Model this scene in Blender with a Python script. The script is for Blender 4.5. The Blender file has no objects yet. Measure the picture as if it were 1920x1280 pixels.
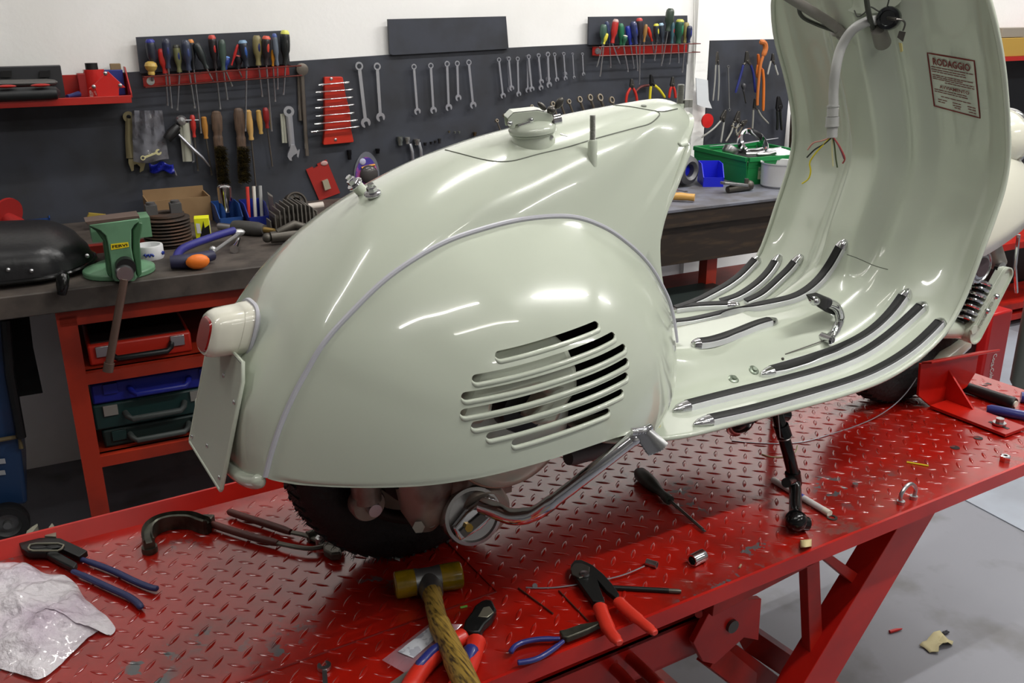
import bpy, math, random
import numpy as np
from mathutils import Vector, Matrix, Quaternion
from mathutils.bvhtree import BVHTree
random.seed(7)
PI = math.pi
# ------------------------------------------------------------------ camera model
CR = np.array([[0.8583768879488379, -0.5129755653525211, -0.006722171266019608],
               [-0.17589812128575022, -0.28197601147753826, -0.9431592547811651],
               [0.48192216089676954, 0.8107685232558556, -0.3322731294193191]])
CC = np.array([-0.24060625700033778, -1.2549744710436468, 0.8081721655327331])
CF = 1731.0780816680663
HT = 0.62            # table top above the floor; everything is built with z=0 at the table top
YC = -0.055          # centre plane of the scooter
def ray(x, y): return CR.T @ np.array([(x-960)/CF, (y-640)/CF, 1.0])
def onz(x, y, z=0.0): d = ray(x, y); return Vector(CC + (z-CC[2])/d[2]*d)
def ony(x, y, Y): d = ray(x, y); return Vector(CC + (Y-CC[1])/d[1]*d)
def onx(x, y, X): d = ray(x, y); return Vector(CC + (X-CC[0])/d[0]*d)
WA = math.radians(-4)
EX = Vector((math.cos(WA), math.sin(WA), 0)); EN = Vector((math.sin(WA), -math.cos(WA), 0)); EZ = Vector((0, 0, 1))
W0 = onz(110, 868.5, -HT); W0 = Vector((W0.x, W0.y, 0))
def wall(x, y, off=0.0):      # picture point on the back wall, off metres in front of it
    d = Vector(ray(x, y)); O = W0 + EN*off; c = Vector(CC)
    return c + d*((O-c).dot(EN)/d.dot(EN))
def wp(s, n, z): return W0 + EX*s + EN*n + EZ*z
BZ = 0.2             # bench top height
def bp(x, y): return onz(x, y, BZ)
# ------------------------------------------------------------------ materials
MATS = {}
def s2l(c): return tuple(((v/255)/12.92 if v/255 <= .04045 else ((v/255+.055)/1.055)**2.4) for v in c)
def mat(name, col, rough=.5, metal=0., coat=0., col2=None, scale=20., lo=.45, hi=.65, detail=4., bump=0., bscale=None,
        emit=None, estr=0., alpha=1., trans=0., rough2=None, coords='Object', spec=.5, stretch=None, ior=1.45):
    if name in MATS: return MATS[name]
    m = bpy.data.materials.new(name); m.use_nodes = True; nt = m.node_tree; b = nt.nodes['Principled BSDF']
    c = (*s2l(col), 1)
    b.inputs['Base Color'].default_value = c; b.inputs['Roughness'].default_value = rough
    b.inputs['Metallic'].default_value = metal; b.inputs['Coat Weight'].default_value = coat
    b.inputs['Coat Roughness'].default_value = .04; b.inputs['Specular IOR Level'].default_value = spec
    b.inputs['IOR'].default_value = ior
    if alpha < 1: b.inputs['Alpha'].default_value = alpha
    if trans: b.inputs['Transmission Weight'].default_value = trans
    if emit: b.inputs['Emission Color'].default_value = (*s2l(emit), 1); b.inputs['Emission Strength'].default_value = estr
    if col2 or bump:
        tc = nt.nodes.new('ShaderNodeTexCoord'); src = tc.outputs['Object']
        if stretch:
            mp = nt.nodes.new('ShaderNodeMapping'); mp.inputs['Scale'].default_value = stretch
            nt.links.new(src, mp.inputs['Vector']); src = mp.outputs['Vector']
    if col2:
        n = nt.nodes.new('ShaderNodeTexNoise'); n.inputs['Scale'].default_value = scale; n.inputs['Detail'].default_value = detail
        nt.links.new(src, n.inputs['Vector'])
        mr = nt.nodes.new('ShaderNodeMapRange'); mr.inputs['From Min'].default_value = lo; mr.inputs['From Max'].default_value = hi
        nt.links.new(n.outputs['Fac'], mr.inputs['Value'])
        mx = nt.nodes.new('ShaderNodeMix'); mx.data_type = 'RGBA'
        mx.inputs['A'].default_value = c; mx.inputs['B'].default_value = (*s2l(col2), 1)
        nt.links.new(mr.outputs['Result'], mx.inputs['Factor']); nt.links.new(mx.outputs['Result'], b.inputs['Base Color'])
        if rough2 is not None:
            r = nt.nodes.new('ShaderNodeMapRange'); r.inputs['To Min'].default_value = rough; r.inputs['To Max'].default_value = rough2
            nt.links.new(mr.outputs['Result'], r.inputs['Value']); nt.links.new(r.outputs['Result'], b.inputs['Roughness'])
    if bump:
        n2 = nt.nodes.new('ShaderNodeTexNoise'); n2.inputs['Scale'].default_value = bscale or scale; n2.inputs['Detail'].default_value = 6
        nt.links.new(src, n2.inputs['Vector'])
        bm_ = nt.nodes.new('ShaderNodeBump'); bm_.inputs['Strength'].default_value = bump; bm_.inputs['Distance'].default_value = .01
        nt.links.new(n2.outputs['Fac'], bm_.inputs['Height']); nt.links.new(bm_.outputs['Normal'], b.inputs['Normal'])
    MATS[name] = m
    return m
# ------------------------------------------------------------------ mesh builder
def basis(ax):
    ax = Vector(ax).normalized(); t = Vector((0, 0, 1)) if abs(ax.z) < .9 else Vector((1, 0, 0))
    u = ax.cross(t).normalized(); return u, ax.cross(u).normalized(), ax
class MB:
    def __init__(s): s.v = []; s.f = []; s.mi = []
    def add(s, vs, fs, m=0):
        o = len(s.v); s.v += [Vector(v) for v in vs]; s.f += [tuple(i+o for i in f) for f in fs]; s.mi += [m]*len(fs); return s
    def box(s, c, size, ex=(1,0,0), ey=(0,1,0), ez=(0,0,1), m=0):
        c = Vector(c); ex, ey, ez = (Vector(a)*d/2 for a, d in zip((ex, ey, ez), size))
        vs = [c+ex*a+ey*b+ez*d for d in (-1, 1) for b in (-1, 1) for a in (-1, 1)]
        return s.add(vs, [(0,2,3,1),(4,5,7,6),(0,1,5,4),(2,6,7,3),(0,4,6,2),(1,3,7,5)], m)
    def span(s, a, b, w, h, up=(0,0,1), m=0):   # bar from a to b, w wide, h tall
        a, b = Vector(a), Vector(b); ax = (b-a).normalized(); side = ax.cross(Vector(up)).normalized(); u = side.cross(ax)
        return s.box((a+b)/2, ((b-a).length, w, h), ax, side, u, m)
    def poly(s, pts, dv, m=0):                  # polygon extruded by vector dv
        pts = [Vector(p) for p in pts]; dv = Vector(dv); n = len(pts)
        nn = Vector((0,0,0))
        for i in range(n): nn += (pts[i]-pts[0]).cross(pts[(i+1) % n]-pts[0])
        if nn.dot(dv) > 0: pts = pts[::-1]
        return s.add(pts+[p+dv for p in pts], [tuple(range(n)), tuple(range(2*n-1, n-1, -1))]+[(i, i+n, (i+1) % n+n, (i+1) % n) for i in range(n)], m)
    def tube(s, path, r, n=10, caps=True, m=0, flat=None):
        P = [Vector(p) for p in path]; k = len(P); R = r if isinstance(r, (list, tuple)) else [r]*k
        T = [(P[min(i+1, k-1)]-P[max(i-1, 0)]).normalized() for i in range(k)]
        u, w, _ = basis(T[0]); vs = []; fu, fw = (flat, 1) if (flat and abs(T[0].z) > .9) else (1, flat)
        for i in range(k):
            u = (u-T[i]*u.dot(T[i])).normalized(); w = T[i].cross(u)
            for j in range(n):
                a = 2*PI*j/n; vs.append(P[i]+(u*math.cos(a)*(fu or 1)+w*math.sin(a)*(fw or 1))*R[i])
        fs = [(i*n+j, i*n+(j+1) % n, (i+1)*n+(j+1) % n, (i+1)*n+j) for i in range(k-1) for j in range(n)]
        if caps: fs += [tuple(range(n-1, -1, -1)), tuple(range((k-1)*n, k*n))]
        return s.add(vs, fs, m)
    def cyl(s, a, b, r, r2=None, n=20, m=0): return s.tube([a, b], [r, r if r2 is None else r2], n, True, m)
    def lathe(s, prof, o, ax, n=32, m=0, closed=False, u0=None):   # prof: (radius, height along axis)
        u, w, ax = basis(ax)
        if u0 is not None: u = Vector(u0).normalized(); w = ax.cross(u)
        o = Vector(o); k = len(prof)
        vs = [o+ax*h+(u*math.cos(2*PI*j/n)+w*math.sin(2*PI*j/n))*r for r, h in prof for j in range(n)]
        fs = [(i*n+j, i*n+(j+1) % n, ((i+1) % k)*n+(j+1) % n, ((i+1) % k)*n+j) for i in range(k if closed else k-1) for j in range(n)]
        if not closed:
            if prof[0][0] > 1e-6: fs.append(tuple(range(n-1, -1, -1)))
            if prof[-1][0] > 1e-6: fs.append(tuple(range((k-1)*n, k*n)))
        return s.add(vs, fs, m)
    def ball(s, c, r, n=16, m=0, sc=(1,1,1), ex=(1,0,0), ey=(0,1,0), ez=(0,0,1)):
        c = Vector(c); ex, ey, ez = Vector(ex), Vector(ey), Vector(ez); vs = []; k = n//2
        for i in range(k+1):
            t = PI*i/k
            for j in range(n):
                a = 2*PI*j/n; vs.append(c+ex*(math.sin(t)*math.cos(a)*r*sc[0])+ey*(math.sin(t)*math.sin(a)*r*sc[1])+ez*(math.cos(t)*r*sc[2]))
        return s.add(vs, [(i*n+j, (i+1)*n+j, (i+1)*n+(j+1) % n, i*n+(j+1) % n) for i in range(k) for j in range(n)], m)
    def grid(s, g, m=0, flip=False):            # g[i][j] points
        a, b = len(g), len(g[0]); vs = [p for r in g for p in r]
        fs = [(i*b+j, i*b+j+1, (i+1)*b+j+1, (i+1)*b+j) for i in range(a-1) for j in range(b-1)]
        if flip: fs = [f[::-1] for f in fs]
        return s.add(vs, fs, m)
LOC = {}; ANG = {}; RA = 0.0   # RA: heading given to objects built now (walls and benches stand 4 degrees off the lift)
def obj(name, mb, mats, parent=None, label=None, cat=None, group=None, kind=None, sharp=38, bevel=0, flat=False, solid=0, base=None, offs=None):
    if not isinstance(mats, (list, tuple)): mats = [mats]
    vs = [Vector(v) for v in mb.v]
    if parent is None:
        if base is None:
            xs, ys, zs = zip(*vs); base = Vector(((min(xs)+max(xs))/2, (min(ys)+max(ys))/2, min(zs)))
        o0 = Vector(base)
    else: o0 = LOC[parent.name]
    ra = RA if parent is None else ANG[parent.name]; RI = Matrix.Rotation(-ra, 3, 'Z')
    me = bpy.data.meshes.new(name); me.from_pydata([tuple(RI @ (v-o0)) for v in vs], [], mb.f)
    for m in mats: me.materials.append(m)
    me.polygons.foreach_set('material_index', mb.mi); me.polygons.foreach_set('use_smooth', [not flat]*len(mb.f))
    me.update(); me.validate()
    if not flat: me.set_sharp_from_angle(angle=math.radians(sharp))
    o = bpy.data.objects.new(name, me); bpy.context.scene.collection.objects.link(o); LOC[o.name] = o0; ANG[o.name] = ra
    if parent is None: o.location = o0; o.rotation_euler = (0, 0, ra)
    else: o.parent = parent
    if solid:
        md = o.modifiers.new('solid', 'SOLIDIFY'); md.thickness = solid; md.offset = -1 if offs is None else offs
    if bevel:
        md = o.modifiers.new('bevel', 'BEVEL'); md.width = bevel; md.segments = 2; md.limit_method = 'ANGLE'; md.angle_limit = math.radians(40)
    if label: o['label'] = label
    if cat: o['category'] = cat
    if group: o['group'] = group
    if kind: o['kind'] = kind
    return o
def thing(name, label, cat, loc, group=None):
    o = bpy.data.objects.new(name, None); bpy.context.scene.collection.objects.link(o); o.empty_display_size = .02
    o.location = loc; o['label'] = label; o['category'] = cat; LOC[o.name] = Vector(loc); ANG[o.name] = RA; o.rotation_euler = (0, 0, RA)
    if group: o['group'] = group
    return o
def catmull(P, n):
    P = [Vector(p) for p in P]; k = len(P); out = []
    for q in range(n):
        t = q/(n-1)*(k-1); i = min(int(t), k-2); f = t-i
        p0, p1, p2, p3 = P[max(i-1, 0)], P[i], P[i+1], P[min(i+2, k-1)]
        out.append(.5*((2*p1)+(p2-p0)*f+(2*p0-5*p1+4*p2-p3)*f*f+(3*p1-p0-3*p2+p3)*f**3))
    return out
def textmesh(body, quad, push, align='fit', bold=0.0):
    """the text laid into the quad (bottom-left, bottom-right, top-right, top-left), pushed out by vector"""
    cu = bpy.data.curves.new('t', 'FONT'); cu.body = body; cu.offset = bold; cu.resolution_u = 2
    o = bpy.data.objects.new('t', cu); bpy.context.scene.collection.objects.link(o)
    dg = bpy.context.evaluated_depsgraph_get(); me = bpy.data.meshes.new_from_object(o.evaluated_get(dg))
    vs = [v.co.copy() for v in me.vertices]; fs = [tuple(p.vertices) for p in me.polygons]
    bpy.data.objects.remove(o); bpy.data.curves.remove(cu); bpy.data.meshes.remove(me)
    x0, x1 = min(v.x for v in vs), max(v.x for v in vs); y0, y1 = min(v.y for v in vs), max(v.y for v in vs)
    q = [Vector(p) for p in quad]; out = []
    for v in vs:
        a = (v.x-x0)/(x1-x0); b = (v.y-y0)/(y1-y0)
        out.append((q[0]*(1-a)+q[1]*a)*(1-b)+(q[3]*(1-a)+q[2]*a)*b+Vector(push))
    mb = MB(); mb.add(out, fs); return mb
# ------------------------------------------------------------------ colours
BODY = mat('pale_green_paint', (196, 203, 187), .2, coat=.8, spec=.4)
RED = mat('red_enamel', (192, 28, 15), .34, coat=.15, col2=(160, 18, 14), scale=6, lo=.4, hi=.7)
REDD = mat('red_frame_paint', (172, 30, 18), .4, col2=(132, 26, 17), scale=9)
CHROME = mat('chrome', (215, 215, 218), .08, 1)
STEEL = mat('satin_steel', (190, 190, 192), .28, 1)
DSTEEL = mat('dark_steel', (95, 92, 88), .38, .85)
ALU = mat('dull_aluminium', (150, 145, 138), .45, .7)
RUBBER = mat('black_rubber', (24, 24, 25), .55)
BLACK = mat('black_plastic', (20, 20, 21), .42)
GLOSSBLK = mat('gloss_black_paint', (14, 14, 14), .15)
ALSTRIP = mat('polished_aluminium_strip', (236, 236, 242), .34, .4)
LAMPLIST = [(-.17, -1.0, 0, 9), (1.8, -1.03, 0, 54), (3.9, -1.0, 0, 40), (.45, -1.5, 0, 4), (-1.0, .8, 0, 14), (1.0, .8, 0, 30), (2.8, .7, 0, 66), (4.9, .75, 0, 40), (.9, -2.9, 0, 14), (3.0, -2.9, 0, 40)]
EXPO = -.68
RWX = .285
_p = ony(399, 641, YC-.033)
TLP = dict(w=.072, h=.060, x0=_p.x-.002, x1=_p.x+.050, z=_p.z+.002)
HLP = dict(x=1.70, z=.552)
SHO = 1
# ================================================================== room
WHITE = mat('white_wall_paint', (243, 242, 240), .6, col2=(236, 235, 232), scale=2.5, bump=.05, bscale=60)
FLOOR = mat('grey_floor_paint', (124, 125, 132), .42, col2=(94, 92, 90), scale=5, lo=.52, hi=.75, detail=8, rough2=.6)
def flat_quad(name, pts, m, kind='structure'):
    mb = MB(); mb.add(pts, [tuple(range(len(pts)))]); return obj(name, mb, m, kind=kind, flat=True, base=(0, 0, 0))
CE = 2.3
X0, X1, Yb = -6.5, 8.5, -6.5
mb = MB(); c1 = wp(-7.5, 0, -HT); c2 = wp(9.5, 0, -HT)
fl = [Vector((X0-1, Yb-.1, -HT)), Vector((X1+1, Yb-.1, -HT)), Vector((c2.x, c2.y, -HT)), Vector((c1.x, c1.y, -HT))]
mb.poly(fl, (0, 0, -.1)); obj('floor', mb, FLOOR, kind='structure', base=(0, 0, -HT), flat=True)
RA = WA
mb = MB(); mb.poly([wp(-7.5, 0, -HT), wp(9.5, 0, -HT), wp(9.5, 0, CE), wp(-7.5, 0, CE)], -EN*.1); obj('wall_back', mb, WHITE, kind='structure', base=(0, 0, -HT), flat=True)
RA = 0.0
mb = MB(); mb.box(((X0+X1)/2, (Yb+2.6)/2, CE+.05), (X1-X0+3, 9.8, .1)); obj('ceiling', mb, WHITE, kind='structure', flat=True)
mb = MB(); mb.box((X0-.05, -1.9, (CE-HT)/2), (.1, 9.6, CE+HT)); obj('wall_left', mb, WHITE, kind='structure', flat=True)
mb = MB(); mb.box((X1+.05, -1.9, (CE-HT)/2), (.1, 9.6, CE+HT)); obj('wall_right', mb, WHITE, kind='structure', flat=True)
mb = MB(); mb.box(((X0+X1)/2, Yb-.05, (CE-HT)/2), (X1-X0, .1, CE+HT)); obj('wall_front', mb, WHITE, kind='structure', flat=True)
# floor seam (lighter mat-like area beyond a joint line)
mb = MB(); a, b = onz(1786, 926, -HT), onz(1920, 997, -HT); d = (b-a).normalized(); a2 = a-d*1.2; b2 = b+d*1.5; q = Vector((1.6, .25, 0))
mb.poly([a2+EZ*.0005, b2+EZ*.0005, b2+q+EZ*.0005, a2+q+EZ*.0005], (0, 0, .003))
obj('floor_panel', mb, mat('pale_floor_sheet', (150, 156, 166), .4, col2=(138, 142, 150), scale=4), label='pale blue-grey sheet laid on the grey workshop floor', cat='floor sheet')
# ceiling lamps
LAMPS = []
def lamp(x, y, L=1.2, ang=0, power=46, z=CE-.10):
    t = thing('ceiling_lamp', 'white twin tube ceiling lamp above the workshop', 'lamp', (x, y, z), 'tube lamps under the ceiling')
    ax = Vector((math.cos(ang), math.sin(ang), 0)); sd = Vector((-ax.y, ax.x, 0))
    mb = MB(); mb.span(Vector((x, y, z+.06))-ax*L/2, Vector((x, y, z+.06))+ax*L/2, .12, .05); obj('lamp_housing', mb, mat('lamp_white', (235, 235, 235), .4), t)
    mb = MB(); mb.cyl(Vector((x, y, z+.015))-ax*L/2, Vector((x, y, z+.015))+ax*L/2, .014, n=12)
    obj('lamp_tube', mb, mat('lamp_tube_glow', (255, 252, 240), .4, emit=(255, 250, 235), estr=14), t)
    l = bpy.data.lights.new('tube_light', 'AREA'); l.shape = 'RECTANGLE'; l.size = L; l.size_y = .03; l.energy = power; l.color = (1, .985, .955)
    o = bpy.data.objects.new('tube_light', l); bpy.context.scene.collection.objects.link(o); o.location = (0, 0, -.005); o.rotation_euler = (0, 0, ang); o.parent = t
for (x, y, a, p) in LAMPLIST: lamp(x, y, ang=math.radians(a), power=p)
w = bpy.data.worlds.new('world'); bpy.context.scene.world = w; w.use_nodes = True
w.node_tree.nodes['Background'].inputs[0].default_value = (.8, .85, 1, 1); w.node_tree.nodes['Background'].inputs[1].default_value = .05
# ================================================================== lift table
U = .028; c7 = math.sqrt(.5)
TX0, TX1, TYn, TYf = -.85, 1.75, -.395, .256
TABLE = None
def red_table_mat():
    m = mat('red_lift_paint', (180, 20, 12), .3, coat=.75, bump=.04, bscale=35); m.node_tree.nodes['Principled BSDF'].inputs['Coat Roughness'].default_value = .16
    nt = m.node_tree; b = nt.nodes['Principled BSDF']
    tc = nt.nodes.new('ShaderNodeTexCoord')
    def noise(sc, lo, hi, det=6):
        n = nt.nodes.new('ShaderNodeTexNoise'); n.inputs['Scale'].default_value = sc; n.inputs['Detail'].default_value = det; n.inputs['Roughness'].default_value = .65
        nt.links.new(tc.outputs['Object'], n.inputs['Vector']); r = nt.nodes.new('ShaderNodeMapRange')
        r.inputs['From Min'].default_value = lo; r.inputs['From Max'].default_value = hi; nt.links.new(n.outputs['Fac'], r.inputs['Value']); return r.outputs['Result']
    def mix(fac, A, B):
        x = nt.nodes.new('ShaderNodeMix'); x.data_type = 'RGBA'; nt.links.new(fac, x.inputs['Factor'])
        if isinstance(A, tuple): x.inputs['A'].default_value = (*s2l(A), 1)
        else: nt.links.new(A, x.inputs['A'])
        x.inputs['B'].default_value = (*s2l(B), 1); return x.outputs['Result']
    def mul(a, b_):
        x = nt.nodes.new('ShaderNodeMath'); x.operation = 'MULTIPLY'; nt.links.new(a, x.inputs[0])
        if isinstance(b_, float): x.inputs[1].default_value = b_
        else: nt.links.new(b_, x.inputs[1])
        return x.outputs[0]
    c = mix(noise(3.5, .45, .62), (160, 22, 11), (130, 23, 14))
    worn = mul(noise(2.1, .52, .66), noise(26, .47, .60)); worn = mul(worn, .85)
    c = mix(worn, c, (92, 70, 62))
    # bare grey patches where the paint has flaked
    chips = mul(noise(3.3, .56, .62, 2), noise(34, .55, .585, 3)); c = mix(chips, c, (78, 80, 82))
    nt.links.new(c, b.inputs['Base Color'])
    r = nt.nodes.new('ShaderNodeMapRange'); r.inputs['To Min'].default_value = .2; r.inputs['To Max'].default_value = .5
    nt.links.new(worn, r.inputs['Value']); nt.links.new(r.outputs['Result'], b.inputs['Roughness'])
    return m
RT = red_table_mat()
table = thing('lift_table', 'red scissor lift table with tread plate top under the scooter', 'lift table', (.5, -.07, -.3))
mb = MB()
mb.box(((TX0+TX1)/2, (TYn+TYf)/2, -.003), (TX1-TX0, TYf-TYn, .006))
# tread pattern: lens-shaped studs, alternating direction
def lentil(c, ax):
    L, Wd, Hh = 1.05*U/2, .25*U/2, .0017; ax = Vector(ax); sd = Vector((-ax.y, ax.x, 0)); c = Vector(c)
    N = 6; vs = []; fs = []
    for i in range(N+1):
        t = -1+2*i/N; ww = Wd*(1-t*t)+.0001; hh = Hh*(1-t*t)**.6
        for k, (a, h) in enumerate(((-1, 0), (-.5, .8), (.5, .8), (1, 0))): vs.append(c+ax*(t*L)+sd*(a*ww)+EZ*(hh*h))
    for i in range(N):
        for k in range(3): fs.append((i*4+k, (i+1)*4+k, (i+1)*4+k+1, i*4+k+1))
    mb.add(vs, fs)
for i in range(-80, 100):
    for j in range(-80, 100):
        X = (c7*i-c7*j)*U; Y = (-c7*i-c7*j)*U
        if TX0+.02 < X < TX1-.02 and TYn+.02 < Y < TYf-.035: lentil((X, Y, 0), (c7, -c7, 0) if (i+j) % 2 == 0 else (c7, c7, 0))
top = obj('table_top', mb, RT, table, sharp=60)
mb = MB(); mb.box(((TX0+TX1)/2, TYn-.0026, -.0125), (TX1-TX0, .005, .026)); mb.box(((TX0+TX1)/2, TYn+.018, -.0245), (TX1-TX0, .034, .004))
obj('edge_skirt', mb, RED, table)
mb = MB(); mb.poly([(TX0, TYf, -.03), (TX0, TYf+.004, -.03), (TX0, TYf+.016, .024), (TX0, TYf+.011, .024), (TX0, TYf-.006, .0)], (TX1-TX0-.02, 0, 0))
obj('raised_edge', mb, RED, table)
# hatch seams in the plate
mb = MB(); mb.tube([(-.45, -.234, .0005), (.336, -.234, .0005), (.336, .19, .0005)], .0016, 6); obj('hatch_seam', mb, mat('dark_red_seam', (120, 12, 8), .3), table)
# D ring
mb = MB(); a, b = ony(1688, 948, -.375), ony(1712, 938, -.375); a.z = b.z = .0; m_ = (a+b)/2; hh = .034
mb.tube(catmull([a, a+EZ*hh*.6+Vector((-.002, 0, 0)), m_+EZ*hh, b+EZ*hh*.6+Vector((.002, 0, 0)), b], 18), .0035, 8)
mb.cyl(a, a+EZ*.006, .007, n=12); mb.cyl(b, b+EZ*.006, .007, n=12); obj('tie_down_ring', mb, STEEL, table)
# frame below: near-side truss
def strut(px1, px2, Y, w, d=.03, name='strut', m=REDD):
    a, b = ony(*px1, Y), ony(*px2, Y); mb = MB(); mb.span(a, b, d, w, (0, 1, 0)); return obj(name, mb, m, table)
def yplate(pxs, Y, th, name, m=REDD, holes=()):
    mb = MB(); mb.poly([ony(x, y, Y) for x, y in pxs], (0, th, 0)); return obj(name, mb, m, table, bevel=.001)
FY = -.34
yplate([(1722, 925), (1775, 925), (1562, 1285), (1500, 1420), (1440, 1420), (1505, 1285)], -.36, .05, 'main_strut', RED)
yplate([(1512, 1030), (1536, 1025), (1546, 1300), (1522, 1300)], FY, .02, 'upright_strut')
yplate([(1532, 1038), (1548, 1032), (1643, 1100), (1632, 1121)], FY, .02, 'cross_strut')
yplate([(1340, 1120), (1690, 955), (1690, 972), (1336, 1156)], FY, .02, 'side_rail')
mb = MB(); mb.box(((TX0+TX1)/2, -.02, -.045), (TX1-TX0-.3, .04, .04)); obj('far_rail', mb, REDD, table)
for x in (-.4, .1, .6, 1.1, 1.5):
    mb = MB(); mb.box((x, -.07, -.03), (.03, .6, .03)); obj('cross_member', mb, REDD, table)
LY = -.30
yplate([(1355, 1100), (1425, 1055), (1402, 1125), (1428, 1122), (1422, 1200), (1395, 1195), (1340, 1245), (1318, 1240), (1300, 1205)], LY, .012, 'hinge_plate', RED)
a = ony(1371, 1172, LY); mb = MB(); mb.cyl(a+Vector((0, -.006, 0)), a+Vector((0, .03, 0)), .012); obj('hinge_pin', mb, DSTEEL, table)
def xbeam(px1, px2, Y, hgt, dep, name, m=RED, ext=0):
    a, b = ony(*px1, Y), ony(*px2, Y); z = (a.z+b.z)/2; a.z = b.z = z; a.x -= ext
    mb = MB(); mb.box(((a.x+b.x)/2, Y+.003, z-hgt/2), (b.x-a.x, .006, hgt)); mb.box(((a.x+b.x)/2, Y+dep/2, z-.003), (b.x-a.x, dep, .006)); mb.box(((a.x+b.x)/2, Y+dep/2, z-hgt+.003), (b.x-a.x, dep, .006))
    return obj(name, mb, m, table)
xbeam((945, 1293), (1335, 1160), -.27, .075, .05, 'lower_beam', RED, .9)
for (p1, p2) in (((1165, 1265), (1230, 1340)), ((1195, 1245), (1262, 1310))):
    a, b = ony(*p1, -.29), ony(*p2, -.40); mb = MB(); mb.tube([a+Vector((0, .1, 0)), a, b], .010, 12); obj('hydraulic_rod', mb, REDD, table)
a = ony(1115, 1215, -.2); mb = MB(); mb.cyl(a, ony(1150, 1242, -.27), .008); obj('release_pin', mb, REDD, table)
mb = MB(); mb.span(ony(1140, 1198, -.18), ony(1180, 1232, -.262), .022, .022); obj('stop_block', mb, REDD, table)
a = ony(1310, 1152, -.32); mb = MB(); mb.cyl(a, a+Vector((.05, .06, -.01)), .006); obj('lock_pin', mb, REDD, table)
for k, (p1, p2) in enumerate((((1330, 1222), (1480, 1340)), ((1352, 1215), (1520, 1340)), ((1405, 1195), (1620, 1340)))):
    a, b = ony(*p1, -.27+.03*k), onz(*p2, -HT+.05+.02*k); mb = MB(); mb.span(a, b, .03, .045); obj('scissor_arm', mb, REDD, table)
mb = MB()
for yy in (-.33, .18): mb.box((.12, yy, -HT+.029), (1.6, .05, .058))
for xx in (-.65, .12, .88): mb.box((xx, -.07, -HT+.03), (.05, .5, .06))
obj('base_frame', mb, REDD, table)
mb = MB(); mb.box((-.3, .18, -.31), (.05, .05, .62)); mb.box((-.3, -.2, -.31), (.05, .05, .62)); obj('leg', mb, REDD, table)
# wheel clamp at the front
clamp = thing('wheel_clamp', 'red steel wheel clamp bolted beside the front wheel', 'wheel clamp', (1.47, -.2, 0))
CY = -.134
def cz(x, y): return (1720+x/4.265, 640+y/4.265)
mb = MB(); mb.poly([ony(*cz(x, y), CY) for x, y in ((30, 180), (10, 435), (110, 520), (205, 482), (395, 365), (465, 255), (492, 95))], (0, .006, 0))
fa, fb = ony(*cz(30, 180), CY), ony(*cz(492, 95), CY)
mb.poly([fa, fb, fb+Vector((.02, -.035, .012)), fa+Vector((-.01, -.03, .012))], (0, 0, .005)); obj('clamp_plate', mb, RED, clamp, bevel=.001)
mb = MB(); g0 = ony(*cz(285, 235), CY); g1 = onz(*cz(215, 500), .006); xg = 1.49; 
ga = ony(*cz(250, 230), CY); ga.z = ga.z; xg = ga.x
gb = onx(*cz(455, 575), xg); mb.poly([(xg, CY, ga.z), (xg, CY, .006), (xg, gb.y, .006)], (.005, 0, 0)); obj('gusset', mb, RED, clamp)
b1, b2 = onz(*cz(115, 525), .004), onz(*cz(685, 770), .004); b3 = onz(*cz(835, 690), .004); b4 = b1+(b3-b2)
b2.x = b1.x = (b1.x+b2.x)/2; b3.x = b4.x = b3.x; b3.y = b2.y; b4.y = b1.y
mb = MB(); mb.poly([b1, b2, b3, b4], (0, 0, .006)); obj('base_plate', mb, RED, clamp)
p = onz(*cz(655, 660), .012); mb = MB(); mb.cyl(p, p+EZ*.004, .013, n=20); mb.cyl(p+EZ*.004, p+EZ*.013, .0085, n=6); obj('bolt', mb, STEEL, clamp)
q1, q2 = onz(*cz(575, 640), .0105), onz(*cz(730, 698), .0105); mb = MB(); mb.span(q1, q2, .008, .0008); obj('slot', mb, BLACK, clamp)
# holes and nut near the table's end
for (x, y) in ((485, 772), (300, 848)):
    p = onz(*cz(x, y), .0002); mb = MB(); mb.cyl(p, p+EZ*.0008, .009, n=16); obj('bolt_hole', mb, BLACK, table)
q1, q2 = onz(*cz(530, 352), .0004), onz(*cz(578, 335), .0004); mb = MB(); mb.span(q1, q2, .01, .001); obj('bolt_hole', mb, BLACK, table)
# ================================================================== scooter
sc = thing('scooter', 'pale green classic motor scooter without seat standing on the red lift', 'scooter', (.7, YC, 0))
def my(v): return Vector((v.x, 2*YC-v.y, v.z))
cor = [((.000,.240),(497,893),-.215,.150,.62), ((.004,.30),(508,850),-.215,.152,.62), ((.022,.36),(525,798),-.215,.15,.62), ((.075,.43),(548,745),-.215,.145,.62),
 ((.108,.471),(572,700),-.215,.14,.62), ((.163,.52),(605,645),-.215,.135,.62), ((.235,.572),(655,588),-.215,.125,.62), ((.34,.616),(730,517),-.213,.115,.66), ((.43,.640),(820,460),-.21,.11,.7),
 ((.51,.654),(900,430),-.207,.108,.74), ((.60,.667),(985,410),-.204,.105,.78), ((.70,.678),(1070,406),-.2,.085,.82)]
for (fx_, fy_, we_, mx_, my_, ym_) in ((1285,190,.062,1120,422,-.197), (1318,200,.06,1150,440,-.196), (1328,218,.065,1175,456,-.195), (1311,252,.08,1195,473,-.193), (1286,300,.10,1213,492,-.19), (1256,358,.115,1228,514,-.19),
    (1236,410,.125,1242,540,-.19), (1217,480,.13,1255,573,-.19), (1213,545,.13,1268,650,-.2)):
    p_ = ony(fx_, fy_, YC-we_); cor.append(((p_.x, p_.z), (mx_, my_), ym_, we_, .94))
cor.append(((.66, .225), (1240, 780), -.23, .14, .94))
NS = 100
def spl(vals, n): return [v.x for v in catmull([(a, 0, 0) for a in vals], n)]
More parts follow.
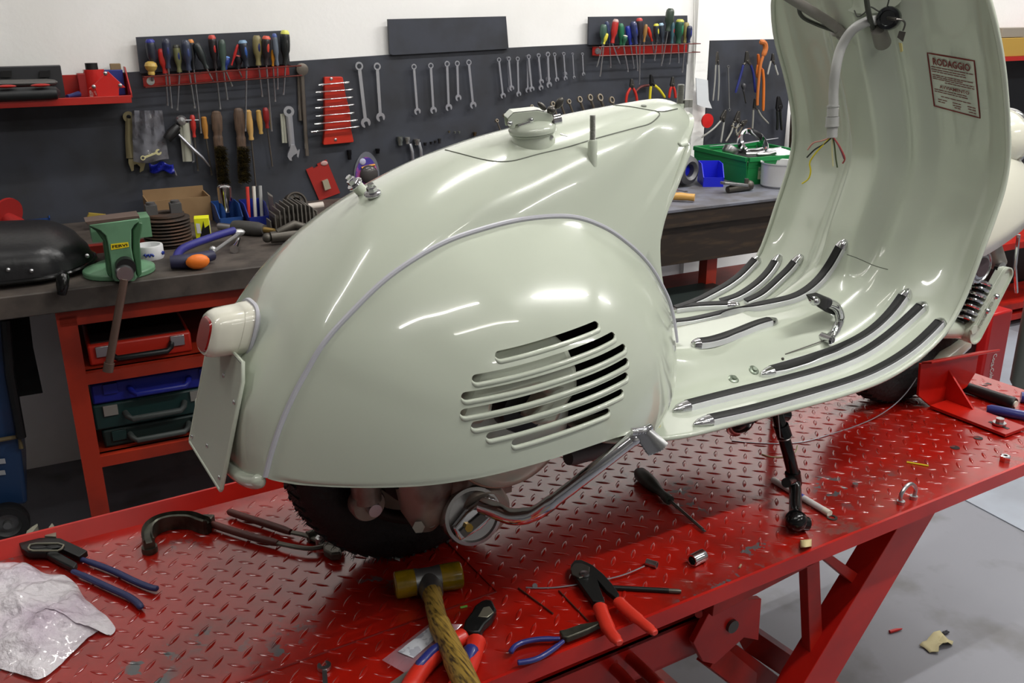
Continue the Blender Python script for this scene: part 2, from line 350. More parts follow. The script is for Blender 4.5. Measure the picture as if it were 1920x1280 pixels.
SS = catmull([(s[0], YC, s[1]) for s, *_ in cor], NS); MM = catmull([ony(*m, y) for _, m, y, _, _ in cor], NS)
WE = spl([c[3] for c in cor], NS); KP = spl([c[4] for c in cor], NS)
def section(i, n=26):
    S, M = SS[i], MM[i]; Kc = Vector((S.x, YC-WE[i], S.z)); Kc = Kc.lerp(Vector((M.x, Kc.y, M.z)), .06 if i < 65 else .0)
    k = KP[i]; B1 = S.lerp(Kc, k); B2 = M.lerp(Kc, k*.9); out = []
    for q in range(n+1):
        t = q/n; out.append(S*(1-t)**3+B1*3*t*(1-t)**2+B2*3*t*t*(1-t)+M*t**3)
    return out
g = []
for i in range(NS):
    s = section(i); M = s[-1]; ce = Vector((.36, M.y, .36)); d = (ce-M); d.y = 0; d.normalize()
    half = s+[M+d*.006+Vector((0, .004, 0)), M+d*.02+Vector((0, .01, 0))]
    g.append([my(v) for v in half[:0:-1]]+half)
mb = MB(); mb.grid(g)
body = obj('body_shell', mb, BODY, sc, sharp=50)
BV = BVHTree.FromPolygons([tuple(v) for v in mb.v], mb.f)
def cast(bv, x, y):
    d = Vector(ray(x, y)).normalized(); h = bv.ray_cast(Vector(CC), d)
    if h[0] is None:
        best = None
        for k in range(60):
            q = Vector(CC)+d*(1.0+k*.02); r = bv.find_nearest(q)
            if best is None or r[3] < best[2]: best = (r[0], r[1], r[3])
        return best[0], best[1]
    return h[0], h[1]
def on(bv, pts, lift=0.0):
    out = []
    for x, y in pts:
        p, n = cast(bv, x, y)
        if p is not None: out.append(p+(n if n.dot(Vector(ray(x, y))) < 0 else -n)*lift)
    return out
# rolled rim along the lower tail edge and the front edges of the frame
tail = [v for v in g[0]]
mb = MB(); mb.tube(tail[4:-4], [.003, .006, .008]+[.0095]*(len(tail)-14)+[.008, .006, .003], 12); obj('tail_rim', mb, BODY, sc)
mb = MB()
for sgn in (0, 1):
    pth = [section(i)[15]+Vector((.004, 0, 0)) for i in range(int(.62*NS), NS)]
    if sgn: pth = [my(v) for v in pth]
    mb.tube(pth, [.0015, .002, .003, .004, .005, .006]+[.007]*(len(pth)-6), 10)
obj('frame_edge', mb, BODY, sc)
# front wall of the rear body is closed by the section grid; close the underside opening with the engine cowls
# ---------------- engine cowl
ring = [(497,893,-.215),(508,850,-.215),(525,798,-.215),(548,745,-.215),(572,700,-.215),(605,645,-.215),(655,588,-.215),(730,517,-.213),(820,460,-.21),(900,430,-.207),(985,410,-.204),
 (1070,406,-.2),(1130,425,-.197),(1175,455,-.195),(1213,492,-.19),(1240,535,-.19),(1258,580,-.19),(1268,650,-.2),(1264,705,-.21),(1250,755,-.23),(1232,795,-.245),(1200,812,-.262),(1150,823,-.30),
 (1090,842,-.322),(1020,865,-.338),(950,884,-.347),(880,899,-.345),(800,910,-.333),(720,914,-.311),(640,913,-.283),(570,909,-.245),(520,901,-.225)]
NB = 256
cen = Vector((.37, -.374, .285))
NR = 44
seam_k = [ony(x, y, Y) for x, y, Y in ring[:21]]
low_px = sorted([(497.0, 893.0), (505, 898), (520, 902), (545, 906.5), (570, 909.5), (640, 913.5), (720, 914), (800, 910), (880, 899), (950, 884), (1020, 865), (1090, 842), (1150, 822), (1200, 808), (1232, 795), (1262, 740)])
virt = [Vector(p) for p in ((.63, -.235, .13), (.575, -.215, .05), (.48, -.20, .0), (.35, -.19, -.02), (.22, -.195, .0), (.12, -.20, .06), (.05, -.207, .14), (.022, -.213, .21))]
RV = catmull(seam_k+virt+[seam_k[0]], NB+1)[:NB]
def pxof(P):
    q = CR @ (np.array(P)-CC); return 960+CF*q[0]/q[2], 640+CF*q[1]/q[2]
def rawpt(b, s): P = cen.lerp(b, s); P.y = cen.y+(b.y-cen.y)*s**2.5; return P
vm = MB(); vm.add([cen]+[rawpt(b, q/60) for q in range(1, 61) for b in RV], [(0, 1+j, 1+(j+1) % NB) for j in range(NB)]+[(1+q*NB+j, 1+(q+1)*NB+j, 1+(q+1)*NB+(j+1) % NB, 1+q*NB+(j+1) % NB) for q in range(59) for j in range(NB)])
VF = BVHTree.FromPolygons([tuple(v) for v in vm.v], vm.f)      # the full bulge; the cowl is the part above its lower edge
low3 = [cast(VF, x, y)[0] for x, y in low_px[-2:0:-1]]
RB = catmull(seam_k+low3[1:]+[seam_k[0]], NB+1)[:NB]
cen = Vector((.37, 0, .36)); h_ = VF.ray_cast(Vector((cen.x, -1, cen.z)), Vector((0, 1, 0))); cen.y = h_[0].y
def srf(b, s):
    if s >= 1: return b.copy()
    P = cen.lerp(b, s); h = VF.ray_cast(Vector((P.x, -1, P.z)), Vector((0, 1, 0)))
    if h[0] is not None: P.y = h[0].y
    else: P.y = VF.find_nearest(P)[0].y
    k = max(0, (s-.97)/.03); P.y = P.y*(1-k)+b.y*k if k else P.y
    return P
gc = [[srf(b, q/NR) for b in RB] for q in range(1, NR+1)]
mb = MB(); vs = [cen]+[p for r in gc for p in r]; fs = []
for j in range(NB): fs.append((0, 1+j, 1+(j+1) % NB))
for q in range(NR-1):
    for j in range(NB): fs.append((1+q*NB+j, 1+(q+1)*NB+j, 1+(q+1)*NB+(j+1) % NB, 1+q*NB+(j+1) % NB))
mb.add(vs, fs)
CV = BVHTree.FromPolygons([tuple(v) for v in mb.v], mb.f)
# inner skin so the shell has thickness, joined at the rim
off = len(mb.v)
inner = []
for v in vs:
    w_ = Vector(v); w_.y += .0035; c_ = Vector((cen.x, w_.y, cen.z)); w_ = c_+(w_-c_)*.992; inner.append(w_)
mb.add(inner, [f[::-1] for f in fs])
o1 = 1+(NR-1)*NB
mb.f += [(o1+j, off+o1+j, off+o1+(j+1) % NB, o1+(j+1) % NB) for j in range(NB)]; mb.mi += [0]*NB
slots = [((938,668),(1117,612)),((895,712),(1148,632)),((875,745),(1168,654)),((873,776),(1173,680)),((893,799),(1172,707)),((921,819),(1163,738)),((968,831),(1137,774))]
cowl = obj('engine_cowl', mb, BODY, sc, sharp=50)
SLP = []
for a, b in slots:
    pa, _ = cast(CV, *a); pb, _ = cast(CV, *b); SLP.append((pa, pb))
cut = MB(); hw = .0062
for pa, pb in SLP:
    d = (pb-pa); d.y = 0; d.normalize(); u = Vector((-d.z, 0, d.x)); pts = []
    for k in range(9): t = -PI/2+PI*k/8; pts.append(Vector((pb.x, -.5, pb.z))+d*math.cos(t)*hw+u*math.sin(t)*hw)
    for k in range(9): t = PI/2+PI*k/8; pts.append(Vector((pa.x, -.5, pa.z))+d*math.cos(t)*hw+u*math.sin(t)*hw)
    cut.poly(pts, (0, .25, 0))
co = obj('cutter', cut, BODY, sc)
md = cowl.modifiers.new('b', 'BOOLEAN'); md.object = co; md.operation = 'DIFFERENCE'; md.solver = 'EXACT'
bpy.context.view_layer.update()
dg = bpy.context.evaluated_depsgraph_get(); me = bpy.data.meshes.new_from_object(cowl.evaluated_get(dg))
cowl.modifiers.clear(); cowl.data = me; bpy.data.objects.remove(co); me.set_sharp_from_angle(angle=math.radians(50))
# rolled lower lips of the slots, following the cowl surface
def ysurf(x, z):
    h = CV.ray_cast(Vector((x, -1, z)), Vector((0, 1, 0))); return h[0].y if h[0] else -.3
for pa, pb in SLP:
    d = (pb-pa); d.y = 0; L = d.length; d.normalize(); u = Vector((-d.z, 0, d.x)); pts = []
    for k in range(7): t = PI-.35+(.35+PI/2)*k/6 if False else PI*1.0+PI/2*k/6; pts.append((pa, math.cos(t), math.sin(t)))
    P = []
    for b_, c_, s_ in pts: P.append(Vector((b_.x, 0, b_.z))+d*c_*hw+u*s_*hw)
    for k in range(1, 12): q = pa.lerp(pb, k/12); P.append(Vector((q.x, 0, q.z))-u*hw)
    for k in range(7): t = -PI/2+PI/2*k/6; P.append(Vector((pb.x, 0, pb.z))+d*math.cos(t)*hw+u*math.sin(t)*hw)
    P = [Vector((p.x, ysurf(p.x, p.z)+.0015, p.z)) for p in P]; n = len(P)
    mb = MB(); mb.tube(P, [.0012+.0024*min(1, 6*min(k, n-1-k)/n) for k in range(n)], 10); obj('louvre_lip', mb, BODY, sc)
# rubber seal along the seam (light lilac-grey beading)
mb = MB(); mb.tube([p+Vector((0, -.001, 0)) for p in RB[:int(NB*.50)]], .0036, 8); mb2 = mb
obj('cowl_beading', mb, mat('grey_beading', (186, 186, 194), .4), sc, label='light grey rubber beading along the cowl seam')
# far side cowl
mb = MB(); mb.add([my(v) for v in vs], [f[::-1] for f in fs]); obj('left_cowl', mb, BODY, sc, sharp=50)
# ---------------- things on the body
# tank cover seams
SEAM = mat('dark_seam', (92, 96, 84), .5)
def seam(pts, r, bv=None, m=SEAM, name='panel_seam', lift=.0):
    P = on(bv or BV, [(v.x, v.y) for v in catmull([(x, y, 0) for x, y in pts], 60)], lift)
    mb = MB(); mb.tube(P, r, 6); return obj(name, mb, m, sc)
seam([(835, 281), (870, 290), (905, 299), (935, 303), (965, 301), (1010, 289), (1060, 277), (1120, 259), (1190, 240), (1218, 232), (1234, 219), (1236, 212), (1228, 208)], .0011)
seam([(1150, 197), (1180, 200), (1215, 206), (1228, 208), (1245, 209), (1270, 204)], .0011)
# rear seat bolts
def bolt(px, h, lean, scl=1.0):
    p, n = cast(BV, *px); ax = Vector(lean).normalized()
    mb = MB(); mb.lathe([(.011*scl, -.01), (.0115*scl, h), (.012*scl, h)], p, ax, 20); r1 = obj('boss', mb, BODY, sc)
    mb = MB(); o = p+ax*h
    mb.lathe([(.015*scl, 0), (.0155*scl, .0015), (.0145*scl, .0035), (.011*scl, .0045)], o, ax, 24)
    mb.cyl(o+ax*.004, o+ax*.014*scl, .0098*scl, .0092*scl, 6); mb.cyl(o+ax*.013, o+ax*.021*scl, .006*scl, n=6)
    obj('seat_bolt', mb, CHROME, sc, sharp=25)
bolt((681, 361), .016, (-.66, .0, .75), .78); bolt((700, 368), .003, (-.25, -.2, .95), .78)
# studs
def stud(px, hb, ht, name='threaded_stud', lean=(0, 0, 1), rb=.0068, rt=.0045):
    p, n = cast(BV, *px); ax = Vector(lean).normalized(); mb = MB(); mb.lathe([(rb, -.012), (rb*1.02, hb*.9), (rb*.8, hb)], p, ax, 18); b_ = obj('stud_socket', mb, BODY, sc)
    mb = MB(); prof = []; k = int(ht/.0011)
    for i in range(k): prof += [(rt, hb+i*ht/k), (rt*.85, hb+(i+.5)*ht/k)]
    prof.append((rt*.9, hb+ht)); mb.lathe(prof, p, ax, 14); obj(name, mb, mat('zinc_grey', (158, 158, 152), .45, .6), sc)
stud((1111, 296), .026, .034, lean=(-.02, 0, 1))
stud((1276, 196), .003, .030, rb=.007, rt=.0058); 
p, n = cast(BV, 1286, 196); mb = MB(); mb.cyl(p+Vector((.012, .0, 0)), p+Vector((.012, 0, .012)), .006, n=12); mb.box(p+Vector((.006, 0, .006)), (.012, .008, .012)); obj('stud_bracket', mb, mat('zinc_grey', (158, 158, 152), .45, .6), sc)
p, n = cast(BV, 1207, 199); mb = MB(); mb.lathe([(.0045, -.001), (.0045, .001)], p, n, 12); obj('small_hole', mb, SEAM, sc)
# fuel filler
FB0 = set(bpy.data.objects.keys()); fp, fnn = cast(BV, 1000, 262); fz = fp.z
fc = ony(1000, 246, YC-.055); fc.z = fz+.0
F0 = fc.copy(); ax = Vector((-.12, -.05, 1)).normalized()
mb = MB(); mb.lathe([(.042, -.03), (.039, .004), (.0385, .010), (.041, .012), (.041, .014)], F0, ax, 40); obj('filler_neck', mb, BODY, sc)
mb = MB(); mb.lathe([(.043, .015), (.0435, .020), (.0425, .024), (.034, .031), (.018, .035), (0, .036)], F0, ax, 40); obj('filler_cap', mb, BODY, sc)
T = F0+ax*.036; fx = Vector((.95, -.3, .05)).normalized(); fy = ax.cross(fx).normalized()
mb = MB()
arch = [(-.046, -.010), (-.047, .008), (-.036, .017), (.008, .018), (.034, .010), (.036, -.008), (.018, -.012), (.012, -.002), (-.012, .000), (-.034, -.004), (-.036, -.010)]
for sgn in (-1, 1): mb.poly([T+fx*a+ax*b+fy*sgn*.014 for a, b in arch], fy*sgn*.0022)
mb.grid([[T+fx*a+ax*b+fy*t for t in (-.015, .015)] for a, b in arch[1:5]], flip=True); mb.grid([[T+fx*a+ax*(b+.0015)+fy*t for t in (-.0162, .0162)] for a, b in arch[1:5]], flip=False)
obj('cap_bracket', mb, BODY, sc, bevel=.0008)
mb = MB(); mb.ball(T-fy*.018+fx*-.006+ax*.003, .005, 12); mb.ball(T-fy*.018+fx*-.044+ax*.0, .005, 12)
mb.tube([T-fy*.018+fx*-.03-ax*.006, T-fy*.019+fx*-.006], .0028, 8); obj('cap_hinge', mb, CHROME, sc)
mb = MB(); wn = T+fx*.034+ax*.016-fy*.012
mb.cyl(wn-ax*.034, wn+ax*.004, .0033, n=12); mb.ball(wn, .0085, 14, sc=(1, 1, .9))
mb.ball(wn+fx*-.017+ax*.008, .0095, 12, sc=(1, .35, .7), ex=(fx*.8-ax*.5).normalized(), ey=fy, ez=ax); mb.ball(wn+fx*.015+ax*.011, .0115, 12, sc=(1, .35, .6), ex=(fx*.6+ax*.8).normalized(), ey=fy, ez=(ax*.6-fx*.8).normalized())
mb.ball(wn-ax*.024-fy*.002, .010, 10, sc=(.35, .35, 1.4)); obj('wing_nut', mb, DSTEEL, sc)
mb = MB(); mb.cyl(T+fx*.036-ax*.004-fy*.005, T+fx*.052-ax*.002-fy*.005, .009, n=16); mb.ball(T+fx*.026-ax*.028-fy*.030, .004, 8); mb.tube([T+fx*.045-ax*.026-fy*.02, T+fx*.058-ax*.030-fy*.024], .0018, 6); obj('cap_latch', mb, CHROME, sc)
for nm_ in set(bpy.data.objects.keys())-FB0:      # the whole filler group at its real size
    o_ = F0-LOC[sc.name]
    for v in bpy.data.objects[nm_].data.vertices: v.co = o_+(v.co-o_)*.80+Vector((0, 0, .000))
stud((969, 208), .0, .02, lean=(0, 0, 1), rb=.006, rt=.0058)
# ---------------- tail lamp
TLc = YC
def tlsec(x, w, h, zc, n=40, e=3.2):
    out = []
    for k in range(n):
        a = 2*PI*k/n; c_, s_ = math.cos(a), math.sin(a)
        out.append(Vector((x, YC+w/2*math.copysign(abs(c_)**(2/e), c_), zc+h/2*math.copysign(abs(s_)**(2/e), s_))))
    return out
def loft(secs, caps=(True, True)):
    mb = MB(); n = len(secs[0]); vs = [p for s_ in secs for p in s_]
    fs = [(i*n+j, (i+1)*n+j, (i+1)*n+(j+1) % n, i*n+(j+1) % n) for i in range(len(secs)-1) for j in range(n)]
    if caps[0]: fs.append(tuple(range(n)))
    if caps[1]: fs.append(tuple(range(len(secs)*n-1, (len(secs)-1)*n-1, -1)))
    mb.add(vs, fs); return mb
def shear(mb, k): 
    for v in mb.v: v.x += (v.z-LZ)*k
    return mb
LW = TLP['w']; LHt = TLP['h']; LX0 = TLP['x0']; LX1 = TLP['x1']; LZ = TLP['z']
LG = .030
secs = [tlsec(LX0+.000, LW*.84, LHt*.80, LZ), tlsec(LX0+.004, LW*.92, LHt*.90, LZ), tlsec(LX0+.010, LW*.975, LHt*.97, LZ), tlsec(LX0+(LX1-LX0)*.45, LW, LHt, LZ), tlsec(LX1-.013, LW*1.01, LHt*1.01, LZ),
        tlsec(LX1-.0127, LW*1.03, LHt*1.03, LZ), tlsec(LX1-.002, LW*1.05, LHt*1.06, LZ), tlsec(LX1+.006, LW*1.05, LHt*1.06, LZ)]
mb = shear(loft(secs), .35); obj('tail_lamp_housing', mb, mat('cream_lamp_paint', (222, 220, 205), .14, coat=.6), sc, sharp=50)
mb = shear(loft([tlsec(LX0-.0025, LW*.70, LHt*.66, LZ), tlsec(LX0+.002, LW*.78, LHt*.74, LZ), tlsec(LX0+.012, LW*.78, LHt*.74, LZ)]), .35)
obj('red_lens', mb, mat('red_lens_plastic', (150, 20, 15), .15, coat=.5), sc, label='red tail lamp lens')
mb = shear(loft([tlsec(LX1+.000, LW*1.13, LHt*1.15, LZ), tlsec(LX1+.002, LW*1.15, LHt*1.17, LZ), tlsec(LX1+.004, LW*1.15, LHt*1.17, LZ), tlsec(LX1+.010, LW*.9, LHt*.8, LZ)]), .35); obj('lamp_gasket', mb, mat('grey_beading', (186, 186, 194), .4), sc)
# number plate
def pl(y, z, o=0): return Vector((.0205+(z-.37)*.30+o, y, z))
y0, y1, z0, z1 = -.142, .034, .228, .392
mb = MB(); out = [(y0, z0+.004), (y0+.003, z0), (y1-.003, z0), (y1, z0+.004), (y1, z1-.02), (y1-.014, z1), (y0+.014, z1), (y0, z1-.02)]
mb.poly([pl(a, b) for a, b in out], (.0025, 0, 0)); 
rim = [pl(a, b, .0015) for a, b in out]; mb.tube(rim+[rim[0], rim[1]], .0028, 8); obj('number_plate_holder', mb, BODY, sc)
mb = MB()
for (yy, zz) in ((y0+.012, z0+.014), (y0+.012, z1-.05), (y1-.012, z0+.012), (YC, z0+.028), (YC+.03, z1-.02), (YC-.012, z1-.035)):
    mb.ball(pl(yy, zz, -.001), .0032, 10, sc=(.6, 1, 1))
obj('plate_screw', mb, STEEL, sc)
mb = MB(); mb.span((.03, YC, z1-.02), (.055, YC, z1-.01), .05, .03); obj('plate_stay', mb, BODY, sc)
# ---------------- rear wheel
def tyre(cx, R=.2, wd=.044, name='rear_wheel'):
    rim_r = .108; prof = [(rim_r, -.030), (rim_r+.01, -.038), (R*.74, -wd), (R*.88, -wd*.98), (R*.955, -wd*.78), (R*.985, -wd*.5), (R, -wd*.2), (R, wd*.2), (R*.985, wd*.5), (R*.955, wd*.78), (R*.88, wd*.98), (R*.74, wd), (rim_r+.01, .038), (rim_r, .030)]
    c = Vector((cx, YC, R)); w_ = obj(name, MB().lathe(prof, c, (0, 1, 0), 72, closed=True), mat('tyre_rubber', (22, 22, 23), .6, bump=.3, bscale=120), sc, sharp=50)
    mb = MB()
    for k in range(60):
        a = 2*PI*k/60; 
        for sd in (-1, 1):
            d0 = Vector((math.cos(a), 0, math.sin(a))); d1 = Vector((math.cos(a+.03), 0, math.sin(a+.03)))
            mb.span(c+d0*(R+.0003)+Vector((0, sd*.008, 0)), c+d1*(R*.97)+Vector((0, sd*wd*.72, 0)), .005, .004, up=d0)
    obj('tread_block', mb, MATS['tyre_rubber'], w_, kind=None)
    mb = MB(); mb.lathe([(.0, -.012), (.05, -.014), (.07, -.026), (rim_r-.012, -.026), (rim_r+.004, -.034), (rim_r+.004, -.028), (rim_r-.004, .0), (rim_r+.004, .03), (.04, .03), (0, .03)], c, (0, 1, 0), 48); obj('wheel_rim', mb, BODY, w_, label='pale green wheel rim')
    return w_, c
RW, rc = tyre(RWX)
mb = MB(); rnd = random.Random(3)
for k in range(130):
    a = rnd.uniform(PI*.95, PI*1.62); d0 = Vector((math.cos(a), 0, math.sin(a))); L = rnd.uniform(.004, .010); p = rc+d0*.197+Vector((0, rnd.uniform(-.035, -.005), 0))
    mb.tube([p, p+d0*L*.7+Vector((rnd.uniform(-.002, .002), 0, -.001)), p+d0*L+Vector((rnd.uniform(-.004, .004), 0, -.002))], [.0006, .0005, .0003], 4)
obj('moulding_whiskers', mb, MATS['tyre_rubber'], RW)
mb = MB(); mb.lathe([(0, -.006), (.072, -.006), (.085, .0), (.088, .03), (.0, .03)], rc+Vector((0, -.075, 0)), (0, 1, 0), 48); obj('brake_drum', mb, mat('cast_dark', (52, 46, 44), .55, .4), sc)
# small white paper triangle below the tyre is a wheel tag
# ---------------- engine seen below and through the cowl
ENG = mat('oily_aluminium', (158, 150, 140), .4, .5, col2=(96, 66, 56), scale=11, lo=.46, hi=.66)
e0 = ony(897, 955, -.20)
eng = obj('engine_case', MB().lathe([(0, -.02), (.040, -.018), (.046, -.010), (.047, .02), (.060, .05), (.075, .09), (.07, .12)], e0, (.1, 1, .12), 40), ENG, sc)
mb = MB()
cA, cB = ony(800, 905, -.17), ony(795, 985, -.165)
mb.tube([cA+Vector((0, .02, .06)), cA, cA.lerp(cB, .6), cB], [.05, .046, .036, .018], 18); mb.tube([ony(850, 890, -.17)+Vector((0, .02, .05)), ony(850, 900, -.17), ony(845, 950, -.17), ony(860, 985, -.16)], [.05, .045, .035, .015], 16)
mb.box((rc.x+.16, YC-.06, .25), (.30, .07, .10)); mb.cyl(ony(785, 988, -.20), ony(785, 988, -.16), .009, n=6); mb.cyl(ony(808, 980, -.19), ony(808, 980, -.15), .007, n=12)
mb.box((.36, YC-.06, .16), (.12, .05, .12))
obj('engine_casting', mb, ENG, eng)
# kickstart hub cap with clamp
ha = Vector((-.12, -1, .22)).normalized(); h0 = ony(888, 968, -.225)
hub = obj('kickstart_hub', MB().lathe([(.044, -.03), (.0445, -.004), (.043, 0), (.038, .001), (.036, -.003), (.034, -.003), (0, -.003)], h0, ha, 48), mat('aged_hub_steel', (172, 170, 168), .27, .9), sc, sharp=30)
hx = Vector((.86, -.12, .50)).normalized(); hx = (hx-ha*hx.dot(ha)).normalized(); hy = ha.cross(hx)
mb = MB()
mb.poly([h0+hx*a+hy*b for a, b in ((-.038, -.010), (-.034, .012), (-.006, .018), (.034, .014), (.040, .004), (.034, -.013), (-.004, -.017))], ha*.013)
obj('kickstart_clamp', mb, CHROME, hub, bevel=.003)
mb = MB(); mb.span(h0+hx*-.03+ha*.016+hy*-.002, h0+hx*.03+ha*.016+hy*-.002, .012, .004, up=ha); obj('clamp_slot', mb, DSTEEL, hub)
mb = MB()
for sx in (-.017, .022): mb.cyl(h0+hx*sx+ha*.012, h0+hx*sx+ha*.019, .0065, n=6)
obj('brass_nut', mb, mat('yellow_zinc', (160, 130, 60), .35, .9), hub)
# kickstart lever
kp = catmull([ony(905, 948, -.245), ony(930, 957, -.268), ony(960, 968, -.29), ony(1000, 963, -.315), ony(1032, 943, -.335), ony(1065, 918, -.352), ony(1120, 875, -.375), ony(1188, 822, -.388)], 40)
kl = obj('kickstart_lever', MB().tube(kp, [.0125]*8+[.0118]*8+[.0105]*8+[.0092]*16, 18), CHROME, sc)
# knurled pad
q4p = [ony(1186, 810, -.392), ony(1219, 802, -.392), ony(1249, 829, -.396), ony(1214, 852, -.396)]
nn = (q4p[1]-q4p[0]).cross(q4p[3]-q4p[0]).normalized(); nn = nn if nn.y < 0 else -nn; gg = []; N1 = 16
for i in range(N1+1):
    row = []
    for j in range(N1+1):
        u_, v_ = j/N1, i/N1; row.append((q4p[0]*(1-u_)+q4p[1]*u_)*(1-v_)+(q4p[3]*(1-u_)+q4p[2]*u_)*v_+nn*(.006*math.sin(PI*u_)+.0019*(((i+j) % 2)*2-1)+.003))
    gg.append(row)
mb = MB(); mb.grid(gg); mb.grid([[p-nn*.004 for p in r] for r in gg], flip=True)
pad = obj('kickstart_pad', mb, mat('knurled_steel', (165, 165, 165), .3, .85), kl, sharp=20)
mb = MB(); mb.tube([gg[0][0]-nn*.003, gg[0][N1//2]-nn*.003, gg[0][-1]-nn*.003], .006, 14); mb.tube([gg[-1][0], gg[-1][N1//2], gg[-1][-1]], .0018, 8); mb.ball(kp[-1], .0105, 14); obj('pad_edge', mb, CHROME, kl)
# fan shroud under and inside the cowl
s0 = ony(966, 801, -.235)
shroud = obj('fan_shroud', MB().lathe([(.0, -.006), (.05, -.006), (.08, -.004), (.093, .004), (.097, .014), (.097, .07), (0, .07)], s0, (0, 1, 0), 56), BODY, sc)
mb = MB(); mb.lathe([(.098, .012), (.0995, .014), (.0995, .019), (.098, .021)], s0, (0, 1, 0), 56); obj('shroud_rim', mb, mat('copper_edge', (170, 130, 110), .4, .3), shroud)
mb = MB(); mb.poly([ony(x, y, -.325) for x, y in ((905, 668), (945, 640), (1025, 612), (1068, 650), (1085, 690), (1088, 730), (1060, 770), (1045, 800), (1000, 800), (1040, 735), (1010, 728), (930, 750), (925, 780), (905, 800), (850, 800))], (0, .05, 0)); obj('shroud_duct', mb, BODY, shroud, bevel=.01)
mb = MB(); mb.lathe([(0, 0), (.034, 0), (.036, .01), (.036, .03)], ony(985, 768, -.285), (0, 1, 0), 32); obj('fan_opening', mb, BLACK, shroud)
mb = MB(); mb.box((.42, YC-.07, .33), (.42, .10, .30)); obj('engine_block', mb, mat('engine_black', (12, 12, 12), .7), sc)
mb = MB(); p1, p2 = ony(1065, 858, -.17), ony(1165, 826, -.15); mb.tube(catmull([p1, p1.lerp(p2, .5)+Vector((0, 0, -.004)), p2], 8), [.012, .014, .013, .013, .012, .012, .011, .01], 12); obj('air_hose', mb, mat('grey_rubber_hose', (92, 94, 96), .6), sc)
mb = MB(); p1 = ony(1163, 822, -.15); mb.cyl(p1, p1+Vector((.03, 0, .002)), .011, n=12); obj('hose_clip', mb, mat('yellow_zinc', (160, 130, 60), .35, .9), sc)
# rear shock and swing parts seen against the tyre
q = ony(693, 948, -.135); mb = MB(); mb.lathe([(.024, 0), (.026, .004), (.026, .02)], q, (0, 1, 0), 28); mb.tube([q+Vector((0, .01, .005)), q+Vector((.0, .01, .1))], .022, 16); obj('damper', mb, ENG, sc)
mb = MB(); mb.cyl(q+Vector((.004, -.012, -.004)), q+Vector((.004, .01, -.004)), .010, n=18); obj('damper_bolt', mb, STEEL, sc)
mb = MB(); mb.tube(catmull([ony(700, 950, -.12), ony(725, 965, -.12), ony(765, 972, -.12)], 8), .009, 10); obj('exhaust_bracket', mb, mat('cast_dark', (52, 46, 44), .55, .4), sc)
mb = MB(); t1 = onz(738, 1040, .001); mb.poly([t1+Vector((-.008, -.002, 0)), t1+Vector((.010, -.002, 0)), t1+Vector((.001, -.022, 0))], (0, 0, .0008))
obj('paper_scrap', mb, mat('white_paper', (235, 235, 232), .7), label='small white pointed paper scrap sticking out under the rear tyre', cat='paper scrap', flat=True)
# ================================================================== floorboard and leg shield
prof = [(.50,.216),(.555,.214),(.60,.213),(.70,.210),(.80,.207),(.90,.204),(1.0,.204),(1.07,.209),(1.13,.222),(1.185,.242),(1.228,.266),(1.262,.30),(1.285,.35),(1.302,.40),(1.320,.45),(1.335,.50),(1.340,.55),(1.330,.60),(1.312,.65),(1.290,.70),(1.264,.75),(1.240,.80),(1.215,.85),(1.192,.90),(1.17,.95),(1.152,.99)]
wid = [.20,.225,.246,.25,.25,.25,.25,.25,.25,.25,.248,.246,.246,.246,.246,.246,.246,.245,.245,.246,.246,.24,.225,.195,.14,.05]
NP = 150; NV = 72
PP = catmull([(x, 0, z) for x, z in prof], NP); WW = spl(wid, NP)
def sstep(a, b, x): t = max(0, min(1, (x-a)/(b-a))); return t*t*(3-2*t)
def shell_pt(i, v, extra=0):
    P = PP[i]; T = (PP[min(i+1, NP-1)]-PP[max(i-1, 0)]).normalized(); N = Vector((-T.z, 0, T.x))     # towards the rider / up
    y = v*WW[i]; ay = abs(y); up = sstep(.24, .40, P.z)*1.0; low = 1-up
    # tunnel on the floor, rising towards the rear body
    rise = .052+.03*sstep(.82, .62, P.x)*low
    tun = rise*(1-sstep(.050, .125, ay))
    col = .050*(1-sstep(.030, .062, ay))+.022*(1-sstep(.072, .120, ay))-.016*sstep(.1, .2, ay)*(1-sstep(.2, .25, ay))
    h = tun*low+col*up
    if up > .5: h += -.0
    return Vector((P.x, YC+y, P.z))+N*(h+extra)
gs = [[shell_pt(i, -1+2*j/NV) for j in range(NV+1)] for i in range(NP)]
mb = MB(); mb.grid(gs)
SV = BVHTree.FromPolygons([tuple(v) for v in mb.v], mb.f)
shield = obj('floorboard_and_leg_shield', mb, BODY, sc, sharp=60, solid=.003, offs=SHO)
edge = [gs[i][0] for i in range(NP)]; edge2 = [gs[i][-1] for i in range(NP-1, -1, -1)]
ep = [gs[0][NV//2+k] for k in range(-12, -NV//2-1, -2)]
mb = MB(); mb.tube(catmull([gs[0][14]]+[gs[0][5]]+edge[2::6], 200), .0048, 10); mb.tube(edge2[::3], .0048, 10); obj('shield_edge', mb, BODY, sc)
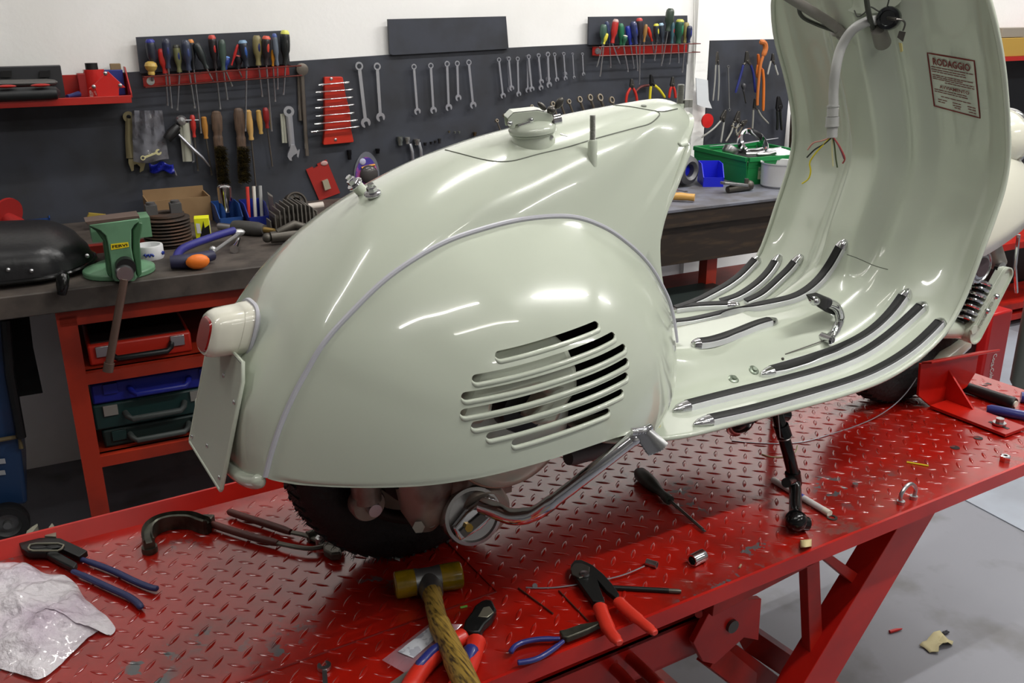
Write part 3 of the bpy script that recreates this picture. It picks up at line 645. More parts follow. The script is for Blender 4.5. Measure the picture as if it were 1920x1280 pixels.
# rear extension of the floor under the cowl
# ---------------- rubber strips
def strip(pts, w=.021, cap0=True, cap1=True, dens=60):
    P2 = catmull([(x, y, 0) for x, y in pts], dens); P = []; Nn = []
    for q in P2:
        h, n = cast(SV, q.x, q.y)
        if h is None: continue
        if n.dot(Vector(ray(q.x, q.y))) > 0: n = -n
        P.append(h); Nn.append(n)
    k = len(P)
    # smooth
    for _ in range(6):
        P = [P[0]]+[(P[i-1]+P[i]*2+P[i+1])/4 for i in range(1, k-1)]+[P[-1]]; Nn = [Nn[0]]+[((Nn[i-1]+Nn[i]*2+Nn[i+1])/4).normalized() for i in range(1, k-1)]+[Nn[-1]]
    def sweep(i0, i1, prof, m, name, par, tp=lambda t: 1.0):
        gr = []
        for i in range(i0, i1):
            T = (P[min(i+1, k-1)]-P[max(i-1, 0)]).normalized(); N = (Nn[i]-T*Nn[i].dot(T)).normalized(); S = T.cross(N)
            f = tp((i-i0)/(i1-1-i0)); gr.append([P[i]+S*a*f+N*(b*(.35+.65*f)) for a, b in prof])
        mb = MB(); mb.grid(gr); n = len(prof); L = len(gr)
        mb.f += [tuple(range(n)), tuple(range((L-1)*n+n-1, (L-1)*n-1, -1))]; mb.mi += [0, 0]
        return obj(name, mb, m, par, sharp=45)
    c0 = max(3, int(k*.028/max(.05, sum((P[i+1]-P[i]).length for i in range(k-1))))) 
    a0 = c0 if cap0 else 0; a1 = k-c0 if cap1 else k
    al = sweep(a0, a1, [(-w/2, -.001), (-w/2, .0095), (-w/2.5, .0102), (w/2.5, .0102), (w/2, .0095), (w/2, -.001)], ALSTRIP, 'floor_runner', sc)
    sweep(a0, a1, [(-w/2.35, .008), (-w/2.35, .0112), (-w/2.9, .0128), (-w/9, .0115), (w/9, .0115), (w/2.9, .0128), (w/2.35, .0112), (w/2.35, .008)], RUBBER, 'rubber_insert', al)
    cp = [(-w/1.85, -.001), (-w/1.85, .008), (-w/2.9, .0125), (0, .0142), (w/2.9, .0125), (w/1.85, .008), (w/1.85, -.001)]
    if cap0: sweep(0, c0+1, cp, CHROME, 'end_cap', al, lambda t: .15+.85*math.sqrt(max(0, t)))
    if cap1: sweep(a1-1, k, cp, CHROME, 'end_cap', al, lambda t: .15+.85*math.sqrt(max(0, 1-t)))
strip([(1300, 800), (1400, 778), (1500, 750), (1600, 719), (1660, 692), (1708, 661), (1745, 628), (1772, 600)])
strip([(1262, 773), (1350, 750), (1450, 725), (1540, 700), (1610, 672), (1660, 640), (1705, 601), (1738, 568)])
strip([(1426, 706), (1480, 689), (1540, 671), (1590, 652), (1636, 625), (1675, 587), (1706, 542)])
strip([(1296, 649), (1330, 646), (1375, 632), (1420, 614), (1457, 604)])
strip([(1266, 610), (1300, 606), (1370, 590), (1440, 575), (1495, 561), (1535, 532), (1562, 495), (1587, 449)], cap0=False)
strip([(1266, 584), (1320, 578), (1388, 575)], cap0=False)
strip([(1262, 566), (1310, 562), (1350, 548), (1385, 525), (1410, 500), (1425, 482)], cap0=False)
strip([(1352, 571), (1385, 560), (1420, 537), (1446, 510), (1465, 478)], cap0=False)
strip([(1400, 571), (1430, 556), (1465, 525), (1485, 505), (1506, 478)], cap0=False)
# bolts in the floor
for q in ((1375, 711), (1413, 694)):
    p, n = cast(SV, *q); n = -n if n.z < 0 else n
    mb = MB(); mb.lathe([(.0095, 0), (.0098, .0012), (.0085, .0022), (.004, .003)], p, n, 20); mb.cyl(p+n*.002, p+n*.006, .0048, n=6); obj('floor_bolt', mb, mat('zinc_green', (140, 150, 135), .35, .7), sc)
p, n = cast(SV, 1229, 798); mb = MB(); mb.lathe([(.0085, -.002), (.008, .0015), (0, .002)], p, EZ, 20); obj('floor_plug', mb, mat('cream_plug', (206, 196, 150), .4), sc, label='cream plug')
# brake pedal
p0 = onx(1557, 632, 1.10)
pa = ony(1550, 634, -.155)
mb = MB(); mb.tube(catmull([pa, ony(1563, 625, -.152), ony(1573, 605, -.15), ony(1574, 590, -.15), ony(1566, 575, -.15), ony(1552, 568, -.15)], 24), [.008]*6+[.0085]*6+[.0095]*6+[.010]*6, 14)
ped = obj('brake_pedal', mb, CHROME, sc)
mb = MB(); mb.cyl(pa+Vector((0, -.012, 0)), pa+Vector((0, .012, 0)), .0085, n=16); mb.cyl(pa+Vector((0, -.016, 0)), pa+Vector((0, .004, 0)), .005, n=6); mb.ball(ony(1563, 628, -.165), .005, 10); obj('pedal_pivot', mb, CHROME, ped)
A, B2, C2, D2, E2 = ony(1524, 562, -.155), ony(1538, 557, -.15), ony(1570, 566, -.14), ony(1577, 578, -.14), ony(1570, 592, -.15)
mb = MB(); mb.poly([ony(1524, 560, -.16), ony(1543, 556, -.15), ony(1568, 566, -.14), ony(1577, 580, -.14), ony(1568, 593, -.15), ony(1550, 586, -.155), ony(1530, 572, -.16)], (-.004, .016, .006)); obj('pedal_rubber', mb, RUBBER, ped, bevel=.003)
mb = MB(); mb.ball(ony(1527, 564, -.155), .009, 12, sc=(1, 1.3, 1)); obj('pedal_tip', mb, CHROME, ped)
mb = MB(); mb.tube([ony(1545, 638, -.155), on(SV, [(1472, 664)])[0]], .0011, 6); h = on(SV, [(1467, 673)], .001)[0]; mb.ball(h, .003, 8); obj('brake_rod', mb, DSTEEL, ped)
# cut line at the foot of the column cover
seam([(1588, 477), (1600, 481), (1615, 487), (1640, 498), (1665, 505), (1700, 505)][:5], .0007, SV, SEAM, 'shield_seam')
# ---------------- RODAGGIO transfer
tq = [(1752, 198), (1838, 221), (1827, 114), (1739, 99)]     # bl, br, tr, tl
LBL = mat('dark_red_print', (120, 40, 34), .5)
def lq(u, v):   # picture point inside the transfer
    a = [tq[0][k]*(1-u)+tq[1][k]*u for k in (0, 1)]; b = [tq[3][k]*(1-u)+tq[2][k]*u for k in (0, 1)]; return (a[0]*(1-v)+b[0]*v, a[1]*(1-v)+b[1]*v)
def lp(u, v, l=.0007): return on(SV, [lq(u, v)], l)[0]
fr = [lp(u, 0) for u in np.linspace(0, 1, 9)]+[lp(1, v) for v in np.linspace(0, 1, 9)[1:]]+[lp(u, 1) for u in np.linspace(1, 0, 9)[1:]]+[lp(0, v) for v in np.linspace(1, 0, 9)[1:]]
mb = MB(); mb.tube(fr, .0012, 6)
def ltext(txt, u0, u1, v0, v1, bold=.02):
    t = textmesh(txt, [lp(u0, v0), lp(u1, v0), lp(u1, v1), lp(u0, v1)], (0, 0, 0), bold=bold)
    n = (lp(1, 0)-lp(0, 0)).cross(lp(0, 1)-lp(0, 0)).normalized(); n = n if n.x < 0 else -n
    mb.add([v+n*.0012 for v in t.v], t.f)
ltext('RODAGGIO', .10, .90, .80, .935, .03); ltext('AVVIAMENTO', .18, .82, .375, .44, .02)
rr = random.Random(5)
for (v, u0, u1) in ((.745, .04, .94), (.70, .04, .8), (.66, .05, .78), (.595, .05, .94), (.56, .05, .70), (.525, .05, .94), (.485, .3, .94), (.325, .05, .75), (.285, .05, .78), (.21, .18, .85), (.145, .1, .3), (.10, .1, .25), (.145, .42, .6), (.10, .42, .6), (.06, .45, .58), (.145, .74, .92), (.10, .75, .92), (.05, .76, .92)):
    u = u0
    while u < u1-.02:
        L = min(rr.uniform(.05, .13), u1-u); a, b = lp(u, v), lp(u+L, v); up_ = lp(u, v+.014)-a
        mb.add([a, b, b+up_, a+up_], [(0, 1, 2, 3)]); u += L+.012
obj('running_in_transfer', mb, LBL, sc, label='dark red printed running-in transfer headed RODAGGIO', flat=True)
# ---------------- steering column end, ignition lock, cables
GREYC = mat('pale_grey_sleeve', (170, 170, 168), .4)
def pc(x, y, X): return onx(x, y, X)
mb = MB(); mb.tube(catmull([pc(1640, 38, 1.15), pc(1622, 42, 1.13), pc(1597, 58, 1.11), pc(1577, 90, 1.10), pc(1567, 130, 1.09), pc(1563, 170, 1.09), pc(1563, 200, 1.09), pc(1561, 255, 1.09)], 40), .0085, 14)
sl = obj('cable_sleeve', mb, GREYC, sc)
mb = MB()
for (a, b, r) in (((1562, 197), (1561, 218), .0098), ((1561, 219), (1560, 236), .0112), ((1560, 234), (1560, 238), .0118), ((1562, 198), (1562, 201), .0106), ((1560, 238), (1560, 258), .0088)):
    mb.cyl(pc(*a, 1.088), pc(*b, 1.088), r, n=20)
obj('sleeve_end', mb, GREYC, sl)
for nm, col, pts in (('pink_wire', (190, 130, 120), [(1558, 258), (1540, 264), (1525, 268), (1514, 281)]), ('black_wire', (18, 18, 18), [(1559, 258), (1545, 270), (1528, 280), (1513, 295)]), ('yellow_wire', (214, 196, 30), [(1557, 258), (1540, 275), (1527, 290), (1518, 305), (1520, 320), (1516, 335), (1504, 344)]),
                     ('cream_wire', (200, 195, 150), [(1561, 258), (1560, 275), (1561, 295), (1562, 312)]), ('green_wire', (60, 70, 40), [(1562, 258), (1565, 275), (1567, 295), (1570, 314)]), ('purple_wire', (110, 60, 80), [(1563, 258), (1572, 272), (1578, 285), (1583, 298)]), ('red_wire', (150, 60, 60), [(1563, 258), (1575, 276), (1584, 296), (1580, 306)])):
    mb = MB(); mb.tube(catmull([pc(x, y, 1.085) for x, y in pts], 16), .0014, 6); obj('wire', mb, mat(nm, col, .5), sl, label=nm.replace('_', ' '))
mb = MB(); mb.tube(catmull([pc(1455, -22, 1.02), pc(1480, -5, 1.05), pc(1520, 20, 1.10), pc(1555, 42, 1.14), pc(1585, 68, 1.17)], 24), .0088, 14); mb.cyl(pc(1567, 55, 1.155), pc(1571, 58, 1.16), .0115, n=18); mb.cyl(pc(1577, 62, 1.165), pc(1581, 66, 1.17), .011, n=18); obj('handlebar_cable_sleeve', mb, mat('worn_grey_sleeve', (128, 124, 118), .4), sc)
mb = MB(); mb.tube(catmull([pc(1503, -10, 1.09), pc(1498, 15, 1.10), pc(1505, 32, 1.11), pc(1530, 45, 1.13), pc(1565, 58, 1.15)], 20), .0035, 8); obj('control_cable', mb, mat('dark_grey_cable', (62, 64, 58), .5), sc)
mb = MB(); mb.tube(catmull([pc(1623, -20, 1.10), pc(1627, 15, 1.11), pc(1634, 45, 1.14), pc(1641, 60, 1.17)], 12), .0045, 8); obj('brake_cable', mb, mat('dark_grey_cable', (62, 64, 58), .5), sc)
mb = MB(); mb.tube(catmull([pc(1602, 20, 1.14), pc(1608, 31, 1.13), pc(1620, 25, 1.13), pc(1632, 13, 1.14), pc(1650, 22, 1.15), pc(1662, 15, 1.16), pc(1668, -6, 1.16)], 30), .0013, 6); obj('thin_wire', mb, mat('dark_grey_cable', (62, 64, 58), .5), sc)
mb = MB(); mb.cyl(pc(1646, 52, 1.155), pc(1655, 80, 1.20), .0125, .0145, n=20); obj('cable_grommet', mb, mat('worn_grey_sleeve', (128, 124, 118), .4), sc)
kx = (pc(1664, 34, 1.15)-pc(1672, 36, 1.20)).normalized(); k0 = pc(1665, 34, 1.155)
mb = MB(); mb.lathe([(.019, -.03), (.0195, 0), (.018, .004), (.013, .005), (.012, .002), (.0, .002)], k0, kx, 28); lk = obj('ignition_lock', mb, mat('dark_chrome', (90, 92, 94), .15, 1), sc)
mb = MB(); mb.tube([k0+kx*.002, pc(1680, 36, 1.13)], .003, 8); mb.tube(catmull([pc(1680, 36, 1.13), pc(1692, 38, 1.14), pc(1697, 45, 1.15), pc(1693, 58, 1.15)], 12), .0016, 6); mb.poly([pc(1686, 58, 1.15), pc(1697, 60, 1.15), pc(1692, 78, 1.15), pc(1682, 70, 1.15)], (.002, 0, 0)); obj('key_ring', mb, DSTEEL, lk)
mb = MB(); mb.poly([pc(1685, 80, 1.148), pc(1690, 81, 1.148), pc(1692, 96, 1.148), pc(1688, 98, 1.148)], (.002, 0, 0)); obj('key_blade', mb, mat('brass', (200, 190, 130), .35, .8), lk)
# upper column casing (top of the shield, just below the cropped handlebar)
mb = MB(); mb.tube(catmull([pc(1637, 2, 1.19), pc(1635, -40, 1.17), pc(1630, -80, 1.14)], 10), [.048, .045, .042, .04, .04, .04, .04, .04, .04, .04], 24, flat=.9); obj('column_casing', mb, BODY, sc)
# ---------------- front wheel, fork, fender, headlamp
FW, fc_ = tyre(1.455, name='front_wheel')
ff = Vector((1.455, YC, .2))
gfd = []
for i in range(37):
    th_ = PI*i/36; row = []        # from back (0) to front (pi)
    for j in range(25):
        ph = PI*j/24; cx_ = -math.cos(th_); rx_ = .19 if cx_ < 0 else .26
        row.append(Vector((1.545+cx_*rx_, YC-math.cos(ph)*.105*max(.0, math.sin(th_))**.75, .335+math.sin(ph)**.9*.185*max(.0, math.sin(th_))**.85+.065*max(0, cx_))))
    gfd.append(row)
mb = MB(); mb.grid(gfd); obj('front_fender', mb, mat('cream_paint', (226, 224, 208), .15, coat=.6), sc, sharp=60, solid=.002)
hl = HLP; hc = Vector((hl['x'], YC, hl['z']))
mb = MB(); mb.lathe([(0, -.062), (.025, -.057), (.045, -.042), (.055, -.020), (.059, 0), (.059, .012), (.055, .02)], hc, (1, 0, .1), 40); obj('headlamp_shell', mb, MATS['cream_paint'], sc)
mb = MB(); mb.lathe([(.062, .010), (.062, .024), (.056, .032), (.0, .036)], hc, (1, 0, .1), 40); obj('headlamp_rim', mb, CHROME, sc)
mb = MB(); mb.tube([hc+Vector((-.01, 0, -.05)), hc+Vector((-.01, 0, -.09))], .022, 14); obj('headlamp_stalk', mb, MATS['cream_paint'], sc)
YS = -.15
def py(x, y, o=0): return ony(x, y, YS+o)
l0, l1 = py(1828, 625), py(1886, 516)
d = (l1-l0).normalized(); u = Vector((-d.z, 0, d.x)); L = (l1-l0).length
def cap(r, inset=0): return [l0+d*math.cos(t)*r+u*math.sin(t)*r for t in np.linspace(PI/2, 3*PI/2, 12)]+[l1+d*math.cos(t)*r*.8+u*math.sin(t)*r*.8 for t in np.linspace(-PI/2, PI/2, 12)]
lk_ = obj('suspension_link', MB().poly(cap(.023), (0, .018, 0)), BODY, sc, bevel=.002)
mb = MB(); o_ = cap(.023); i_ = cap(.0195); n = len(o_); vs2 = [p+Vector((0, 0, 0)) for p in o_]+[p+Vector((0, -.005, 0)) for p in o_]+[p+Vector((0, -.005, 0)) for p in i_]+[p for p in i_]
mb.add(vs2, [(r*n+k, r*n+(k+1) % n, (r+1)*n+(k+1) % n, (r+1)*n+k) for r in range(3) for k in range(n)]); obj('link_rim', mb, BODY, lk_)
tb = MB(); t = textmesh('PIAGGIO', [l0+d*.012+u*.004+Vector((0, -.0075, 0)), l0+d*.075+u*.004+Vector((0, -.0075, 0)), l0+d*.075+u*.015+Vector((0, -.0075, 0)), l0+d*.012+u*.015+Vector((0, -.0075, 0))], (0, 0, 0), bold=.02)
mb = MB(); mb.poly([l0+d*.008+u*.003, l0+d*.085+u*.003, l0+d*.085+u*.016, l0+d*.008+u*.016], (0, -.006, 0)); obj('name_panel', mb, BODY, lk_)
mb = MB(); mb.add([v+Vector((0, 0, 0)) for v in t.v], t.f); obj('raised_letters', mb, mat('letter_shade', (140, 144, 126), .4), lk_)
mb = MB()
for q in ((1866, 555), (1849, 582)): p = py(*q, -.004); mb.lathe([(.006, 0), (.0065, -.004), (.004, -.008), (0, -.009)], p, (0, 1, 0), 16)
obj('link_bolt', mb, CHROME, lk_)
mb = MB(); p = py(1825, 617, -.004); mb.cyl(p, p+Vector((0, -.003, 0)), .011, n=6); obj('link_nut', mb, BODY, lk_)
mb = MB(); p = py(1828, 625); mb.cyl(p+Vector((0, .018, 0)), p+Vector((0, .06, 0)), .022, .024, 24); mb.tube([p+Vector((0, .03, 0)), p+Vector((-.08, .03, .015))], .02, 14); obj('link_hub', mb, BODY, sc)
q = py(1838, 500, .01); mb = MB(); mb.lathe([(.036, .03), (.037, 0), (.035, -.003), (.031, -.004), (.029, -.001), (.026, -.001), (.026, -.004), (.0235, -.005), (0, -.005)], q, (0, 1, 0), 36); obj('damper_cap', mb, mat('grey_chrome', (175, 174, 178), .22, .9), sc, sharp=25)
mb = MB(); mb.lathe([(0, -.0065), (.021, -.0065), (.021, 0)], q, (0, 1, 0), 28); obj('damper_cap_centre', mb, mat('plum_grey', (86, 72, 76), .5, .4), sc)
s1, s2 = py(1843, 525, .02), py(1805, 600, .02); mb = MB(); pts = []; ax_ = (s2-s1); uu, vv, aa = basis(ax_)
for k in range(140): a = k/139*2*PI*7; pts.append(s1+ax_*(k/139)+(uu*math.cos(a)+vv*math.sin(a))*.019)
mb.tube(pts, .0042, 8); obj('coil_spring', mb, CHROME, sc)
mb = MB(); mb.tube([s1, s2], .012, 12); obj('damper_body', mb, BLACK, sc)
mb = MB(); mb.tube([ony(1850, 440, -.11), ony(1872, 495, -.12)], [.022, .018], 14); obj('fork_leg', mb, ALU, sc)
q = py(1878, 505, .012); mb = MB(); mb.lathe([(.014, .01), (.016, 0), (.009, -.002)], q, (0, 1, 0), 20); mb.tube([ony(1910, 440, -.13), ony(1903, 500, -.13), ony(1906, 548, -.13)], .004, 8); obj('fork_fitting', mb, CHROME, sc)
mb = MB(); mb.lathe([(0, -.03), (.055, -.028), (.072, -.02), (.078, 0), (.06, .02)], Vector((1.44, YC-.03, .2)), (0, 1, 0), 40); obj('front_brake_drum', mb, mat('pale_cast_alu', (150, 155, 140), .4, .5), sc)
mb = MB(); mb.tube([ony(1752, 690, -.098), ony(1766, 674, -.098), ony(1808, 642, -.098)], [.020, .022, .018], 18); obj('brake_plate_arm', mb, BODY, sc)
# ---------------- kickstand
GB = GLOSSBLK
k = [onz(1492, 985, .012), ony(1490, 905, -.272), ony(1478, 850, -.262), ony(1464, 800, -.25), ony(1455, 768, -.24)]
kb = k[0]
ks = [kb+Vector((-.002, 0, .012)), kb.lerp(k[1], .35), k[1], k[2], k[3], k[4]]
st = obj('stand_leg', MB().tube(catmull(ks, 30), [.017, .0155, .013, .0115, .0108]+[.0105]*25, 16), GB, sc)
mb = MB(); mb.ball(kb+Vector((0, 0, .008)), .019, 16, sc=(1.05, .9, .95)); mb.tube([kb+Vector((0, 0, .006)), kb+Vector((.02, -.006, .0))], [.014, .012], 14); obj('rubber_boot', mb, GB, st)
for (a_, b_, r_, nm_) in ((ony(1474, 905, -.285), ony(1492, 897, -.265), .0085, 'foot_peg'), (ony(1486, 885, -.266), ony(1489, 908, -.268), .0135, 'stand_collar'), (ony(1464, 797, -.25), ony(1471, 818, -.255), .013, 'stand_collar')):
    mb = MB(); mb.cyl(a_, b_, r_, n=16); obj(nm_, mb, GB, st)
mb = MB(); p = ony(1472, 820, -.256); mb.lathe([(.0128, -.001), (.0135, 0), (.0128, .001)], p, (ks[4]-ks[3]), 18, closed=True); mb.tube([ony(1459, 775, -.26), ony(1463, 820, -.268), ony(1470, 822, -.262)], .001, 6); obj('stand_clip', mb, STEEL, st)
mb = MB(); mb.cyl(ony(1448, 772, -.23), ony(1475, 778, -.23), .011, n=14); mb.cyl(ony(1455, 768, -.24), ony(1455, 768, .12), .010, n=14); mb.tube([ony(1455, 768, .12), Vector((ony(1455, 768, .12).x+.03, .15, .10)), Vector((ony(1455, 768, .12).x+.05, .17, .02))], [.011, .011, .015], 14); obj('stand_crossbar', mb, GB, st)
mb = MB(); mb.lathe([(.02, 0), (.034, .002), (.036, .008), (.02, .02)], ony(1385, 793, -.2), (0, .3, 1), 28); mb.box((.85, YC, .17), (.3, .1, .03)); obj('stand_bracket', mb, GB, sc)
mb = MB(); mb.lathe([(.012, -.003), (.020, -.004), (.026, -.003), (.027, 0), (.02, .002)], ony(1388, 794, -.215), (.2, 1, .3), 28); obj('silencer_flange', mb, CHROME, sc)
RA = WA
# ================================================================== back wall boards and tools
ORD = ['first', 'second', 'third', 'fourth', 'fifth', 'sixth', 'seventh', 'eighth', 'ninth', 'tenth', 'eleventh', 'twelfth', 'thirteenth', 'fourteenth', 'fifteenth', 'sixteenth', 'seventeenth', 'eighteenth', 'nineteenth', 'twentieth', 'twenty-first', 'twenty-second', 'twenty-third']
def th(n): return ORD[n]
SLATE = mat('slate_blue_board', (58, 61, 70), .55, col2=(47, 48, 52), scale=7, lo=.4, hi=.7, rough2=.65)
WOODD = mat('dark_oily_wood', (50, 40, 32), .55, col2=(82, 64, 46), scale=9, lo=.5, hi=.8, stretch=(1, 6, 6))
def depth(p): return (Vector(p)-Vector(CC)).dot(Vector(CR[2]))
def mpp(p): return depth(p)/CF      # metres per picture pixel at p
def wboard(name, pxs, off, th_, m, label, cat, bevel=0, **k):
    mb = MB(); mb.poly([wall(x, y, off) for x, y in pxs], EN*th_); return obj(name, mb, m, label=label, cat=cat, bevel=bevel, flat=True, **k)
z_b = BZ-.04
def wall_at(px_, z, off=0):    # wall point with picture x near px_ at height z
    lo, hi = -200, 1600
    for _ in range(40):
        mid = (lo+hi)/2; 
        if wall(px_, mid, off).z > z: lo = mid
        else: hi = mid
    return wall(px_, (lo+hi)/2, off)
mb = MB(); tp_ = [wall(x, y, 0) for x, y in ((-300, 142), (0, 142), (130, 141), (262, 134), (500, 118), (800, 97.5), (1000, 87), (1102, 82.5), (1285, 77))]
bt = [Vector((tp_[-1].x, tp_[-1].y, .15)), Vector((tp_[0].x, tp_[0].y, .15))]
mb.poly(tp_+bt, EN*.018); obj('tool_board', mb, SLATE, label='long slate grey tool board on the wall behind both benches', cat='tool board', flat=True)
wboard('board_panel', [(254.3, 69.6), (536, 57), (542, 119.5), (262, 137)], .018, .012, SLATE, 'small slate board behind the left screwdriver rack', 'board')
wboard('board_panel', [(725.5, 36), (946, 30.5), (951, 91), (735, 103), (729, 101)], .018, .012, SLATE, 'empty slate board panel rising above the middle of the tool board', 'board')
wboard('board_panel', [(1102, 31.5), (1285.5, 29), (1286.5, 82), (1101, 84)], .018, .012, SLATE, 'small slate board behind the right screwdriver rack', 'board')
a, b = wall(1327, 76), wall(1483, 76)
mb = MB(); mb.poly([a, Vector((b.x, b.y, a.z)), Vector((b.x, b.y, .15)), Vector((a.x, a.y, .15))], EN*.018); obj('tool_board', mb, SLATE, label='square slate tool board right of the white pillar', cat='tool board', flat=True)
a = wall(1298, 70); b = wall(1322, 70)
mb = MB(); mb.poly([Vector((a.x, a.y, -HT)), Vector((b.x, b.y, -HT)), Vector((b.x, b.y, CE)), Vector((a.x, a.y, CE))], EN*.03); obj('trim_1', mb, WHITE, kind='structure', flat=True)
mb = MB(); a = wall(1301, 160, .035); b = wall(1302, -60, .035); mb.tube([a, b], .003, 6); obj('hanging_wire', mb, mat('white_cable', (215, 215, 210), .5), label='thin white cable running down the pillar', cat='cable')
mb = MB(); mb.poly([wall(x, y, .05) for x, y in ((1482, 215), (1492, 190), (1500, 290), (1478, 290))], EN*.03); obj('wooden_post', mb, WOODD, label='dark wooden post beside the right tool board', cat='post')
# ---- racks
REDP = mat('red_rack_paint', (168, 30, 24), .35, coat=.2)
def rack(l, r, hpx, where):
    a, b = wall(*l, .03), wall(*r, .03); h = mpp(a)*hpx
    t = thing('screwdriver_rack', 'red metal screwdriver rack with two wire rails, '+where, 'tool rack', a)
    mb = MB(); mb.poly([a, b, b-EZ*h, a-EZ*h], EN*.003); obj('back_strip', mb, REDP, t)
    mb = MB()
    for z in (0, -h): mb.tube([a+EZ*z, a+EZ*z+EN*.05, b+EZ*z+EN*.05+EX*.03, b+EZ*z+EX*.03], .0022, 6)
    for k in range(9): q = a.lerp(b, k/8); mb.tube([q, q+EN*.05], .0015, 5)
    obj('wire_rail', mb, mat('brown_red_wire', (96, 40, 34), .4), t)
    mb = MB(); p = a+EX*.022-EZ*h/2+EN*.003; mb.lathe([(.012, 0), (.012, .002), (.004, .002), (.004, .004), (0, .004)], p, EN, 18); obj('washer', mb, STEEL, t)
rack((266.9, 143), (541, 122.5), 18.5, 'left of the spanners'); rack((1110.5, 87.5), (1288, 81.5), 16, 'beside the white pillar')
def hprof(r, L, style):
    if style == 'ball': return [(r*.5, 0), (r*.55, L*.12), (r*.5, L*.25), (r*.8, L*.42), (r, L*.65), (r*.85, L*.88), (r*.4, L), (0, L)]
    if style == 'wood': return [(r*.7, 0), (r*.75, L*.05), (r*.6, L*.12), (r*.85, L*.3), (r, L*.6), (r*.85, L*.85), (r*.9, L*.95), (r*.5, L), (0, L)]
    return [(r*.62, 0), (r*.62, L*.06), (r*.5, L*.16), (r*.62, L*.28), (r*.95, L*.42), (r, L*.6), (r*.97, L*.82), (r*.85, L*.93), (r*.55, L), (0, L)]
def sdriver(top, bot, tip, r, col, label, off=.07, cap=None, band=None, style='std', group=None, name='screwdriver', tiplen=None, side=None, cat='screwdriver', bladecol=None):
    A, B = wall(*top, off), wall(*bot, off); s = mpp(A); r = r*s*1.12
    t = thing(name, label, cat, B, group); ax = (A-B).normalized(); L = (A-B).length
    mb = MB(); mb.lathe(hprof(r, L, style), B, ax, 16); h = obj('handle', mb, mat('handle_%d_%d_%d' % col, col, .35, coat=.2), t)
    if cap: mb = MB(); mb.lathe([(r*.9, L*.90), (r*.88, L*.95), (r*.58, L*1.015), (0, L*1.02)], B, ax, 16); obj('handle_cap', mb, mat('handle_%d_%d_%d' % cap, cap, .35, coat=.2), t)
    if band:
        mb = MB(); mb.ball(B+ax*L*.6+EN*r*.55+EX*r*.15, r*.7, 12, sc=(.62, .75, 2.0), ex=EX, ey=EN, ez=ax); obj('grip_inlay', mb, mat('handle_%d_%d_%d' % band, band, .4), t)
    if tip:
        T = wall(*tip, off-.01); mb = MB(); k = (T-B).normalized(); Lb = (T-B).length
        mb.tube([B, T-k*.008], .0028, 8); mb.tube([T-k*.009, T], [.0028, .0032], 8, flat=.35); obj('blade', mb, bladecol or STEEL, t)
    return t
def c1(x, y): return (220+x/5.333, 40+y/5.333)
def c2(x, y): return (220+x/5.333, 190+y/5.333)
def c5(x, y): return (1080+x/6.7375, 10+y/6.7375)
G1 = 'screwdrivers in the left red rack'
S1 = [((322,182),(372,480),(352,600),46,(38,42,54),(40,46,140),None,'std','large dark grey handle with a blue cap'),
 ((332,400),(342,535),(350,600),56,(196,164,84),None,None,'ball','stubby round yellow wooden handle'),
 ((440,272),(482,520),(505,845),40,(190,48,44),None,None,'std','plain red handle'),
 ((482,172),(510,470),(545,870),38,(42,46,66),None,(44,52,100),'std','dark navy handle behind the red one'),
 ((588,238),(622,508),(600,890),36,(110,110,76),(60,60,50),(42,54,110),'std','olive handle with a blue inlay'),
 ((680,186),(715,492),(775,870),42,(48,54,72),None,(54,66,112),'std','slate handle with a blue grey side'),
 ((732,184),(765,480),(838,1120),30,(34,36,40),(205,130,60),None,'std','black handle with an orange cap and a long blade'),
 ((785,218),(895,472),(962,600),38,(36,42,42),None,None,'std','dark green handle tilted to the right'),
 ((942,142),(985,472),(1030,880),38,(34,28,30),(190,60,50),(176,44,40),'std','black and red handle with a red cap'),
 ((1042,182),(1062,495),(1102,785),34,(58,74,66),None,None,'std','grey green handle'),
 ((1092,350),(1078,482),(1150,650),36,(40,60,130),(110,150,220),None,'ball','stubby handle with a pale blue round end'),
 ((1206,230),(1142,440),None,13,(180,36,34),None,None,'std','thin red handle tilted to the left'),
 ((1216,340),(1208,470),(1245,560),36,(34,30,34),(225,110,105),None,'ball','stubby black handle with a salmon round end'),
 ((1250,192),(1292,455),(1282,1100),44,(36,40,50),(120,150,180),(46,82,150),'std','black and bright blue handle and long blade'),
 ((1392,140),(1412,440),(1450,755),42,(128,118,80),None,(40,46,92),'std','translucent olive handle with a navy inlay'),
 ((1490,150),(1490,438),(1545,1100),42,(36,28,30),(215,90,70),(190,60,44),'std','black handle with a broad orange red cap'),
 ((1556,284),(1556,448),(1580,805),18,(214,140,40),None,None,'std','thin translucent orange handle'),
 ((1568,126),(1600,440),(1605,680),26,(96,104,116),(70,90,150),None,'std','slim smoky grey handle with a blue end'),
 ((1675,94),(1682,435),(1662,735),44,(30,32,32),(214,214,100),(40,40,38),'std','thick black handle with a yellow cap')]
for k, (a, b, c, r, col, cap, band, sty, desc) in enumerate(S1):
    sdriver(c1(*a), c1(*b), c1(*c) if c else None, r/5.333, col, 'screwdriver with '+desc+' in the left rack', off=.06+.012*(k % 2), cap=cap, band=band, style=sty, group=G1)
G2 = 'screwdrivers in the right red rack'
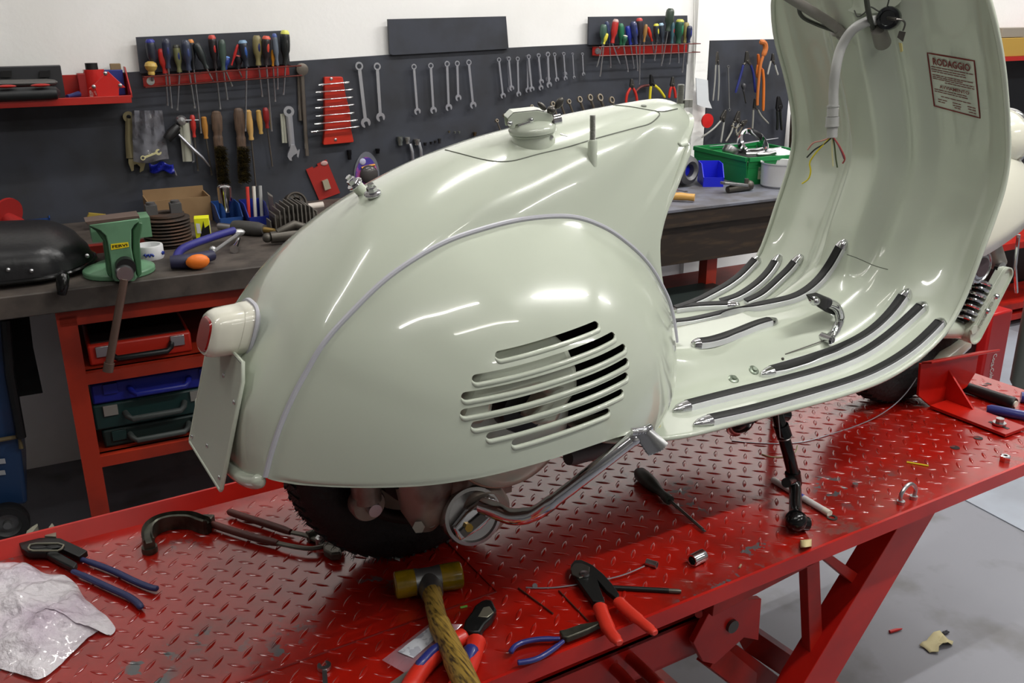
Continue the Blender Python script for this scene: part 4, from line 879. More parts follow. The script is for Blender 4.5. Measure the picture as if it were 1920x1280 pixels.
S2 = [((350,240),(340,490),(265,780),42,(62,92,80),None,None,'std','grey green handle'), ((394,356),(352,490),(305,900),21,(206,196,60),None,None,'std','small yellow handle leaning over'),
 ((385,205),(425,480),(440,790),30,(46,56,90),None,None,'std','dark blue handle behind the yellow one'),
 ((505,180),(458,478),(560,750),38,(176,42,38),(200,170,165),None,'std','bright red handle'), ((565,228),(572,500),(510,560),38,(36,104,72),None,None,'std','bottle green handle'),
 ((624,380),(600,505),(660,840),32,(40,90,66),(225,220,205),None,'ball','stubby green handle with a white round end'), ((652,262),(690,495),(735,800),34,(36,50,150),None,None,'std','royal blue handle'),
 ((722,205),(755,490),(780,830),42,(44,52,92),None,(40,56,140),'std','navy handle with a blue inlay'), ((800,165),(806,480),(802,1000),42,(44,38,44),(190,60,56),None,'std','black handle, flat red cap and long blade'),
 ((886,240),(858,462),(852,725),23,(150,110,60),None,None,'std','brown translucent handle'), ((905,275),(962,452),(1000,700),21,(196,50,34),None,None,'std','slim red handle tilted to the right'),
 ((1012,235),(1020,465),(992,690),34,(44,48,52),(214,206,70),(206,200,60),'std','black handle with a yellow cap and stripe'), ((1075,228),(1092,472),(1080,765),34,(48,56,66),(150,180,200),None,'std','dark handle with a pale blue cap'),
 ((1195,40),(1160,325),(1085,740),50,(48,62,52),None,None,'std','huge dark green handle standing tallest'), ((1222,215),(1212,480),(1182,745),28,(66,100,110),None,(190,40,40),'std','teal handle with a red inlay'),
 ((1316,180),(1290,485),(1300,730),52,(34,72,56),(190,190,80),(40,120,80),'std','thick green handle with a yellow top edge'), ((1398,215),(1372,474),(1345,850),34,(140,128,76),None,None,'std','olive yellow handle'),
 ((1435,258),(1420,474),(1402,745),36,(38,44,70),None,(40,50,130),'std','navy handle at the right end')]
for k, (a, b, c, r, col, cap, band, sty, desc) in enumerate(S2):
    sdriver(c5(*a), c5(*b), c5(*c) if c else None, r/6.7375, col, 'screwdriver with '+desc+' in the right rack', off=.06+.012*(k % 2), cap=cap, band=band, style=sty, group=G2)
# ---- spanners
WM = mat('spanner_steel', (196, 197, 205), .3, .85)
def spanner(ring, jaw, rr, label, off=.035, m=None, name='combination_spanner', cat='spanner', group=None, both_rings=False, plane=wall, nrm=None, thick=.005, base=None):
    A, B = plane(*ring, off), plane(*jaw, off); s = mpp(A); r = rr*s; n = Vector(nrm) if nrm is not None else EN
    d = (B-A).normalized(); u = n.cross(d).normalized(); mb = MB()
    mb.lathe([(r*.58, -thick*.5), (r*.95, -thick*.5), (r, 0), (r*.95, thick*.5), (r*.58, thick*.5)], A, n, 20, closed=True)
    w0, w1 = r*.42, r*.40; P0, P1 = A+d*r*.9, B-d*r*.6
    mb.poly([P0-u*w0, P0+u*w0, P1+u*w1, P1-u*w1], n*thick*.6); 
    for v in mb.v[-8:]: v -= n*thick*.3
    if both_rings: mb.lathe([(r*.55, -thick*.5), (r*.9, -thick*.5), (r*.95, 0), (r*.9, thick*.5), (r*.55, thick*.5)], B, n, 20, closed=True)
    else:
        J = []; R_ = r*1.22; tilt = .26; e = d*math.cos(tilt)+u*math.sin(tilt); f = n.cross(e)
        for k in range(13): t = .62+(2*PI-1.24)*k/12; J.append(B+e*math.cos(t)*R_*1.0+f*math.sin(t)*R_)
        J += [B+e*R_*.75-f*r*.48, B-e*r*.15-f*r*.48, B-e*r*.3, B-e*r*.15+f*r*.48, B+e*R_*.75+f*r*.48]
        o_ = len(mb.v); mb.poly(J, n*thick)
        for v in mb.v[o_:]: v -= n*thick*.5
    return obj(name, mb, m or WM, label=label, cat=cat, group=group, sharp=30)
big = [((673.3,124),(685.5,230),7.9,'largest spanner, right of the red spanner rack'), ((707,124.7),(713.3,219.5),7.2,'second largest spanner, next to the largest one'),
 ((775.8,125),(782.3,208.7),5.4,'first spanner of the middle group of five'), ((807.4,123.2),(812.5,206.5),5.6,'second spanner of the middle group of five'), ((838,119.7),(841.2,201.3),5.6,'third spanner of the middle group of five'),
 ((857,119),(859.1,183.4),5.2,'short spanner, fourth of the middle group of five'), ((878.7,117),(886.9,197),5.6,'bright spanner ending the middle group of five')]
for a, b, r, lb in big: spanner(a, b, r, lb+' on the slate board', group='spanners hanging on the slate board')
small = [((935.2,112),(943,179.4),4.4,.03), ((951.6,110.3),(955.5,167.6),4.2,.028), ((953.8,110.3),(959.1,165.3),4.2,.036), ((970.3,110.3),(972.2,176.3),4.2,.03), ((989,107.5),(989.4,169),4.2,.028), ((991,106.3),(996.9,167),4.4,.036), ((1008.6,105),(1014,164.5),4.2,.028),
 ((1009.6,104),(1014.8,153),4.2,.036), ((1025,103.5),(1027.3,148),4.0,.028), ((1027,102),(1029.4,159),4.8,.036), ((1039.5,102),(1044,149),3.6,.03), ((1056.3,101),(1059.3,138.5),3.4,.028), ((1056.6,101),(1059.9,146.6),3.4,.036), ((1073.4,101),(1076.3,145),2.4,.03), ((1091.9,101.3),(1093.8,138.8),2.8,.03)]
for k, (a, b, r, of) in enumerate(small):
    spanner(a, b, r, 'small spanner, %s from the left in the right-hand row below the white wall' % th(k), off=of+.004, group='small spanners in the right-hand row')
ring_row = [(200,1000,3.6),(300,940,4.4),(620,835,4.4),(735,815,4.6),(872,800,5.2),(965,790,5.4),(1065,770,5.0),(1195,745,6.4),(1320,722,6.6),(1440,722,7.4),(1580,752,6.8)]
for k, (x, y, r) in enumerate(ring_row):
    X, Y = 900+x/6.4, 70+y/6.4
    A = wall(X, Y, .05); B = wall(X+9, Y+24, .03); C_ = wall(X+10, Y+75, .03); s = mpp(A)*r; mb = MB(); n_ = (EN+EX*.3+EZ*.35).normalized()
    mb.lathe([(s*.62, -.004), (s*.95, -.004), (s, 0), (s*.95, .004), (s*.62, .004)], A, n_, 20, closed=True); mb.tube([A+(B-A).normalized()*s*.9, B, C_], [s*.5, s*.45, s*.35], 8, flat=.6)
    obj('ring_spanner', mb, mat('warm_steel', (176, 164, 145), .3, .85), label='offset ring spanner, %s from the left of the row rising behind the scooter body' % th(k), cat='spanner', group='ring spanners behind the scooter')
# red rack with seven small spanners
def c3(x, y): return (560+x/4.741, 80+y/4.741)
t = thing('spanner_rack', 'tapered red plastic rack holding seven small spanners crosswise', 'spanner rack', wall(628, 260, .02))
mb = MB(); mb.poly([wall(*c3(x, y), .018) for x, y in ((215,308),(225,302),(365,300),(378,306),(405,470),(440,600),(455,780),(475,870),(470,880),(212,905),(205,895),(218,780))], EN*.02); obj('rack_body', mb, mat('orange_red_plastic', (186, 44, 26), .4), t, bevel=.002)
for q in ((290, 322), (328, 862)):
    mb = MB(); p = wall(*c3(*q), .038); mb.ball(p, .006, 10, sc=(1, .5, 1)); obj('rack_screw', mb, STEEL, t)
for k, (a, b) in enumerate((((175,376),(447,350)),((150,440),(480,415)),((160,510),(478,483)),((145,580),(490,550)),((150,652),(490,622)),((135,722),(520,687)),((105,792),(535,745)))):
    A, B = wall(*c3(*a), .05), wall(*c3(*b), .05); d = (B-A).normalized(); mb = MB(); mb.tube([A, A.lerp(B, .12), A.lerp(B, .2), A.lerp(B, .82), A.lerp(B, .9), B], [.006, .0085, .004, .004, .0085, .006], 10, flat=.6)
    obj('small_spanner', mb, CHROME, label='small chrome spanner lying across the red rack, %s from the top' % th(k), cat='spanner', group='spanners across the red rack')
# breaker bar etc
mb = MB(); p = wall(566, 130, .04); mb.lathe([(.0, -.01), (.02, -.01), (.02, .008), (.012, .010), (0, .01)], p, EN, 20); mb.tube([p, wall(573, 250, .03), wall(576, 292, .03)], [.007, .007, .007], 8, flat=.5); obj('hinged_bar', mb, mat('old_steel', (120, 112, 104), .4, .8), label='long grey steel bar with a round hinged head left of the red spanner rack', cat='bar tool')
mb = MB(); mb.tube([wall(561, 135, .025), wall(564, 226, .025)], .008, 8, flat=.4); obj('steel_strip', mb, mat('old_steel', (120, 112, 104), .4, .8), label='shorter grey strip hanging behind the hinged bar', cat='bar tool')
# red hanging card, oval blister pack
t = wboard('card_packet', [(573, 317.5), (585, 312), (588, 315), (595, 311), (594, 307), (611.4, 299), (637, 361), (598, 375.5)], .02, .006, mat('red_card', (158, 36, 30), .4, coat=.3), 'red hanging card packet tilted below the spanner rack', 'packet')
mb = MB(); mb.poly([wall(x, y, .027) for x, y in ((603, 339), (613, 335), (619, 352), (608, 356))], EN*.012); obj('clear_blister', mb, mat('pale_blister', (160, 150, 130), .3), t)
mb = MB(); mb.ball(wall(608, 306, .027), .012, 12, sc=(1.1, .2, .7), ex=EX, ey=EN, ez=EZ); obj('hang_tab', mb, mat('pink_grey', (190, 150, 145), .4), t)
pts = [(674+math.cos(a)*0+ (687-674)+23.5*math.cos(a)*(1-.14*math.sin(a)), 322-38*math.sin(a)) for a in np.linspace(0, 2*PI, 28)[:-1]]
t = wboard('blister_pack', pts, .02, .004, mat('clear_grey_plastic', (112, 114, 122), .25), 'oval clear blister pack with pink and blue card behind the scooter tail', 'packet')
mb = MB(); mb.poly([wall(688+(x-688)*.88, 326+(y-322)*.84, .025) for x, y in pts], EN*.002); obj('printed_card', mb, mat('blue_violet_print', (70, 60, 150), .4, col2=(196, 90, 150), scale=14, lo=.45, hi=.55), t)
mb = MB(); mb.ball(wall(692, 327, .035), .034, 14, sc=(1, .5, 1), ex=EX, ey=EN, ez=EZ); obj('bubble', mb, mat('dark_bubble', (70, 66, 66), .2), t)
mb = MB(); mb.tube(catmull([wall(678, 315, .03), wall(690, 311, .03), wall(703, 309, .03)], 8), .004, 6); obj('orange_print', mb, mat('orange_print_ink', (220, 150, 40), .4), t)
mb = MB(); mb.ball(wall(680, 303, .028), .012, 10, sc=(1, .2, 1), ex=EX, ey=EN, ez=EZ); obj('pale_print', mb, mat('pale_lilac', (180, 180, 205), .4), t)
# sockets on clips
for k, (x, y, r, L, c) in enumerate(((750,264,6,16,(150,155,150)),(764,263,5.4,12,(190,190,186)),(782,266,6.4,11,(170,168,165)),(797,270,3.4,6,(60,60,62)),(808,268,2.6,5,(60,60,62)),(816,266,2.6,5,(70,70,72)),(824,264,3.4,9,(80,80,82)),(655,290,4.5,18,(46,46,50)),(708,283,4.4,9,(40,40,42)),(842,247,2.4,4,(140,130,110)),(853,248,2.4,4,(150,150,150)),(861,248,2.4,4,(150,150,150)),(890,251,4,7,(110,95,70)))):
    p = wall(x, y, .03); s = mpp(p); mb = MB(); mb.lathe([(r*s*.55, L*s*.5), (r*s, L*s*.5), (r*s, L*s*.05), (r*s*.8, -L*s*.1), (r*s*.8, -L*s*.5), (0, -L*s*.5)], p, EZ, 16)
    obj('socket', mb, mat('socket_%d' % c[0], c, .25, .85), label='socket clipped on the board above the scooter tail, %s from the left' % th({655:0,708:1,750:2,764:3,782:4,797:5,808:6,816:7,824:8,842:9,853:10,861:11,890:12}[x]), cat='socket', group='sockets clipped on the board')
for k, (x, y) in enumerate(((773, 288), (789, 284))):
    mb = MB(); mb.tube([wall(x-4, y-18, .03), wall(x, y-4, .04), wall(x+1, y+16, .03)], .006, 8); obj('socket_driver', mb, WM, label=['bright socket driver below the second steel socket', 'bright socket driver below the third steel socket'][k], cat='socket driver')
# ---- second row on the left part of the board
t = thing('plastic_bag', 'crumpled clear plastic bag hanging on the left of the board', 'bag', wall(275, 300, .04))
gb = []; rb = random.Random(2)
for i in range(17):
    v_ = i/16; row = []
    for j in range(13):
        u_ = j/12; x = 247+u_*(304-247)*(1-v_)+v_*(u_*(317-250)+3); y = 207+(302-207)*v_+(4*math.sin(u_*5) if v_ > .9 else 0); row.append(wall(x, y, .045+.02*math.sin(u_*PI)*(.4+v_)+rb.uniform(-.004, .004)+.008*math.sin(u_*18+v_*3)*(1-v_)))
    gb.append(row)
mb = MB(); mb.grid(gb); obj('clear_film', mb, mat('grey_clear_film', (120, 120, 128), .25, alpha=.72, coat=.5, col2=(95, 92, 96), scale=20), t, sharp=60)
spanner((268, 296), (297, 285), 4.6, 'pale yellow open spanner lying in the hanging plastic bag', off=.085, m=mat('cream_metal', (215, 208, 160), .35, .3), name='yellow_spanner')
wp_ = [wall(242, 222, .03), wall(241, 260, .03), wall(246, 296, .03)]
mb = MB(); mb.tube(wp_, [.012, .011, .016], 10, flat=.5); mb.lathe([(.007, -.004), (.017, -.004), (.017, .004), (.007, .004)], wall(241, 219, .03), EN, 20, closed=True)
J = [(240, 297), (262, 297), (272, 303), (268, 318), (261, 322), (262, 312), (256, 306), (250, 308), (250, 318), (246, 320), (240, 305)]
mb.poly([wall(x, y, .025) for x, y in J], EN*.016); obj('adjustable_spanner', mb, mat('old_brass_steel', (140, 130, 100), .4, .7), label='worn adjustable spanner half hidden by the hanging plastic bag', cat='spanner')
gb = [[wall(279+u_*46+v_*2, 306+v_*17+3*math.sin(u_*9), .035+.012*math.sin(u_*11+v_*5)) for u_ in np.linspace(0, 1, 12)] for v_ in np.linspace(0, 1, 6)]
mb = MB(); mb.grid(gb); obj('blue_bag', mb, mat('blue_film', (30, 40, 150), .3, coat=.5), label='shiny blue plastic bag poking out below the clear bag', cat='bag', solid=.003, sharp=60)
mb = MB(); mb.tube([wall(325, 315, .03), wall(331, 329, .03)], .0025, 6); obj('steel_pin', mb, WM, label='short steel pin beside the blue bag', cat='pin')
# grip tool with black handle, feeler strips
t = thing('valve_tool', 'hand tool with a black slanted handle and a steel crossbar', 'hand tool', wall(340, 230, .04))
mb = MB(); mb.tube([wall(*c2(600, 250), .05), wall(*c2(540, 320), .06), wall(*c2(495, 380), .06)], [.012, .017, .014], 12); obj('handle', mb, BLACK, t)
mb = MB(); mb.lathe([(.0, -.01), (.017, -.01), (.018, .0), (.012, .008), (.0, .010)], wall(*c2(640, 195), .045), EN, 20); mb.tube([wall(*c2(600, 190), .05), wall(*c2(820, 187), .05)], .0028, 8); obj('crossbar_head', mb, STEEL, t)
for k, (a, b, w_) in enumerate((((655, 250), (690, 600), .011), ((685, 215), (715, 600), .011))):
    mb = MB(); mb.tube([wall(*c2(*a), .04+.006*k), wall(*c2(*b), .04+.006*k)], w_, 8, flat=.3); obj('pale_strip', mb, mat('pale_metal', (185, 185, 170), .4, .4), label=['pale flat metal strip hanging behind another strip', 'pale flat metal strip hanging in front near the black slanted handle'][k], cat='metal strip')
mb = MB(); mb.tube([wall(*c2(612, 332), .055), wall(*c2(770, 490), .055), wall(*c2(850, 560), .055), wall(*c2(925, 650), .05)], [.004, .006, .005, .002], 8); obj('slanting_rod', mb, WM, label='thin steel rod slanting across the metal strips', cat='rod')
mb = MB(); mb.tube(catmull([wall(*c2(715, 200), .04), wall(*c2(735, 380), .04), wall(*c2(762, 560), .04), wall(*c2(765, 605), .04), wall(*c2(752, 605), .045)], 14), .003, 6); obj('wire_hook', mb, WM, label='long thin wire hook left of the red file handle', cat='hook')
OLD = mat('old_steel', (120, 112, 104), .4, .8)
sdriver(c2(748, 135), c2(770, 358), c2(808, 695), 25/5.333, (176, 44, 38), 'small file with a red handle beside the slanting rod', name='hand_file', cat='file', off=.045, bladecol=OLD)
sdriver(c2(862, 152), c2(888, 372), c2(945, 740), 28/5.333, (168, 116, 52), 'file with an orange brown wooden handle left of the wire brushes', name='hand_file', cat='file', style='wood', off=.045, bladecol=OLD)
sdriver(c2(1305, 85), c2(1340, 385), c2(1385, 850), 32/5.333, (190, 150, 90), 'long file with a pale wooden handle right of the wire brushes', name='hand_file', cat='file', style='wood', off=.045, bladecol=OLD)
sdriver(c2(1408, 85), c2(1438, 325), None, 26/5.333, (186, 150, 84), 'short pale wooden tool handle with a steel end', name='stub_chisel', cat='chisel', style='wood', off=.045)
sdriver(c2(1478, 62), c2(1500, 268), c2(1550, 650), 28/5.333, (140, 32, 34), 'thin file with a dark red handle', name='hand_file', cat='file', off=.045, bladecol=OLD)
for k, (a, m_, b, lb) in enumerate((((988, 95), (1010, 420), (1050, 830), 'wire brush with a brown wooden handle, the left of the pair'), ((1208, 65), (1240, 430), (1252, 800), 'wire brush with a brown wooden handle, the right of the pair'))):
    t = thing('wire_brush', lb, 'brush', wall(*c2(*m_), .03)); A, M_, B = (wall(*c2(*q), .045) for q in (a, m_, b)); mb = MB(); C_ = M_.lerp(B, .97)
    P = catmull([A, A.lerp(M_, .3), A.lerp(M_, .7), M_, C_], 20); mb.tube(P, [.008]+[.015]*2+[.018]*3+[.0175]*3+[.014]*3+[.016]*7+[.008], 10, flat=.5); obj('brush_handle', mb, mat('brown_wood', (92, 72, 58), .5, col2=(70, 54, 44), scale=20, stretch=(8, 8, 1)), t)
    mb = MB(); r_ = random.Random(k)
    for i in range(900):
        u_ = r_.random(); p = M_.lerp(B, .04+.94*u_)+EX*r_.uniform(-.017, .017)+EN*.008; mb.tube([p, p+EN*.028+EX*r_.uniform(-.005, .008)+EZ*r_.uniform(-.01, .004)], .0008, 3, caps=False)
    obj('bristles', mb, mat('dark_brass_bristle', (58, 52, 34), .5, .4, col2=(96, 82, 40), scale=60), t)
t = thing('feeler_strips', 'two narrow pale strips hanging left of the adjustable spanner', 'metal strip', wall(530, 240, .03)); 
for k, (a, b) in enumerate((((1640, 125), (1660, 415)), ((1665, 120), (1688, 415)))):
    mb = MB(); mb.tube([wall(*c2(*a), .04), wall(*c2(*b), .04)], .0045, 8, flat=.4); obj('strip', mb, mat('pale_metal', (185, 185, 170), .4, .4), t)
A, B = wall(*c2(1712, 100), .045), wall(*c2(1745, 450), .045); mb = MB(); mb.lathe([(.008, -.005), (.017, -.005), (.018, .005), (.008, .005)], A, EN, 20, closed=True); mb.tube([A-EZ*.015, B], [.012, .011], 10, flat=.45)
mb.poly([wall(*c2(x, y), .04) for x, y in ((1725, 430), (1765, 430), (1790, 490), (1815, 475), (1808, 520), (1800, 560), (1785, 545), (1785, 515), (1752, 535), (1732, 560), (1738, 590), (1715, 585), (1693, 550), (1695, 520), (1712, 480))], EN*.014); obj('adjustable_spanner', mb, WM, label='bright adjustable spanner hanging with jaws down near the breaker bars', cat='spanner')
# nails / hooks
mb = MB()
# ---- pliers
def plier(head, piv, h1, h2, col, label, off=.05, rpx=2.6, hw=5, plane=wall, name='pliers', headm=None):
    """head tip, pivot, two handle paths (lists of picture points)"""
    P = plane(*piv, off); s = mpp(P); H_ = plane(*head, off); t = thing(name, label, 'pliers', P); d = (H_-P).normalized()
    nn = EN if plane is wall else EZ; u = nn.cross(d).normalized(); w_ = hw*s; mb = MB()
    mb.poly([P-u*w_*.7-d*w_*.6, P-u*w_, H_-u*w_*.35-d*w_*.2, H_, H_+u*w_*.35-d*w_*.2, P+u*w_, P+u*w_*.7-d*w_*.6], nn*.010); mb.cyl(P+nn*.004, P+nn*.014, w_*.45, n=14)
    for hp in (h1, h2): q = plane(*hp[0], off)+nn*.004; mb.tube([P+nn*.004, q], w_*.42, 8)
    obj('jaws', mb, headm or DSTEEL, t, bevel=.001)
    for hp in (h1, h2):
        mb = MB(); mb.tube(catmull([plane(*q, off)+nn*.004 for q in hp], 14), [rpx*s*.9]+[rpx*s]*12+[rpx*s*.7], 10); obj('handle', mb, mat('handle_%d_%d_%d' % col, col, .35, coat=.2), t)
    return t
plier(c5(690, 925), c5(698, 1010), [c5(680, 1045), c5(640, 1120), c5(625, 1220), c5(640, 1300)], [c5(712, 1045), c5(745, 1110), c5(762, 1200), c5(755, 1290)], (190, 44, 34), 'pliers with red handles hanging below the right rack on the left')
plier(c5(935, 870), c5(950, 985), [c5(938, 1020), c5(930, 1100), c5(925, 1190)], [c5(985, 1010), c5(1050, 1070), c5(1115, 1165)], (206, 190, 40), 'pliers with yellow handles hanging below the right rack', headm=BLACK)
plier(c5(1212, 900), c5(1208, 1000), [c5(1200, 1025), c5(1180, 1080), c5(1168, 1170)], [c5(1218, 1025), c5(1240, 1080), c5(1250, 1170)], (190, 44, 34), 'pliers with red handles hanging below the right rack beside the pillar')
mb = MB(); mb.tube(catmull([wall(*c5(755, 1090), .03), wall(*c5(820, 1030), .03), wall(*c5(920, 1010), .03)], 8), .005, 8); obj('brown_grip', mb, mat('brown_red_grip', (100, 44, 42), .5), label='single brown red curved handle behind the yellow pliers', cat='tool handle')
def c6(x, y): return (1310+x/5.82, 70+y/5.82)
plier(c6(195, 155), c6(195, 260), [c6(180, 300), c6(170, 480), c6(150, 690)], [c6(212, 300), c6(215, 480), c6(205, 690)], (150, 150, 146), 'long bare steel pliers, leftmost on the right tool board', rpx=1.5, hw=3.4)
plier(c6(515, 150), c6(520, 260), [c6(480, 300), c6(455, 400), c6(395, 605)], [c6(560, 300), c6(590, 400), c6(612, 600)], (36, 44, 110), 'large blue handled pliers on the right tool board', rpx=2.4, hw=6)
plier(c6(640, 180), c6(655, 320), [c6(640, 300), c6(630, 380), c6(640, 440)], [c6(690, 350), c6(702, 500), c6(697, 800)], (206, 110, 40), 'pliers with long orange handles on the right tool board', rpx=2.8, hw=4.5, headm=mat('orange_tool', (190, 96, 40), .4))
mb = MB(); mb.tube(catmull([wall(*c6(670, 50), .07), wall(*c6(715, 60), .07), wall(*c6(730, 120), .07), wall(*c6(705, 200), .07)], 12), [.006]+[.011]*10+[.008], 8); mb.tube(catmull([wall(*c6(705, 200), .07), wall(*c6(670, 330), .07), wall(*c6(645, 600), .07), wall(*c6(640, 740), .07)], 10), .006, 8); obj('hook_knife', mb, mat('orange_grip', (184, 104, 48), .4), label='curved orange hook handle tool in front of the orange pliers', cat='hand tool')
plier(c6(800, 175), c6(800, 260), [c6(780, 260), c6(762, 330), c6(745, 405)], [c6(825, 300), c6(838, 350), c6(858, 410)], (165, 165, 160), 'locking pliers near the leg shield on the right tool board', rpx=1.8, hw=4)
plier(c6(605, 665), c6(605, 760), [c6(590, 790), c6(585, 900), c6(575, 1045)], [c6(640, 790), c6(680, 860), c6(755, 940)], (140, 138, 130), 'locking pliers below the orange pliers', rpx=1.8, hw=4)
plier(c6(285, 790), c6(255, 880), [c6(235, 910), c6(150, 1000), c6(25, 1090)], [c6(270, 920), c6(255, 1020), c6(235, 1145)], (160, 160, 155), 'bare steel pliers low on the right board, handles spread left', rpx=1.8, hw=6)
plier(c6(430, 800), c6(410, 900), [c6(375, 930), c6(350, 1030), c6(290, 1135)], [c6(430, 930), c6(400, 1020), c6(430, 1080)], (150, 148, 140), 'dark headed steel pliers just above the green crate', rpx=1.8, hw=7)
plier(c6(860, 640), c6(870, 760), [c6(850, 800), c6(855, 900), c6(850, 1010)], [c6(885, 800), c6(890, 900), c6(900, 1010)], (26, 28, 26), 'all black pliers on the right edge of the right board', rpx=2.6, hw=8, headm=BLACK)
plier(c6(520, 905), c6(470, 940), [c6(440, 960), c6(400, 990), c6(350, 960)], [c6(470, 970), c6(440, 1030), c6(400, 1070)], (90, 84, 70), 'small dark pliers lying sideways above the green crate', rpx=1.8, hw=6)
spanner(c6(322, 322), c6(335, 790), 3.0, 'long thin offset spanner on the right tool board', off=.04, both_rings=True, m=mat('grey_steel', (150, 150, 150), .35, .8))
sdriver(c6(490, 500), c6(490, 590), c6(515, 720), 4.2, (60, 60, 64), 'small dark knob handled punch below the blue pliers', name='punch', cat='punch', off=.05, style='ball', bladecol=DSTEEL)
mb = MB(); mb.poly([wall(x, y, .06) for x, y in ((1304, 146), (1326, 150), (1328, 188), (1334, 203), (1318, 201), (1306, 196))], EN*.004); obj('white_rag', mb, mat('white_cloth', (205, 208, 212), .8), label='torn white cloth hanging on the pillar', cat='cloth')
mb = MB(); p = wall(1324, 226, .07); mb.lathe([(0, 0), (.024, 0), (.029, .004), (.029, .012), (0, .014)], p, EN, 28); obj('red_disc', mb, mat('bright_red_plastic', (196, 30, 28), .4), label='round red disc hanging behind the front edge of the scooter body', cat='disc')
# wall shelf at the left
def w2(x, y): return (x/5.817, 100+y/5.817)
def shelf_pt(x, y, off): return wall(*w2(x, y), off)
zt = wall(123, 190, .13).z
t = thing('wall_shelf', 'red metal wall shelf with raised ends at the left of the board', 'shelf', wall(120, 190, .02))
s0 = (wall(245, 180, .14)-W0).dot(EX); sL = s0-1.2
def L_(s, n, z): return wp(s, n, z)
zs = wall(246, 183, .15).z
mb = MB(); mb.box(L_((s0+sL)/2, .085, zs), (s0-sL, .13, .004), EX, EN, EZ); mb.box(L_((s0+sL)/2, .150, zs-.004), (s0-sL, .006, .022), EX, EN, EZ); mb.box(L_((s0+sL)/2, .022, zs+.03), (s0-sL, .004, .07), EX, EN, EZ)
mb.poly([L_(s0, .02, zs), L_(s0, .15, zs), L_(s0, .15, zs+.015), L_(s0, .06, zs+.085), L_(s0, .02, zs+.085)], EX*.004); obj('shelf_tray', mb, mat('red_shelf_paint', (172, 34, 26), .35, coat=.2), t, bevel=.001)
def onshelf(x, off=.09): return (wall(x, 175, off)-W0).dot(EX)
def sbox(name, x0, x1, ytop, off, d, m, label, cat, dz=0):
    a, b = onshelf(x0, off), onshelf(x1, off); zt_ = wall((x0+x1)/2, ytop, off).z
    mb = MB(); z0 = zs+.002+dz; mb.box(wp((a+b)/2, off-d/2, (z0+zt_)/2), (b-a, d, zt_-z0), EX, EN, EZ); return obj(name, mb, m, label=label, cat=cat, bevel=.002)
cs = sbox('tool_case', -140, 122, 126, .075, .05, mat('charcoal_plastic', (42, 43, 46), .5), 'closed black plastic tool case standing at the back of the red shelf', 'tool case')
for x in (12, 84):
    mb = MB(); mb.poly([wall(x-10, 133, .077), wall(x+10, 132, .077), wall(x+10, 144, .077), wall(x-10, 145, .077)], EN*.006); obj('case_latch', mb, BLACK, cs)
mb = MB(); A, B = wall(-60, 158, .10), wall(108, 154, .10); mb.tube([A, B-EX*.03, B-EX*.008, B], [.024, .024, .018, .006], 16, flat=.45); mb.tube([B-EX*.22-EZ*.01, B-EX*.22-EZ*.05], .02, 12); obj('air_gun', mb, mat('grey_tool', (84, 82, 80), .45), label='long grey tool resting against the black case on the shelf', cat='hand tool')
mb = MB(); A, B = wall(-60, 183, .15), wall(114, 177, .15); A.z = zs+.022; B.z = zs+.022; mb.tube([A, B-EX*.03, B-EX*.01, B], [.028, .028, .025, .008], 16, flat=.7); cs = obj('tool_pouch', mb, mat('black_moulded', (34, 36, 38), .45), label='low black moulded case with red insets lying on the shelf front', cat='tool case')
mb = MB(); 
for x in (14, 78): p = wall(x, 173, .17); p.z = zs+.046; mb.ball(p, .02, 12, sc=(1.3, .6, .25), ex=EX, ey=EN, ez=EZ)
obj('red_inset', mb, REDP, cs)
mb = MB(); A, B = wall(126, 181, .13), wall(147, 171, .09); A.z = zs+.009; B.z = zs+.012; mb.tube([A, A.lerp(B, .3), B], [.006, .006, .009], 10); obj('marker_pen', mb, mat('navy_plastic', (36, 44, 96), .4), label='small blue pen with a yellow tip lying on the red shelf', cat='pen')
sbox('red_box', 150, 168, 138, .07, .05, mat('dull_red_card', (140, 30, 30), .5), 'plain dull red carton on the shelf left of the spray can', 'box')
cn = thing('spray_can', 'red and white can with a black cap behind the magnet', 'can', wp(onshelf(183, .06), .05, zs)); sx = onshelf(182, .06); zc = wall(182, 130, .06).z
mb = MB(); mb.cyl(wp(sx, .055, zs+.002), wp(sx, .055, zc), .03, n=24); obj('can_body', mb, mat('red_white_label', (190, 40, 36), .3, col2=(215, 205, 200), scale=18, lo=.52, hi=.56), cn)
mb = MB(); mb.cyl(wp(sx-.004, .055, zc), wp(sx-.004, .055, wall(180, 118, .06).z), .018, n=20); obj('can_cap', mb, BLACK, cn)
sbox('blue_box', 196, 236, 131, .06, .04, mat('blue_carton', (38, 48, 120), .45), 'dark blue carton at the right end of the red shelf', 'box')
sbox('kraft_box', 214, 234, 119, .045, .02, mat('kraft_card', (130, 110, 80), .6), 'small brown carton sticking up behind the blue carton', 'box')
hp_ = [(166, 166), (202, 133.5), (234.5, 163.5), (222, 164.5), (222, 179), (182, 181), (178.5, 167)]
mg = wboard('welding_magnet', hp_, .13, .018, mat('bright_red_paint', (196, 28, 24), .35, coat=.2), 'red house shaped welding magnet standing on the shelf', 'magnet', bevel=.001)
mb = MB()
for q in ((197.5, 137.5), (176, 162.5), (225.5, 160)): mb.ball(wall(*q, .149), .006, 10, sc=(1, .5, 1), ex=EX, ey=EN, ez=EZ)
obj('rivets', mb, STEEL, mg)
